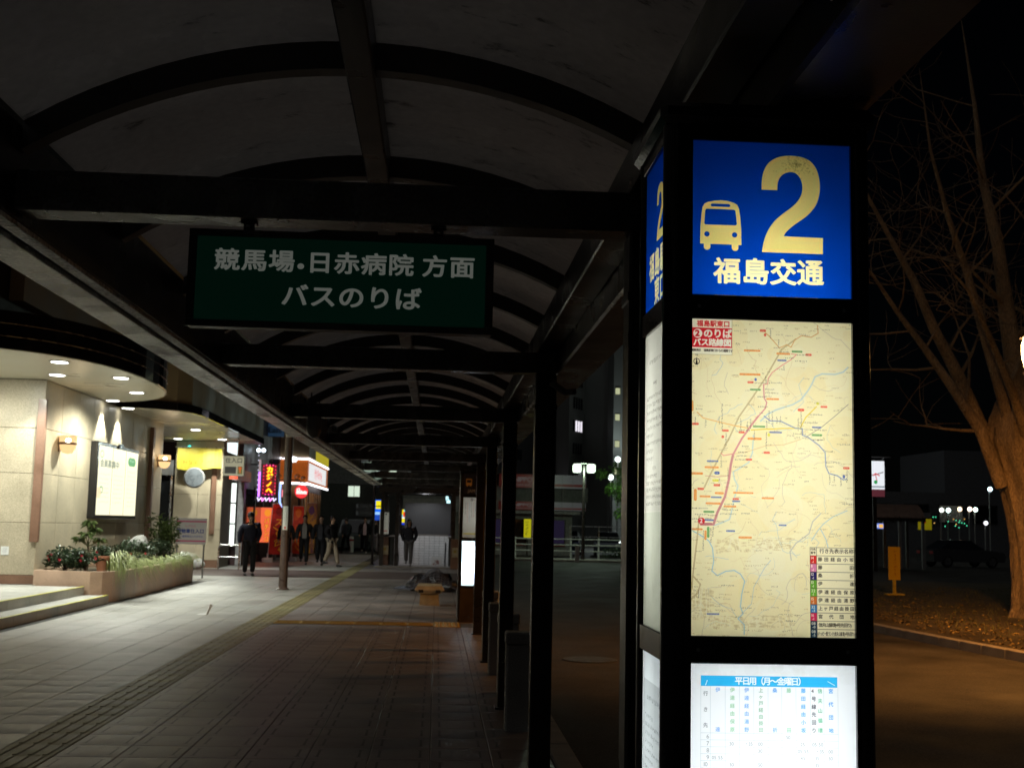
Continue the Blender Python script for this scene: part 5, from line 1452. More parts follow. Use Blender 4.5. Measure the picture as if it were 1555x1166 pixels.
wbox('front_slat', MATS['wood_slat'], os_, -8.5, -6.05, 52.25, 52.29, 0.3, 3.1)
rs_ = thing('round_shop_sign', 'glowing round red shop sign with white script on a bracket', 'sign', (-4.97, 44.0, 2.66))
A = Art(160, 160, (240, 50, 56)); A.rect(20, 76, 146, 110, (255, 235, 230))
A.line([(26, 100), (30, 50), (56, 44), (62, 66), (34, 74)], 13, (255, 240, 235)); A.line([(60, 96), (80, 70), (100, 98), (120, 74), (140, 96)], 12, (255, 240, 235))
o = MB().lathe([(0.25, -0.08), (0.25, 0.08)], 32).build('case', M_RED, rs_); o.rotation_euler = (R(90), 0, 0)
b = MB(); n = 32
b.v = [(0.245 * math.cos(2 * math.pi * i / n), -0.082, 0.245 * math.sin(2 * math.pi * i / n)) for i in range(n)]; b.f = [tuple(range(n))]; b.uv[0] = [(0.5 + 0.5 * math.cos(2 * math.pi * i / n), 0.5 + 0.5 * math.sin(2 * math.pi * i / n)) for i in range(n)]
b.build('face', emit_img('round_face', A.image('round_print'), 1.15), rs_)
MB().tube([(-0.62, 0, 0.42), (-0.1, 0, 0.42), (0, 0, 0.25)], 0.02).build('bracket', M_DARK, rs_)
MB().ball((0.05, -0.02, 0.27), 0.13, 0.08, 0.05).build('lamp', emit('bracket_lamp', (1.0, 0.95, 0.85), 3.0), rs_)

# ------------------------------------------------------------------ street pole with scroll bracket and sticker
sp_ = thing('street_pole', 'dark brown street pole with scroll bracket and white sticker standing on pale paving', 'pole', (-3.53, 28.25, 0))
M_POLE = mat('brown_pole_paint', (0.075, 0.05, 0.04), 0.35)
MB().lathe([(0.105, 0.0), (0.098, 0.9), (0.092, 5.4)], 18).build('shaft', M_POLE, sp_, True)
MB().lathe([(0.15, 0), (0.15, 0.02), (0.11, 0.05)], 18).build('base_collar', M_POLE, sp_)
for s in (-1, 1):
    b = MB()
    b.tube([(s * 0.08, 0, 2.55), (s * 0.42, 0, 2.50)], 0.016, 6)
    for c, r in (((s * 0.22, 2.62), 0.07), ((s * 0.36, 2.59), 0.055)):
        b.tube([(c[0] + r * (1 - k / 26) * math.cos(k * 0.5), 0, c[1] + r * (1 - k / 26) * math.sin(k * 0.5)) for k in range(20)], 0.011, 5)
    b.build('scroll_bracket', M_DARK, sp_)
A = Art(70, 260, (205, 208, 200)); A.scribble(14, 12, 11, 15, (50, 52, 60), 0.9, True); A.scribble(40, 12, 13, 15, (50, 52, 60), 0.9, True); A.circ(35, 236, 14, (210, 90, 70))
b = MB(); n = 6; r = 0.1
for i in range(n):
    a0, a1 = R(-125 + 70 * i / n), R(-125 + 70 * (i + 1) / n)
    k = len(b.f); b.add([(r * math.cos(a0), r * math.sin(a0), 1.38), (r * math.cos(a1), r * math.sin(a1), 1.38), (r * math.cos(a1), r * math.sin(a1), 1.93), (r * math.cos(a0), r * math.sin(a0), 1.93)], [(0, 1, 2, 3)]); b.uv[k] = [(i / n, 0), ((i + 1) / n, 0), ((i + 1) / n, 1), (i / n, 1)]
b.build('sticker', print_img('sticker', A.image('sticker_print')), sp_)
MB().box(-0.08, 0.12, -0.1, 0.1, 3.55, 3.78).build('junction_box', mat('pale_box', (0.4, 0.4, 0.36), 0.5), sp_)

# paper scrap
ps = thing('paper_scrap', 'torn scrap of white paper standing on the pale paving', 'litter', (-3.83, 20.5, 0))
MB().add([(-0.14, -0.06, 0.004), (0.03, -0.06, 0.006), (0.03, 0.06, 0.006), (-0.12, 0.07, 0.012), (0.09, -0.09, 0.19), (0.10, 0.09, 0.15), (0.0, 0.12, 0.03)], [(0, 1, 2, 3), (1, 4, 5, 2), (3, 2, 6)]).build('paper', M_WHITE, ps)

# ------------------------------------------------------------------ stairs down to the underpass
st = thing('underpass_entrance', 'white tiled underpass stair entrance with grey screen and dark roof frame', 'stair entrance', (-0.55, 45, 0))
M_TILE = mat('white_wall_tile', (0.72, 0.72, 0.72), 0.3, 0, 0.05, 3, 0.02, rand=0.06)
wbox('wall_core', M_JOINT, st, -1.68, 0.60, 47.02, 47.3, -1.5, 1.13)
TM = MB().box(-0.094, 0.094, -0.012, 0.0, -0.046, 0.046, ch=0.002).mesh('wall_tile', M_TILE)
base = wpos(st); cnt = 0
for r_ in range(12):
    for c in range(12):
        x = -1.63 + 0.1 + 0.195 * c; z = 0.0 + 0.098 * r_
        if 0.48 < x + 0.094 and x > 0.56: continue
        inst('wall_tile', TM, st, Vector((x, 47.02, z)) - base)
for x, sgn in ((-1.66, 1), (0.58, -1)):
    wbox('parapet', M_JOINT, st, x - 0.1, x + 0.1, 44.8, 47.0, -1.5, 1.06)
    for r_ in range(11):
        for c in range(10):
            inst('wall_tile', TM, st, Vector((x + sgn * 0.10, 44.95 + 0.195 * c, 0.03 + 0.098 * r_)) - base, R(90) if sgn > 0 else R(-90))
    wbox('coping', M_KERB, st, x - 0.13, x + 0.13, 44.75, 47.3, 1.061, 1.11)
    b = MB().tube([(x + sgn * 0.22, 44.7, 0), (x + sgn * 0.22, 44.7, 0.85), (x + sgn * 0.22, 45.0, 0.9), (x + sgn * 0.22, 46.9, 0.1)], 0.022)
    for k in range(3): b.tube([(x + sgn * 0.22, 45.2 + 0.5 * k, -0.3), (x + sgn * 0.22, 45.2 + 0.5 * k, 0.8 - 0.22 * k)], 0.015, 6)
    wb(b, 'handrail', M_DARK, st)
wbox('coping', M_KERB, st, -1.53, 0.45, 46.99, 47.32, 1.131, 1.17)
wbox('screen_panel', M_GREYP, st, -1.26, 0.55, 47.1, 47.13, 1.172, 2.40)
wbox('threshold_step', M_KERB, st, -2.2, 0.80, 43.3, 44.6, -0.05, 0.04, ch=0.01)
for x in (-2.0, -1.45, 0.62):
    for y in (44.2, 47.5):
        wbox('roof_post', M_DARK, st, x - 0.07, x + 0.07, y - 0.07, y + 0.07, 0.04 if y < 45 else 0, 2.70, ch=0.006)
for y in (44.2, 45.8, 47.5):
    wbox('roof_beam', M_DARK, st, -2.17, 0.86, y - 0.09, y + 0.09, 2.701, 2.92, ch=0.008)
wbox('roof_slab', M_DARK, st, -2.25, 0.95, 43.8, 47.8, 2.925, 3.07, ch=0.01)
lf = wbox('ceiling_light', emit('stair_ceiling_light', (0.95, 0.98, 1.0), 3.0), st, -0.9, 0.0, 45.1, 45.25, 2.86, 2.90)
spot('stair_lamp', Vector((-0.45, 45.2, 2.8)) - wpos(st), 75, (0.95, 0.98, 1.0), 130, 0.6, 0.1, st, (0, 0.5, -1.0))
# paper notice low on the tiles: a generic round shape print
nt = thing('wall_notice', 'square white notice with brown blot print low on the tiled stair wall', 'notice', (0.05, 46.99, 0.12))
A = Art(90, 80, (206, 204, 200)); [A.circ(45 + rnd.gauss(0, 11), 44 + rnd.gauss(0, 9), rnd.uniform(4, 9), (130, 90, 84), .7) for _ in range(16)]
MB().quad((-0.21, 0, -0.19), (0.21, 0, -0.19), (0.21, 0, 0.19), (-0.21, 0, 0.19)).build('paper', print_img('blot_notice', A.image('blot_print')), nt)
# brown stone piers with plates; one carries the white guide sign
for i, (x, y, w, lab) in enumerate(((-1.90, 45.0, 0.20, 'brown stone pier with beige plate under the white arrow sign'), (0.68, 43.0, 0.15, 'brown stone pier with beige plate behind the glowing far pillar'))):
    t = thing('stone_pier', lab, 'pier', (x, y, 0), 0, 'brown piers flanking the stair entrance')
    MB().box(-w, w, -0.2, 0.2, 0, 1.06, ch=0.01).build('shaft', M_BROWNST if i else mat('brown_pier', (0.15, 0.085, 0.06), 0.5), t)
    MB().box(-w * 0.7, w * 0.7, -0.215, -0.201, 0.42, 0.76, ch=0.003).build('plate', mat('beige_plate', (0.42, 0.36, 0.24), 0.5), t)
    MB().box(-0.05, 0.05, -0.22, -0.2155, 0.58, 0.68).build('emblem', mat('ochre_mark', (0.35, 0.26, 0.05), 0.5), t)
gd = thing('guide_sign', 'white upright guide sign with red arrow on the brown pier', 'sign', (-1.96, 45.0, 1.062))
MB().box(-0.05, 0.05, -0.05, 0.05, 0, 0.105).build('foot', M_DARK, gd)
MB().box(-0.175, 0.175, -0.06, 0.06, 0.11, 0.93, ch=0.012).build('board', M_WHITE, gd)
A = Art(140, 320, (214, 214, 196)); A.ring(40, 26, 10, 5, (60, 60, 56)); A.circ(96, 24, 14, (50, 50, 50)); A.scribble(82, 44, 10, 19, (60, 58, 54), 0.95, True); A.scribble(28, 44, 8, 22, (90, 88, 80), 0.8, True)
A.line([(28, 276), (116, 276)], 15, (196, 50, 40)); A.line([(62, 246), (28, 276), (62, 306)], 14, (196, 50, 40))
card(gd, emit_img('guide_face', A.image('guide_print'), 0.22), 0.33, 0.79, -0.0625, 0.52)
pl = thing('sign_pole', 'slim black pole standing by the stairs in front of the blue sign', 'pole', (-2.42, 46.0, 0))
MB().lathe([(0.05, 0), (0.045, 3.0)], 10).build('shaft', M_DARK, pl); MB().lathe([(0.10, 0), (0.10, 0.02)], 10).build('foot', M_DARK, pl)
for z in (2.2, 2.75): MB().box(-0.05, 0.30, -0.01, 0.01, z, z + 0.03).build('arm', M_DARK, pl)

# rubbish under the canopy: a net over black bags, and the lidded planter tub in front
pg = thing('garbage_pile', 'dark heap of rubbish bags under a blue grey net', 'garbage', (-0.1, 28.6, 0))
for c, r_, h in (((-0.25, 0, 0.0), 0.33, 0.40), ((0.18, 0.1, 0), 0.36, 0.46), ((0.42, -0.1, 0), 0.26, 0.3)):
    b = MB().ball((c[0], c[1], h * 0.45), r_, r_ * 0.9, h * 0.55, 14, 9)
    b.v = [(x * (1 + .1 * math.sin(17 * z + 9 * y)), y * (1 + .1 * math.sin(15 * x)), max(0.003, z + 0.03 * math.sin(19 * x) * math.sin(13 * y))) for x, y, z in b.v]
    b.build('bag', mat('black_bin_bag', (0.03, 0.03, 0.035), 0.3, bump=0.8, fine=20), pg)
b = MB(); n1, n2 = 26, 14
def nz(x, y): return 0.03 + max(0, 0.47 * math.exp(-((x - 0.08) / 0.45) ** 2 - (y / 0.5) ** 2)) + 0.025 * math.sin(11 * x + 5 * y) + 0.03
for i in range(n1 + 1):
    x = -0.85 + 1.55 * i / n1; b.tube([(x + 0.03 * math.sin(5 * y + i), y, nz(x, y)) for y in [-0.55 + 1.1 * j / 14 for j in range(15)]], 0.006, 3, False)
for j in range(n2 + 1):
    y = -0.55 + 1.1 * j / n2; b.tube([(x, y + 0.03 * math.sin(6 * x + j), nz(x, y)) for x in [-0.85 + 1.55 * i / 18 for i in range(19)]], 0.006, 3, False)
b.build('net', mat('blue_grey_net', (0.16, 0.18, 0.24), 0.5), pg)
tb = thing('stone_tub', 'buff stone tub topped with a wider tapered lid before the rubbish heap', 'tub', (-0.10, 23.9, 0))
b = MB(); 
b.add([(-0.20, -0.16, 0), (0.20, -0.16, 0), (0.20, 0.16, 0), (-0.20, 0.16, 0), (-0.18, -0.14, 0.22), (0.18, -0.14, 0.22), (0.18, 0.14, 0.22), (-0.18, 0.14, 0.22)], [(3, 2, 1, 0), (4, 5, 6, 7), (0, 1, 5, 4), (1, 2, 6, 5), (2, 3, 7, 6), (3, 0, 4, 7)])
b.build('pedestal', mat('buff_tub', (0.34, 0.29, 0.18), 0.7), tb)
b = MB(); b.add([(-0.19, -0.17, 0.225), (0.19, -0.17, 0.225), (0.19, 0.17, 0.225), (-0.19, 0.17, 0.225), (-0.29, -0.25, 0.30), (0.29, -0.25, 0.30), (0.29, 0.25, 0.30), (-0.29, 0.25, 0.30), (-0.25, -0.22, 0.38), (0.25, -0.22, 0.38), (0.22, 0.22, 0.41), (-0.22, 0.22, 0.41)],
    [(3, 2, 1, 0), (8, 9, 10, 11)] + [(i, (i + 1) % 4, 4 + (i + 1) % 4, 4 + i) for i in range(4)] + [(4 + i, 4 + (i + 1) % 4, 8 + (i + 1) % 4, 8 + i) for i in range(4)])
b.build('lid', mat('buff_lid', (0.42, 0.35, 0.22), 0.6), tb)
for s in (-1, 1): MB().box(s * 0.17 - 0.05, s * 0.17 + 0.05, -0.262, -0.225, 0.25, 0.31, ch=0.01).build('clip', M_DARK, tb)

# ------------------------------------------------------------------ people
def skin_mesh(verts, edges, radii, root=0, sub=1):
    me = bpy.data.meshes.new('s'); me.from_pydata(verts, edges, []); ob = bpy.data.objects.new('s', me); COL.objects.link(ob)
    sk = ob.modifiers.new('skin', 'SKIN'); sk.use_smooth_shade = True; sk.branch_smoothing = 0.6
    for i, r_ in enumerate(radii):
        d = me.skin_vertices[0].data[i]; d.radius = r_ if isinstance(r_, tuple) else (r_, r_); d.use_root = (i == root)
    if sub:
        ss = ob.modifiers.new('sub', 'SUBSURF'); ss.levels = sub; ss.render_levels = sub
    out = bpy.data.meshes.new_from_object(ob.evaluated_get(bpy.context.evaluated_depsgraph_get()))
    bpy.data.objects.remove(ob); bpy.data.meshes.remove(me)
    return out
def mobj(name, me, m, parent):
    me.materials.clear(); me.materials.append(m); o = bpy.data.objects.new(name, me); COL.objects.link(o); o.parent = parent
    for p in me.polygons: p.use_smooth = True
    return o
def person(x, y, rz, H, label, jacket, trouser, stride=0.25, arms=('hang', 'hang'), hair='short', coat=0.80, shirt=None, head=(0, 0), shoe=(0.03, 0.03, 0.03), wide=1.0, swing=0.18, group='people walking on the pavement at night', hat=False):
    t = thing('person', label, 'person', (x, y, 0), rz, group)
    t.scale = (H / 1.75,) * 3
    hx, hy = head
    # legs: left forward (-y is ahead), right back
    def leg(sx, f):
        hip = (sx * 0.09, 0, 0.92); ank = (sx * 0.10, -f, 0.09 + (0.10 if f < -0.05 else 0.0)); kn = (sx * 0.10, -f * 0.5 - (0.06 if f <= 0.05 else 0.03), 0.49)
        return hip, kn, ank
    L, Rr = leg(1, stride), leg(-1, -stride)
    def arm(sx, mode, sw):
        sh = (sx * 0.19 * wide, 0, 1.42)
        if mode == 'pocket': return sh, (sx * 0.255 * wide, 0.07, 1.17), (sx * 0.185, -0.10, 0.95), None
        if mode == 'front': return sh, (sx * 0.27, 0.02, 1.16), (sx * 0.14, -0.22, 1.06), (sx * 0.06, -0.27, 1.05)
        return sh, (sx * 0.255 * wide, -sw * 0.35 + 0.03, 1.15), (sx * 0.26 * wide, -sw - 0.02, 0.90), (sx * 0.255 * wide, -sw - 0.05, 0.81)
    AL, AR = arm(1, arms[0], -swing), arm(-1, arms[1], swing)
    V = [(0, 0, 0.95), (0, 0.01, 1.12), (0, 0.0, 1.30), (0, 0.0, 1.43), (hx * 0.5, -0.005 + hy * 0.5, 1.51), (hx, -0.015 + hy, 1.575), (hx, -0.02 + hy, 1.64), (hx, -0.01 + hy, 1.71)]
    Rd = [(0.15, 0.11), (0.13, 0.10), (0.15, 0.10), (0.07, 0.06), 0.050, (0.062, 0.075), (0.076, 0.092), (0.05, 0.06)]
    E_ = [(i, i + 1) for i in range(7)]
    for hip, kn, ank in (L, Rr):
        k = len(V); V += [hip, kn, ank]; Rd += [0.085, 0.055, 0.038]; E_ += [(0, k), (k, k + 1), (k + 1, k + 2)]
    for sh, el, wr, hd in (AL, AR):
        k = len(V); V += [sh, el, wr]; Rd += [0.052, 0.042, 0.028]; E_ += [(2, k), (k, k + 1), (k + 1, k + 2)]
        if hd: V.append(hd); Rd.append((0.036, 0.022)); E_.append((k + 2, k + 3))
    me = skin_mesh(V, E_, Rd)
    bm = bmesh.new(); bm.from_mesh(me)
    extra = MB()
    for (sh, el, wr, hd), sx in ((AL, 1), (AR, -1)):
        if not hd: continue
        w, h = Vector(wr), Vector(hd); d = (h - w).normalized(); side = d.cross(Vector((1, 0, 0))).normalized()
        for q, (o_, ln) in enumerate(((-0.027, 0.062), (-0.009, 0.075), (0.009, 0.07), (0.027, 0.055))):
            p0 = h + side * o_ - d * 0.02; p1 = p0 + d * ln * 0.6 + Vector((0, 0, 0)); p2 = p1 + (d * 0.7 + Vector((-sx * 0.7, 0, 0))).normalized() * ln * 0.45
            extra.tube([p0, p1, p2], [0.009, 0.008, 0.006], 6)
        p0 = w + d * 0.03 + side * 0.02; extra.tube([p0, p0 + side * 0.03 + d * 0.03, p0 + side * 0.035 + d * 0.06], [0.011, 0.010, 0.007], 6)
    hc = Vector((hx, hy - 0.02, 1.64))
    extra.add([hc + Vector(v) for v in ((-0.014, -0.088, -0.03), (0.014, -0.088, -0.03), (0, -0.115, -0.028), (0, -0.088, 0.015))], [(0, 1, 2), (0, 2, 3), (1, 3, 2)])
    for s in (-1, 1): extra.ball(tuple(hc + Vector((s * 0.078, 0.01, -0.005))), 0.012, 0.022, 0.032, 8, 5)
    m2 = extra.mesh('x', None); bm.from_mesh(m2); bm.to_mesh(me); bm.free(); bpy.data.meshes.remove(m2)
    mobj('body', me, M_SKIN, t)
    b = MB()
    for s in (-1, 1): b = MB().ball(tuple(hc + Vector((s * 0.031, -0.089, 0.008))), 0.011, 0.006, 0.007, 8, 5); b.build('eye', M_HAIR, t)
    MB().box(hc.x - 0.024, hc.x + 0.024, hc.y - 0.092, hc.y - 0.084, hc.z - 0.055, hc.z - 0.048).build('mouth', mat('lip', (0.28, 0.10, 0.09), 0.5), t)
    # clothes
    JV = [(0, 0, coat), (0, 0.005, (coat + 1.14) / 2), (0, 0.01, 1.14), (0, 0, 1.32), (0, 0.005, 1.42), (0, 0.008, 1.50)]
    JR = [(0.205 * wide, 0.165), (0.195 * wide, 0.16), (0.19 * wide, 0.155), (0.215 * wide, 0.16), (0.16, 0.12), (0.088, 0.09)]
    JE = [(0, 1), (1, 2), (2, 3), (3, 4), (4, 5)]
    for sh, el, wr, hd in (AL, AR):
        k = len(JV); JV += [sh, el, wr]; JR += [0.098, 0.082, 0.060]; JE += [(3, k), (k, k + 1), (k + 1, k + 2)]
    mobj('jacket', skin_mesh(JV, JE, JR, 2), jacket, t)
    TV = [(0, 0, 0.98)]; TR_ = [(0.155, 0.125)]; TE = []
    for hip, kn, ank in (L, Rr):
        k = len(TV); TV += [hip, kn, (ank[0], ank[1], ank[2] + 0.0)]; TR_ += [0.112, 0.086, 0.070]; TE += [(0, k), (k, k + 1), (k + 1, k + 2)]
    mobj('trousers', skin_mesh(TV, TE, TR_), trouser, t)
    for hip, kn, ank in (L, Rr):
        z = ank[2] - 0.09
        mobj('shoe', skin_mesh([(ank[0], ank[1] + 0.05, z + 0.045), (ank[0], ank[1], z + 0.06), (ank[0], ank[1] - 0.11, z + 0.042), (ank[0], ank[1] - 0.18, z + 0.035)], [(0, 1), (1, 2), (2, 3)], [(0.042, 0.042), (0.046, 0.05), (0.046, 0.04), (0.034, 0.03)], 1), mat('shoe_%d' % int(shoe[0] * 100), shoe, 0.4), t)
    if shirt is not None:
        MB().prism([(-0.075, coat + 0.12), (0.075, coat + 0.12), (0.085, 1.30), (0.05, 1.47), (-0.05, 1.47), (-0.085, 1.30)], -0.165, -0.12, 'y').build('shirt_front', shirt, t)
    # hair
    hb = MB().ball((hc.x, hc.y + 0.012, hc.z + 0.025), 0.092, 0.108, 0.105, 16, 12)
    hm = hb.mesh('hair', M_HAIR, True); bm = bmesh.new(); bm.from_mesh(hm)
    kill = [v for v in bm.verts if (v.co.y < hc.y - 0.045 and v.co.z < hc.z + 0.055) or v.co.z < hc.z - (0.035 if hair == 'short' else 0.2)]
    bmesh.ops.delete(bm, geom=kill, context='VERTS'); bm.to_mesh(hm); bm.free()
    o = bpy.data.objects.new('hair', hm); COL.objects.link(o); o.parent = t
    if hair == 'long':
        MB().ball((hc.x, hc.y + 0.05, hc.z - 0.06), 0.105, 0.075, 0.17, 14, 9).build('hair', M_HAIR, t, True)
    if hat:
        MB().lathe([(0.098, 0.0), (0.102, 0.05), (0.085, 0.10), (0.03, 0.125)], 18, (hc.x, hc.y + 0.01, hc.z + 0.03), 1, 1.12).build('cap', mat('black_cap', (0.012, 0.012, 0.014), 0.8), t, True)
        MB().prism([(hc.x - 0.07, hc.y - 0.08), (hc.x + 0.07, hc.y - 0.08), (hc.x + 0.05, hc.y - 0.17), (hc.x - 0.05, hc.y - 0.17)], hc.z + 0.035, hc.z + 0.045).build('cap_brim', mat('black_cap', (0.012, 0.012, 0.014), 0.8), t)
    return t
def cloth(name, c): return mat(name, c, 0.85, 0, 0.18, 7, 0.5, 70, 0.08, 0.25)
NAVY, BLK, BLK2, KHAKI, GREYC, JEAN, PINK, LGREY, DBLUE = cloth('navy_wool', (0.014, 0.016, 0.032)), cloth('black_wool', (0.010, 0.010, 0.012)), cloth('soft_black', (0.018, 0.018, 0.02)), cloth('khaki_cotton', (0.30, 0.25, 0.19)), cloth('charcoal_cotton', (0.035, 0.035, 0.042)), cloth('grey_denim', (0.12, 0.12, 0.125)), cloth('pale_pink_shirt', (0.62, 0.48, 0.52)), cloth('light_grey_cotton', (0.34, 0.33, 0.36)), cloth('dark_slate', (0.035, 0.038, 0.05))
person(-5.33, 34.7, R(20), 1.78, 'person in black cap and navy padded jacket standing by the light box', NAVY, BLK, 0.03, ('pocket', 'hang'), coat=0.78, wide=1.12, swing=0.02, hat=True, group=None)
bp = thing('backpack', 'dark backpack worn by the person in the black cap', 'backpack', (-5.22, 34.93, 0), R(20))
MB().box(-0.17, 0.17, 0.0, 0.17, 1.06, 1.52, ch=0.05).build('pack', NAVY, bp); MB().box(-0.12, 0.12, 0.171, 0.21, 1.10, 1.30, ch=0.015).build('pocket', NAVY, bp)
person(-5.48, 44.2, R(0), 1.72, 'person in dark coat over grey shirt half hidden behind the street pole', BLK2, BLK, 0.12, coat=0.80, shirt=LGREY, shoe=(0.5, 0.5, 0.5))
person(-4.83, 44.3, R(4), 1.80, 'person in open black jacket with white collar walking beside the street pole', BLK2, BLK, 0.20, coat=0.82, shirt=mat('grey_tee', (0.20, 0.19, 0.18), 0.8))
person(-4.20, 43.9, R(-3), 1.80, 'person in black jacket with dark grey shirt beside the khaki trousers walker', BLK, BLK, 0.14, ('pocket', 'hang'), coat=0.80, shirt=GREYC)
person(-3.70, 42.8, R(60), 1.78, 'person in black hooded coat and khaki trousers seen partly from the side', BLK, KHAKI, 0.22, ('pocket', 'pocket'), coat=0.76, wide=1.1)
person(-4.58, 61.3, R(-150), 1.78, 'person in dark slate coat walking away far down the pavement', DBLUE, BLK, 0.24, coat=0.76, group='people walking far down the pavement')
person(-3.68, 61.8, R(5), 1.84, 'person in open black coat over pale pink shirt with white scarf', BLK, BLK, 0.14, coat=0.78, shirt=PINK, shoe=(0.5, 0.45, 0.3), head=(0.02, -0.02), group='people walking far down the pavement')
person(-3.12, 62.3, R(-12), 1.82, 'person in black jacket and light grey trousers behind the slim pole', BLK2, LGREY, 0.16, coat=0.86, group='people walking far down the pavement')
person(-1.00, 44.25, R(-6), 1.74, 'person with shoulder length hair in dark jacket walking out of the tiled stairs', DBLUE, JEAN, 0.17, ('pocket', 'pocket'), 'long', coat=0.86, wide=1.05, group=None)

# ------------------------------------------------------------------ far end of the walkway
gb = thing('grey_building', 'dark grey building with one lit window closing the far end of the pavement', 'building', (-4, 76, 0))
wbox('wall', mat('dim_grey_wall', (0.09, 0.10, 0.09), 0.7), gb, -12, -1.9, 74, 84, 0, 3.9)
wbox('upper_storey', mat('pale_grey_wall', (0.26, 0.27, 0.26), 0.6), gb, -12, -1.9, 75, 84, 3.95, 12)
w = wbox('window', M_DARK, gb, -5.55, -4.75, 73.96, 73.99, 3.1, 3.85); wbox('pane', emit('greenish_window', (0.75, 0.9, 0.72), 0.9), w, -5.5, -5.16, 73.93, 73.955, 3.15, 3.8); wbox('pane', emit('greenish_window', (0.75, 0.9, 0.72), 0.9), w, -5.13, -4.8, 73.93, 73.955, 3.15, 3.8)
w = wbox('window', M_DARK, gb, -3.3, -2.5, 74.9, 74.99, 4.0, 5.2); wbox('pane', emit('greenish_window', (0.75, 0.9, 0.72), 0.9), w, -3.2, -2.6, 74.85, 74.89, 4.05, 5.1)
A = Art(300, 60, (40, 44, 42)); A.rect(2, 4, 22, 22, (90, 94, 92)); A.scribble(34, 6, 14, 16, (100, 104, 100), 0.8); A.rect(2, 36, 22, 54, (90, 94, 92)); A.scribble(34, 38, 16, 16, (100, 104, 100), 0.8)
wb(MB().quad((-5.0, 73.98, 1.95), (-2.9, 73.98, 1.95), (-2.9, 73.98, 2.75), (-5.0, 73.98, 2.75)), 'lettering_board', emit_img('shop_letter_board', A.image('letter_board_print'), 0.16), gb)
for i, (x, y, z0, z1, w_, cols, lab) in enumerate(((-2.87, 60.0, 1.70, 2.74, 0.46, [(0.1, 0.42, 1.0), (0.95, 0.9, 0.05)], 'blue and yellow lit vertical sign beside the slim pole'), (-1.8, 62.0, 1.5, 2.3, 0.36, [(0.35, 0.75, 0.9), (1.0, 0.85, 0.05)], 'yellow and red lit sign seen between the stair roof posts'))):
    t = thing('lit_sign', lab, 'sign', (x, y, 0))
    MB().box(-w_ / 2, w_ / 2, 0, 0.15, z0, z1, ch=0.006).build('case', M_DARK, t)
    if i == 0:
        A = Art(120, 270, (16, 100, 236)); A.rect(8, 14, 96, 120, (244, 226, 20)); A.circ(50, 80, 14, (220, 190, 40)); A.rect(0, 160, 120, 196, (150, 200, 250)); A.rect(0, 198, 120, 270, (24, 70, 170))
    else:
        A = Art(120, 270, (120, 210, 220)); A.rect(0, 0, 90, 90, (250, 220, 10)); A.rect(80, 40, 120, 130, (230, 60, 20)); A.rect(0, 130, 120, 160, (230, 240, 240)); A.rect(20, 160, 120, 230, (240, 220, 20)); A.rect(40, 230, 120, 270, (30, 60, 200))
    card(t, emit_img('lit_sign_face_%d' % i, A.image('lit_sign_print_%d' % i), 1.1), w_ - 0.02, z1 - z0 - 0.02, -0.003, (z0 + z1) / 2)
    MB().box(-0.05, 0.05, 0.05, 0.1, 0, z0).build('stand', M_DARK, t)
t = thing('lit_sign', 'small cyan white lit letter sign hung above the grey screen', 'sign', (0.56, 60.0, 2.6))
A = Art(60, 100, (10, 20, 24)); A.text('R', 6, 4, 56, (200, 250, 255), 0.06); A.rect(12, 58, 50, 92, (200, 250, 255))
card(t, emit_img('letter_face', A.image('letter_print'), 1.5), 0.30, 0.44, -0.003, 0.22); MB().box(-0.16, 0.16, 0, 0.1, -0.01, 0.45).build('case', M_DARK, t); MB().box(-0.03, 0.03, 0.02, 0.08, -2.6, -0.012).build('stand', M_DARK, t)
vb = thing('traffic_bollard', 'short pale post at the far pavement edge beside the dark coat walker', 'bollard', (-4.45, 63.5, 0))
MB().lathe([(0.12, 0), (0.12, 0.78), (0.08, 0.84)], 12).build('shaft', M_WHITE, vb); MB().lathe([(0.123, 0.6), (0.123, 0.7)], 12).build('band', M_RED, vb)

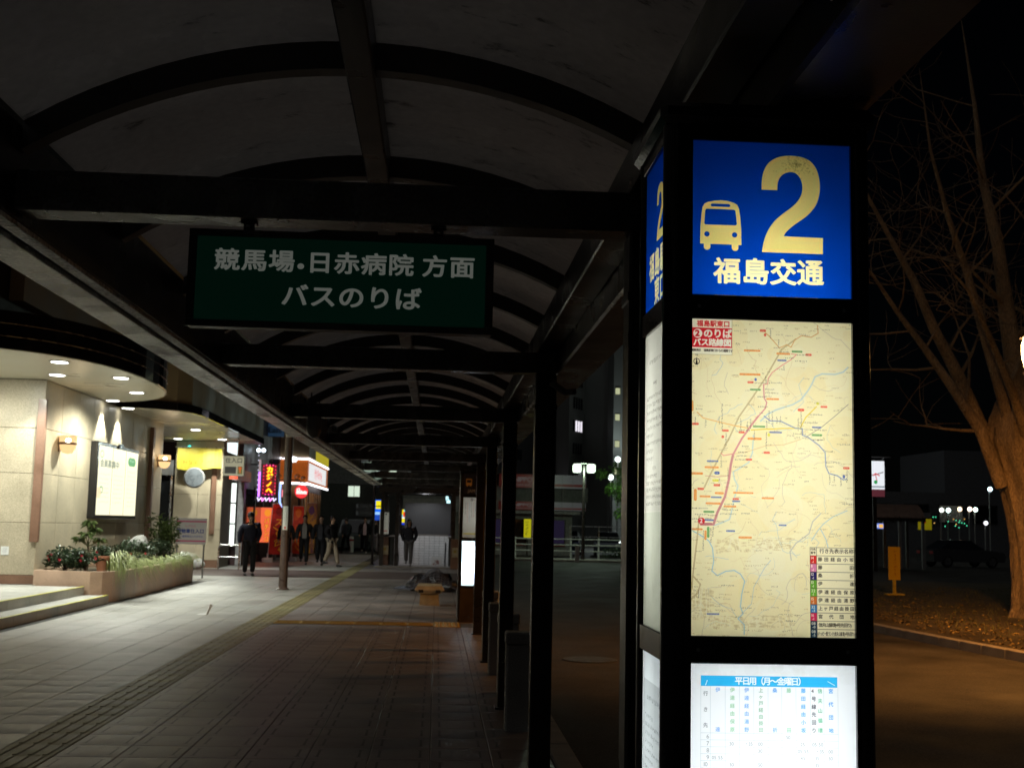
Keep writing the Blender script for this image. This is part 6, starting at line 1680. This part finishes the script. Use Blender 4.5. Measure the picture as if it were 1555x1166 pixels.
# ------------------------------------------------------------------ vehicles
M_TYRE = mat('tyre', (0.02, 0.02, 0.02), 0.8); M_RIM = mat('alloy_rim', (0.4, 0.4, 0.42), 0.3, 0.8); M_CGLASS = mat('car_glass', (0.02, 0.024, 0.03), 0.05, 0, 0.05, 3, 0, 60, 0.01, 0.8)
def car(x, y, rz, col, label, van=False, group='cars parked behind the white fence', lights=None):
    t = thing('parked_car', label, 'van' if van else 'car', (x, y, -0.12), rz, group)
    m = mat('car_paint_' + '_'.join('%d' % int(c * 100) for c in col), col, 0.12, 0.3, 0.05, 2, 0, 60, 0.03, 0.7)
    if van:
        side = [(-2.2, 0.3), (2.15, 0.3), (2.2, 0.95), (1.85, 1.1), (1.2, 1.85), (-2.1, 1.92), (-2.25, 1.2)]
    else:
        side = [(-2.15, 0.3), (2.1, 0.3), (2.18, 0.55), (2.1, 0.8), (1.0, 0.95), (-1.75, 0.98), (-2.18, 0.9)]
    MB().prism([(p[0], p[1]) for p in side], -0.82, 0.82, 'y').build('body', m, t)
    if van:
        for s in (-1, 1): MB().prism([(1.75, 1.15), (1.15, 1.75), (-1.95, 1.8), (-2.0, 1.15)], s * 0.823, s * 0.829, 'y').build('side_window', M_CGLASS, t)
        MB().add([(1.88, -0.7, 1.12), (1.88, 0.7, 1.12), (1.26, 0.66, 1.82), (1.26, -0.66, 1.82)], [(0, 1, 2, 3)]).build('windscreen', M_CGLASS, t)
    else:
        b = MB(); lo = [(0.95, -0.76, 0.952), (0.95, 0.76, 0.952), (-1.7, 0.76, 0.982), (-1.7, -0.76, 0.982)]; hi = [(0.25, -0.60, 1.42), (0.25, 0.60, 1.42), (-1.05, 0.60, 1.42), (-1.05, -0.60, 1.42)]
        b.add(lo + hi, [(0, 1, 5, 4), (1, 2, 6, 5), (2, 3, 7, 6), (3, 0, 4, 7)]); b.build('windows', M_CGLASS, t)
        MB().box(-1.08, 0.28, -0.62, 0.62, 1.421, 1.455, ch=0.012).build('roof', m, t)
    for wx in (-1.35, 1.35):
        for s in (-1, 1):
            w = MB().lathe([(0.22, -0.09), (0.31, -0.08), (0.33, 0), (0.31, 0.08), (0.22, 0.09)], 18, capb=False, capt=False).build('wheel', M_TYRE, t, True)
            w.rotation_euler = (R(90), 0, 0); w.location = (wx, s * 0.76, 0.33)
            MB().lathe([(0.215, -0.07), (0.215, 0.07)], 14).build('rim', M_RIM, w)
    for s in (-1, 1):
        MB().ball((2.12, s * 0.6, 0.66), 0.06, 0.16, 0.08).build('headlight', M_WHITE, t); MB().box(-2.2, -2.14, s * 0.6 - 0.15, s * 0.6 + 0.15, 0.72, 0.86).build('tail_light', lights or M_RED, t)
    return t
for i, (x, y, rz, col, lab) in enumerate(((8.1, 73.5, R(-100), (0.03, 0.05, 0.12), 'dark blue parked car next to the rental office wall'), (10.6, 73.5, R(-98), (0.10, 0.12, 0.16), 'slate parked car just right of the twin lamp post'), (13.0, 73.8, R(-100), (0.05, 0.06, 0.09), 'black parked car behind the fence under the green tree'))):
    car(x, y, rz, col, lab)
car(-4.4, 70.0, R(-100), (0.20, 0.22, 0.22), 'pale grey van parked at the far end of the pavement', True, None)

# ------------------------------------------------------------------ across the road: rental office, lamps, fence, tree, blocks
ro = thing('rental_office', 'low white car rental office with red sign bands across the road', 'building', (5.5, 74, -0.12))
M_OFFW = mat('office_wall', (0.34, 0.34, 0.33), 0.6)
wbox('wall', M_OFFW, ro, -2, 8.0, 70.3, 78, -0.12, 3.05)
wbox('upper_wall', mat('office_grey', (0.22, 0.23, 0.22), 0.6), ro, -2, 9.0, 70.9, 78, 3.05, 3.9)
wbox('canopy_slab', M_OFFW, ro, -2.2, 8.4, 69.6, 70.9, 2.30, 2.48)
for k, (x0, x1) in enumerate(((-1.5, 1.0), (1.3, 4.0), (4.4, 5.4), (5.75, 7.6))):
    w = wbox('window', M_DARK, ro, x0, x1, 70.25, 70.29, 0.55, 2.0); wbox('pane', emit('violet_dim_window', (0.16, 0.12, 0.3), 0.07) if k != 2 else M_GLASSD, w, x0 + 0.06, x1 - 0.06, 70.22, 70.245, 0.6, 1.95); wbox('sill', M_RED, w, x0, x1, 70.15, 70.245, 0.45, 0.55)
A = Art(700, 110, (170, 24, 34)); A.rect(330, 0, 700, 110, (196, 200, 200)); A.rect(330, 76, 700, 96, (170, 24, 34)); A.text('NIPPON', 118, 12, 56, (226, 214, 214), 0.03); A.text('Rent-a-Car', 130, 66, 34, (214, 200, 200), 0.02)
for x in (420, 505, 590): A.rect(x, 0, x + 5, 110, (150, 156, 150))
OFF = emit_img('rental_sign_face', A.image('rental_print'), 0.07)
for z0, z1 in ((3.82, 4.62), (2.52, 3.02)):
    wbox('sign_case', M_DARK, ro, 3.6, 8.78, 70.02, 70.2, z0, z1)
    wb(MB().quad((3.62, 70.01, z0 + 0.01), (8.76, 70.01, z0 + 0.01), (8.76, 70.01, z1 - 0.01), (3.62, 70.01, z1 - 0.01)), 'sign_face', OFF, ro)
for x in (4.2, 5.8, 7.4): wbox('sign_post', M_GREY, ro, x, x + 0.08, 70.21, 70.5, 2.5, 4.6)
ys_ = thing('yellow_sign', 'small upright yellow lit sign before the rental office window', 'sign', (5.3, 69.5, 0.9))
MB().box(-0.22, 0.22, 0, 0.1, 0, 1.1, ch=0.006).build('case', M_DARK, ys_); A = Art(60, 140, (226, 220, 20)); A.scribble(14, 10, 5, 24, (40, 40, 20), 0.9, True); card(ys_, emit_img('yellow_face', A.image('yellow_print'), 0.5), 0.42, 1.08, -0.003, 0.55)
MB().box(-0.04, 0.04, 0.02, 0.08, -1.02, -0.004).build('stand', M_DARK, ys_)
fn = thing('fence', 'low white pipe fence along the far side of the bus bay', 'fence', (7, 64, -0.12))
for k in range(10):
    wbox('fence_post', M_WHITE, fn, 1.2 + 1.5 * k, 1.28 + 1.5 * k, 63.96, 64.04, -0.12, 1.0)
for z in (0.30, 0.62, 0.93):
    wb(MB().tube([(1.2, 63.93, z), (14.8, 63.93, z)], 0.03, 6), 'rail', M_WHITE, fn)
mfn = thing('mesh_fence', 'taller steel frame fence before the parked cars', 'fence', (10, 66, -0.12))
for k in range(4): wbox('fence_post', M_METAL, mfn, 7.4 + 1.6 * k, 7.45 + 1.6 * k, 65.97, 66.03, -0.12, 1.65)
for z in (0.55, 1.05, 1.62): wb(MB().tube([(7.4, 65.94, z), (12.2, 65.94, z)], 0.022, 6), 'rail', M_METAL, mfn)
for i, (x, y, lab) in enumerate(((6.9, 58.2, 'grey stone post in the dark road median before the rental office'), (11.0, 58.6, 'grey stone post in the dark road median under the green tree'))):
    t = thing('median_post', lab, 'post', (x, y, -0.12), 0, 'stone posts in the road median')
    MB().box(-0.1, 0.1, -0.1, 0.1, 0, 0.75, ch=0.01).build('shaft', M_BOLL, t); MB().box(-0.11, 0.11, -0.11, 0.11, 0.751, 0.82, ch=0.01).build('cap', M_BOLL, t)
struct(bx('road_median', M_KERB, None, 3.5, 16, 58.9, 61.5, -0.5, -0.02, ch=0.02))
hd = thing('hedge', 'low dark hedge on the road median under the lamp post', 'hedge', (9.6, 60.3, -0.02))
b = MB()
for _ in range(900): leaf(b, (rnd.uniform(-1.2, 2.8), rnd.uniform(-0.6, 0.6), rnd.uniform(0.05, 0.55)), (rnd.gauss(0, 1), rnd.gauss(0, 1), 0.5), 0.14, 0.05)
b.build('foliage', M_LEAFD, hd)
tl = thing('twin_street_lamp', 'twin box street lamp glowing greenish white on a dark pole', 'street lamp', (7.40, 60.0, -0.02))
MB().lathe([(0.11, 0), (0.09, 0.5), (0.065, 4.7)], 12).build('pole', M_DARK, tl, True)
MB().tube([(-0.45, 0, 4.82), (0.45, 0, 4.82)], 0.03).build('crossarm', M_DARK, tl)
for s in (-1, 1):
    MB().box(s * 0.36 - 0.20, s * 0.36 + 0.20, -0.2, 0.2, 4.36, 4.79, ch=0.06).build('lantern', emit('green_white_lantern', (0.80, 1.0, 0.78), 2.6), tl)
point('twin_lamp_light', (0, -0.5, 4.4), 240, (0.72, 1.0, 0.70), 0.25, tl)
M_LEAFT = mat('street_tree_leaf', (0.10, 0.22, 0.035), 0.5, 0, 0.5, 1.5, 0, 40)
gt = thing('street_tree', 'leafy green street tree lit from beside by the twin lamp', 'tree', (10.3, 62.3, -0.02))
MB().tube([(0, 0, 0), (0.05, 0, 1.5), (0, 0, 3.0), (0.1, 0, 4.6)], [0.14, 0.11, 0.09, 0.04], 8).build('trunk', M_BARK, gt)
b = MB()
cl = [(rnd.gauss(0, 0.75), rnd.gauss(0, 0.7), 3.9 + rnd.gauss(0, 0.85)) for _ in range(34)]
for _ in range(5200):
    c = rnd.choice(cl); v = Vector((rnd.gauss(0, 1), rnd.gauss(0, 1), rnd.gauss(0, 1))).normalized() * 0.42 * rnd.random() ** 0.4
    leaf(b, (c[0] + v.x, c[1] + v.y, c[2] + v.z * 0.7), (v.x + rnd.gauss(0, .3), v.y + rnd.gauss(0, .3), rnd.uniform(-0.6, 0.5)), 0.13, 0.045, 0.3)
b.build('crown', M_LEAFT, gt)
for c in cl[:14]: MB().tube([(0.03, 0, 2.4 + rnd.random()), ((c[0]) * 0.5, c[1] * 0.5, (c[2] + 2.6) / 2), c], [0.04, 0.025, 0.01], 5).build('limb', M_BARK, gt)
for i, (x, y, z) in enumerate(((15.05, 99.0, 7.30), (14.35, 98.2, 5.75))):
    t = thing('globe_lamp', ('upper white globe lamp shining beside the green tree', 'lower white globe lamp shining beside the green tree')[i], 'lamp', (x, y, z), 0, 'white globe lamps behind the street tree')
    point('globe_light', (0, -0.3, 0), 650, (0.85, 1.0, 0.95), 0.2, t); MB().ball((0, 0, 0), 0.24).build('globe', emit('globe_white', (0.85, 1.0, 0.95), 4.0), t); MB().tube([(0, 0.0, -0.24), (0, 0.0, -z - 0.1)], 0.05, 6).build('post', M_DARK, t)
# tall blocks
tw = thing('office_tower', 'tall grey office block with three lit windows beyond the rental office', 'building', (16, 118, -0.12))
M_TOW = mat('tower_wall', (0.20, 0.20, 0.19), 0.6, 0, 0.1, 0.4); M_TOW2 = mat('tower_side', (0.13, 0.135, 0.13), 0.6, 0, 0.1, 0.4)
b = MB().prism([(12.1, 110), (13.9, 113), (13.9, 130), (12.1, 130)], -0.12, 17.5); wb(b, 'wall', M_TOW, tw)
b = MB().prism([(13.91, 113), (24, 106), (30, 130), (13.91, 130)], -0.12, 18.5); wb(b, 'wing_wall', M_TOW2, tw)
for fl in range(5):
    z = 6.2 + 2.15 * fl
    for k in range(4):
        u = 0.22 + 0.16 * k + 0.08; x, y = 12.1 + 1.8 * u, 110 + 3 * u
        w = wb(MB().box(x - 0.10, x + 0.10, y - 0.16, y + 0.02, z, z + 1.1), 'window', M_DARK, tw)
        wb(MB().box(x - 0.085, x + 0.085, y - 0.19, y - 0.165, z + 0.05, z + 1.05), 'pane', emit('white_window', (0.95, 0.9, 1.0), 1.0) if (fl == 2 and k > 0) else M_GLASSD, w)
    wb(MB().prism([(12.08, 109.98), (13.92, 112.98), (13.92, 113.02), (12.08, 110.04)], z - 0.45, z - 0.38), 'floor_line', M_GREY, tw)
ow = thing('stair_tower', 'slim dark block with a column of dim yellow stair windows', 'building', (16, 103, -0.12))
wbox('wall', M_TOW2, ow, 14.95, 17.5, 101, 104.5, -0.12, 19)
for z in (8.73, 11.03, 13.29, 6.4):
    w = wbox('window', M_DARK, ow, 15.05, 15.5, 100.95, 100.99, z - 0.3, z + 0.3); wbox('pane', emit('yellow_stair_window', (0.8, 0.85, 0.5), 0.55), w, 15.08, 15.47, 100.92, 100.945, z - 0.27, z + 0.27)
os2 = thing('vertical_sign', 'thin vertical amber and white sign lit on the dark block', 'sign', (13.2, 120.0, 8.0))
MB().box(-0.25, 0.25, 0, 0.3, 0, 2.5).build('case', M_DARK, os2)
for k in range(5): MB().box(-0.2 + (0.15 if k == 2 else 0), 0.12 + (0.1 if k == 2 else 0), -0.05, -0.01, 0.1 + 0.48 * k, 0.42 + 0.48 * k).build('letter_panel', emit('amber_letter', (1.0, 0.55, 0.15), 1.2) if k != 2 else emit('bluewhite', (0.75, 0.9, 1.0), 6.0), os2)
MB().box(-0.1, 0.1, 0.301, 2, 0.5, 0.7).build('bracket', M_DARK, os2)
db = thing('dark_block', 'black apartment block rising behind the vertical amber sign', 'building', (8, 125, -0.12))
wbox('wall', mat('black_block', (0.035, 0.035, 0.037), 0.7), db, 3, 15, 122, 135, -0.12, 13.5)
for i in range(4):
    for k in range(4):
        w = wbox('window', M_DARK, db, 5.2 + 2.3 * i, 6.4 + 2.3 * i, 121.93, 121.99, 3.0 + 2.6 * k, 4.3 + 2.6 * k); wbox('pane', emit('white_window', (0.95, 0.9, 1.0), 1.0) if (i, k) == (1, 1) else M_GLASSD, w, 5.3 + 2.3 * i, 6.3 + 2.3 * i, 121.9, 121.925, 3.1 + 2.6 * k, 4.2 + 2.6 * k)

# ------------------------------------------------------------------ the right side: bare tree, sodium lamp, yellow stand
so = thing('street_lamp', 'orange sodium street lantern on a dark post by the island kerb', 'street lamp', (8.09, 15.55, -0.01))
MB().lathe([(0.13, 0), (0.13, 0.3), (0.07, 0.4), (0.055, 3.75)], 14).build('post', M_DARK, so, True)
MB().lathe([(0.10, 3.75), (0.16, 3.80), (0.16, 3.84)], 14).build('gallery', M_DARK, so)
MB().lathe([(0.12, 3.845), (0.17, 4.05), (0.17, 4.22), (0.14, 4.30)], 16).build('lantern', emit('sodium_glass', (1.0, 0.62, 0.24), 40.0), so, True)
MB().lathe([(0.20, 4.305), (0.12, 4.42), (0.02, 4.48)], 16).build('cap', M_DARK, so, True)
spot('sodium_light', (-0.1, 0.0, 3.72), 1250, SODIUM, 146, 0.4, 0.10, so, (-0.15, 0.35, -1.0))
point('sodium_light', (-0.30, -0.10, 4.10), 70, SODIUM, 0.12, so)
spot('sodium_light', (0.1, 0.1, 4.0), 5500, SODIUM, 66, 1.0, 0.12, so, (0.52, 0.9, -0.50))  # extra spot added to brighten the tree trunk, beyond the lantern's own light
tr = thing('bare_tree', 'huge leafless street tree glowing orange beside the sodium lantern', 'tree', (12.05, 23.3, -0.01))
def limb_path(p, d, L, n, wob, up):
    pts = [Vector(p)]; d = Vector(d).normalized()
    for _ in range(n):
        d = (d + Vector((rnd.gauss(0, wob), rnd.gauss(0, wob), rnd.gauss(0, wob * 0.5) + up))).normalized(); pts.append(pts[-1] + d * L / n)
    return pts, d
twigs = MB(); 
b = MB(); n = 56; prof = [(0.0, 0.56), (0.2, 0.47), (0.7, 0.41), (1.4, 0.39), (2.2, 0.44), (2.9, 0.58), (3.5, 0.74), (4.0, 0.66), (4.5, 0.40)]
def lerp_prof(z):
    for (z0, r0_), (z1, r1_) in zip(prof[:-1], prof[1:]):
        if z <= z1: return r0_ + (r1_ - r0_) * (z - z0) / (z1 - z0)
    return prof[-1][1]
prof = [(4.5 * i / 44, lerp_prof(4.5 * i / 44)) for i in range(45)]
for z, r_ in prof:
    for k in range(n):
        a = 2 * math.pi * k / n; rr = r_ * (1 + 0.08 * math.sin(3 * a + 0.6 * z) + 0.05 * math.sin(7 * a + 1.3 * z) + 0.03 * math.sin(13 * a) + 0.022 * math.sin(19 * a + 2.2 * math.sin(1.7 * z)) + 0.014 * math.sin(27 * a - 1.5 * math.sin(2.9 * z) + z) + rnd.gauss(0, 0.006))
        b.v.append((rr * math.cos(a) - 0.06 * z, rr * math.sin(a), z))
for i in range(len(prof) - 1):
    for k in range(n): b.f.append((i * n + k, i * n + (k + 1) % n, (i + 1) * n + (k + 1) % n, (i + 1) * n + k))
b.f.append(tuple((len(prof) - 1) * n + k for k in range(n)))
b.build('trunk', M_BARK, tr, True)
def sub_branches(path, rad, depth):
    for i in range(2, len(path)):
        for _ in range(1):
            if rnd.random() > 0.72: continue
            base_d = (path[i] - path[i - 1]).normalized(); side = Vector((rnd.gauss(0, 1), rnd.gauss(0, 1), rnd.uniform(-0.1, 0.6)))
            side = (side - base_d * side.dot(base_d)).normalized()
            L = (2.6 if depth == 0 else 1.3) * rnd.uniform(0.5, 1.1)
            pts, d = limb_path(path[i], base_d * 0.5 + side, L, 5, 0.16, 0.03)
            r0_ = rad[i] * (0.33 if depth == 0 else 0.4)
            twigs.tube(pts, [r0_ * (1 - 0.17 * q) + 0.003 for q in range(len(pts))], 5 if depth == 0 else 3, False)
            if depth < 2: sub_branches(pts, [r0_] * len(pts), depth + 1)
LIMBS = [([(-0.75, -0.1, 2.6), (-1.2, -0.15, 3.7), (-1.75, -0.1, 4.6), (-2.25, 0, 5.35), (-2.75, 0.1, 6.1), (-3.3, 0.1, 6.9), (-3.9, 0.2, 7.5)], 0.19),
         ([(-0.6, 0.1, 3.0), (-1.1, 0.1, 3.9), (-1.5, 0.1, 4.8), (-1.95, 0.2, 5.8), (-2.4, 0.2, 6.8), (-2.85, 0.25, 7.7), (-3.3, 0.3, 8.7), (-3.6, 0.3, 9.8)], 0.24),
         ([(-0.45, -0.35, 3.2), (-0.85, -0.4, 4.4), (-1.2, -0.5, 5.6), (-1.55, -0.55, 6.8), (-2.0, -0.6, 8.0), (-2.3, -0.65, 9.3), (-2.5, -0.7, 11)], 0.20),
         ([(-0.2, 0.0, 3.6), (-0.35, 0.0, 5.0), (-0.45, 0.1, 6.3), (-0.6, 0.1, 7.6), (-0.85, 0.15, 9.0), (-1.0, 0.2, 10.6), (-1.2, 0.2, 12.5)], 0.32),
         ([(0.15, -0.2, 3.7), (0.3, -0.2, 5.2), (0.42, -0.25, 6.6), (0.6, -0.3, 8.2), (0.7, -0.3, 10), (0.75, -0.3, 12.5)], 0.30),
         ([(0.4, 0.1, 3.4), (0.9, 0.15, 4.9), (1.4, 0.2, 6.3), (1.9, 0.3, 7.8), (2.3, 0.4, 9.4)], 0.28),
         ([(-0.3, -0.5, 3.2), (-0.9, -1.0, 4.4), (-1.5, -1.5, 5.4), (-2.2, -1.9, 6.2), (-2.9, -2.2, 6.8)], 0.15)]
for pts, r_ in LIMBS:
    pts = [Vector(p) + Vector((rnd.gauss(0, 0.03), rnd.gauss(0, 0.03), 0)) * (i > 0) for i, p in enumerate(pts)]
    fine_p = []
    for i in range(len(pts) - 1):
        for k in range(2): fine_p.append(pts[i].lerp(pts[i + 1], k / 2))
    fine_p.append(pts[-1]); nn = len(fine_p)
    rad = [0.74 * r_ * (1 - 0.97 * q / (nn - 1)) for q in range(nn)]
    MB().tube(fine_p, rad, 12).build('limb', M_BARK, tr, True)
    sub_branches(fine_p, rad, 0)
tag(twigs.build('twigs', M_BARK, tr), kind='stuff')
yn = thing('banner_stand', 'yellow upright banner stand on the grass behind the kerb', 'banner', (12.1, 31.0, -0.01))
MB().box(-0.24, 0.24, -0.12, 0.12, 0, 0.05, ch=0.01).build('base', mat('yellow_plastic', (0.50, 0.36, 0.04), 0.5), yn)
MB().box(-0.04, 0.04, -0.03, 0.03, 0.051, 0.42).build('post', MATS['yellow_plastic'], yn)
A = Art(90, 220, (206, 168, 30)); A.scribble(40, 20, 7, 25, (150, 70, 30), 0.7, True)
MB().box(-0.15, 0.17, -0.012, 0.012, 0.40, 1.27, ch=0.004).build('board', MATS['yellow_plastic'], yn); o = MB().quad((-0.145, -0.014, 0.41), (0.165, -0.014, 0.41), (0.165, -0.014, 1.26), (-0.145, -0.014, 1.26)); o.build('print', print_img('yellow_stand', A.image('yellow_stand_print')), yn)

# ------------------------------------------------------------------ far right background
bb = thing('billboard', 'tall white lit billboard panel seen just past the black pillar', 'billboard', (18.75, 50.0, 0))
MB().box(-0.45, 0.40, 0, 0.2, 3.15, 4.72, ch=0.01).build('case', M_DARK, bb)
A = Art(150, 270, (236, 240, 246)); A.line([(10, 90), (60, 110), (140, 84)], 6, (60, 60, 60)); A.line([(60, 110), (80, 96), (110, 110)], 8, (220, 60, 70)); A.line([(80, 110), (90, 150)], 6, (200, 60, 60)); A.circ(80, 160, 14, (40, 150, 80)); A.rect(0, 190, 150, 200, (120, 130, 140)); A.rect(0, 215, 150, 270, (84, 38, 46))
card(bb, emit_img('billboard_face', A.image('billboard_print'), 1.0), 0.83, 1.53, -0.004, 3.93)
for s in (-1, 1): MB().tube([(s * 0.3, 0.02, 4.72), (s * 0.3, -0.35, 4.85)], 0.015, 5).build('lamp_arm', M_GREY, bb)
MB().box(-0.5, 0.55, -0.42, -0.32, 4.83, 4.87).build('lamp_bar', M_GREY, bb); MB().box(-0.08, 0.08, 0.05, 0.15, 0, 3.14).build('post', M_DARK, bb)
bs = thing('bus_shelter', 'dark bus shelter with brown barrel roof across the island', 'bus shelter', (20.9, 55.0, -0.12))
b = MB(); n = 8
arc = [(-1.0 + 2.0 * i / n, 2.45 + 0.62 * math.sin(math.pi * i / n) ** 0.8) for i in range(n + 1)]
for i in range(n):
    (y0, z0), (y1, z1) = arc[i], arc[i + 1]; b.add([(-2.2, y0, z0), (1.7, y0, z0), (1.7, y1, z1), (-2.2, y1, z1), (-2.2, y0, z0 + .03), (1.7, y0, z0 + .03), (1.7, y1, z1 + .03), (-2.2, y1, z1 + .03)], [(0, 3, 2, 1), (4, 5, 6, 7), (0, 4, 7, 3), (1, 2, 6, 5)])
b.build('barrel_roof', mat('brown_roof_sheet', (0.20, 0.13, 0.10), 0.4), bs, True)
for x in (-2.0, -0.75, 0.5, 1.6):
    MB().tube([(x, y0 * 1.02, z0 - 0.03) for y0, z0 in arc], 0.03, 6).build('roof_rib', M_DARK, bs)
    for yy in (-0.95, 0.95): MB().box(x - 0.06, x + 0.06, yy - 0.06, yy + 0.06, 0.12, 2.40).build('post', M_GREY, bs)
MB().box(-2.2, 1.7, -1.08, -0.92, 2.30, 2.44).build('eaves_beam', M_DARK, bs)
A = Art(160, 60, (120, 150, 240)); A.rect(70, 10, 150, 50, (250, 190, 90)); A.circ(40, 30, 14, (240, 240, 255))
MB().quad((0.05, 0.9, 1.95), (0.45, 0.9, 1.95), (0.45, 0.9, 2.2), (0.05, 0.9, 2.2)).build('lit_poster', emit_img('shelter_poster', A.image('shelter_print'), 1.0), bs)
ps2 = thing('parking_sign', 'yellow parking sign with red P hanging beyond the shelter', 'sign', (24.25, 58.0, 1.82))
A = Art(120, 100, (190, 176, 20)); A.text('P', 38, 2, 64, (180, 60, 20), 0.08); A.scribble(24, 74, 5, 16, (150, 80, 30), 0.8); MB().box(-0.36, 0.36, 0, 0.08, 0, 0.56, ch=0.006).build('board', M_DARK, ps2); card(ps2, emit_img('p_face', A.image('p_print'), 0.28), 0.70, 0.54, -0.003, 0.28)
MB().box(-0.05, 0.05, 0.02, 0.07, -1.9, -0.004).build('post', M_GREY, ps2); MB().box(-0.34, 0.34, 0, 0.08, 0.60, 0.86).build('header_board', M_GREY, ps2)
bt = car(20.2, 60.0, R(-20), (0.03, 0.06, 0.35), 'blue parked car with amber roof lamps behind the yellow banner stand', group=None, lights=emit('tail_red', (1.0, 0.05, 0.05), 1.5))
for s_ in (-1, 1): MB().box(-0.46, -0.34, s_ * 0.28 - 0.15, s_ * 0.28 + 0.15, 1.457, 1.55, ch=0.01).build('roof_lamp', emit('amber_pale', (1.0, 0.62, 0.35), 1.3), bt)
car(28.3, 63.0, R(10), (0.10, 0.10, 0.11), 'dark grey parked car under the distant white lamps', group=None)
fl = [(39.5, 90, 3.5, (0.75, 1.0, 0.95), 7, 'cyan white street lamp nearest the P sign'), (36.8, 85, 3.4, (0.9, 1.0, 0.85), 3, 'small pale lamp on a white post past the P sign'), (40.4, 90, 3.6, (1.0, 0.72, 0.45), 4, 'first amber lamp of the distant row'), (41.2, 90, 3.62, (1.0, 0.8, 0.6), 5, 'second amber lamp of the distant row'), (41.65, 90, 3.6, (0.7, 1.0, 0.85), 5, 'greenish white lamp at the end of the amber row'), (42.85, 90, 5.2, (0.7, 0.95, 1.0), 5, 'high bluish lamp left of the bare trunk'), (43.4, 92, 2.6, (0.9, 0.9, 1.0), 2, 'low white lamp left of the bare trunk')]
for i, (x, y, z, c, e, lab) in enumerate(fl):
    t = thing('street_lamp', lab, 'street lamp', (x, y, -0.12), 0, 'small distant street lamps')
    MB().tube([(0, 0.1, 0), (0, 0.1, z + 0.12)], 0.05, 6).build('post', M_GREY, t); MB().ball((0, -0.05, z + 0.12), 0.17).build('globe', emit('far_lamp_%d' % i, c, e), t)
gl_ = thing('illuminated_tree', 'dark small tree strung with tiny green and amber lights', 'tree', (38.9, 90, -0.12))
MB().tube([(0, 0, 0), (0, 0, 2.2)], [0.12, 0.07], 7).build('trunk', M_BARK, gl_)
b = MB()
for _ in range(700):
    v = Vector((rnd.gauss(0, 1), rnd.gauss(0, 0.5), rnd.gauss(0, 0.35))); leaf(b, (v.x, v.y, 2.9 + v.z), (rnd.gauss(0, 1), rnd.gauss(0, 1), .2), 0.16, 0.05)
b.build('crown', M_LEAFD, gl_)
for k in range(16): MB().ball((rnd.uniform(-1.6, 1.6), -1.3, 2.75 + rnd.gauss(0, 0.22)), 0.04, n=6, m=5).build('bulb', emit('green_bulb', (0.1, 1.0, 0.5), 1.4) if k % 4 else emit('amber_letter', (1.0, 0.55, 0.15), 1.2), gl_)
fb = thing('far_building', 'low dim building with dark window bands behind the distant lamps', 'building', (45, 104, -0.12))
wbox('wall', mat('far_dim_wall', (0.10, 0.10, 0.11), 0.7), fb, 33, 62, 100, 112, -0.12, 5.2); wbox('upper_block', MATS['far_dim_wall'], fb, 44.5, 62, 102, 112, 5.2, 9)
for k in range(9): 
    w = wbox('window', M_DARK, fb, 34 + 3 * k, 36.2 + 3 * k, 99.93, 99.99, 2.6, 4.2); wbox('pane', M_GLASSD if k % 3 else emit('faint_window', (0.6, 0.6, 0.5), 0.06), w, 34.1 + 3 * k, 36.1 + 3 * k, 99.9, 99.925, 2.7, 4.1)
# overhead cable running from the canopy edge
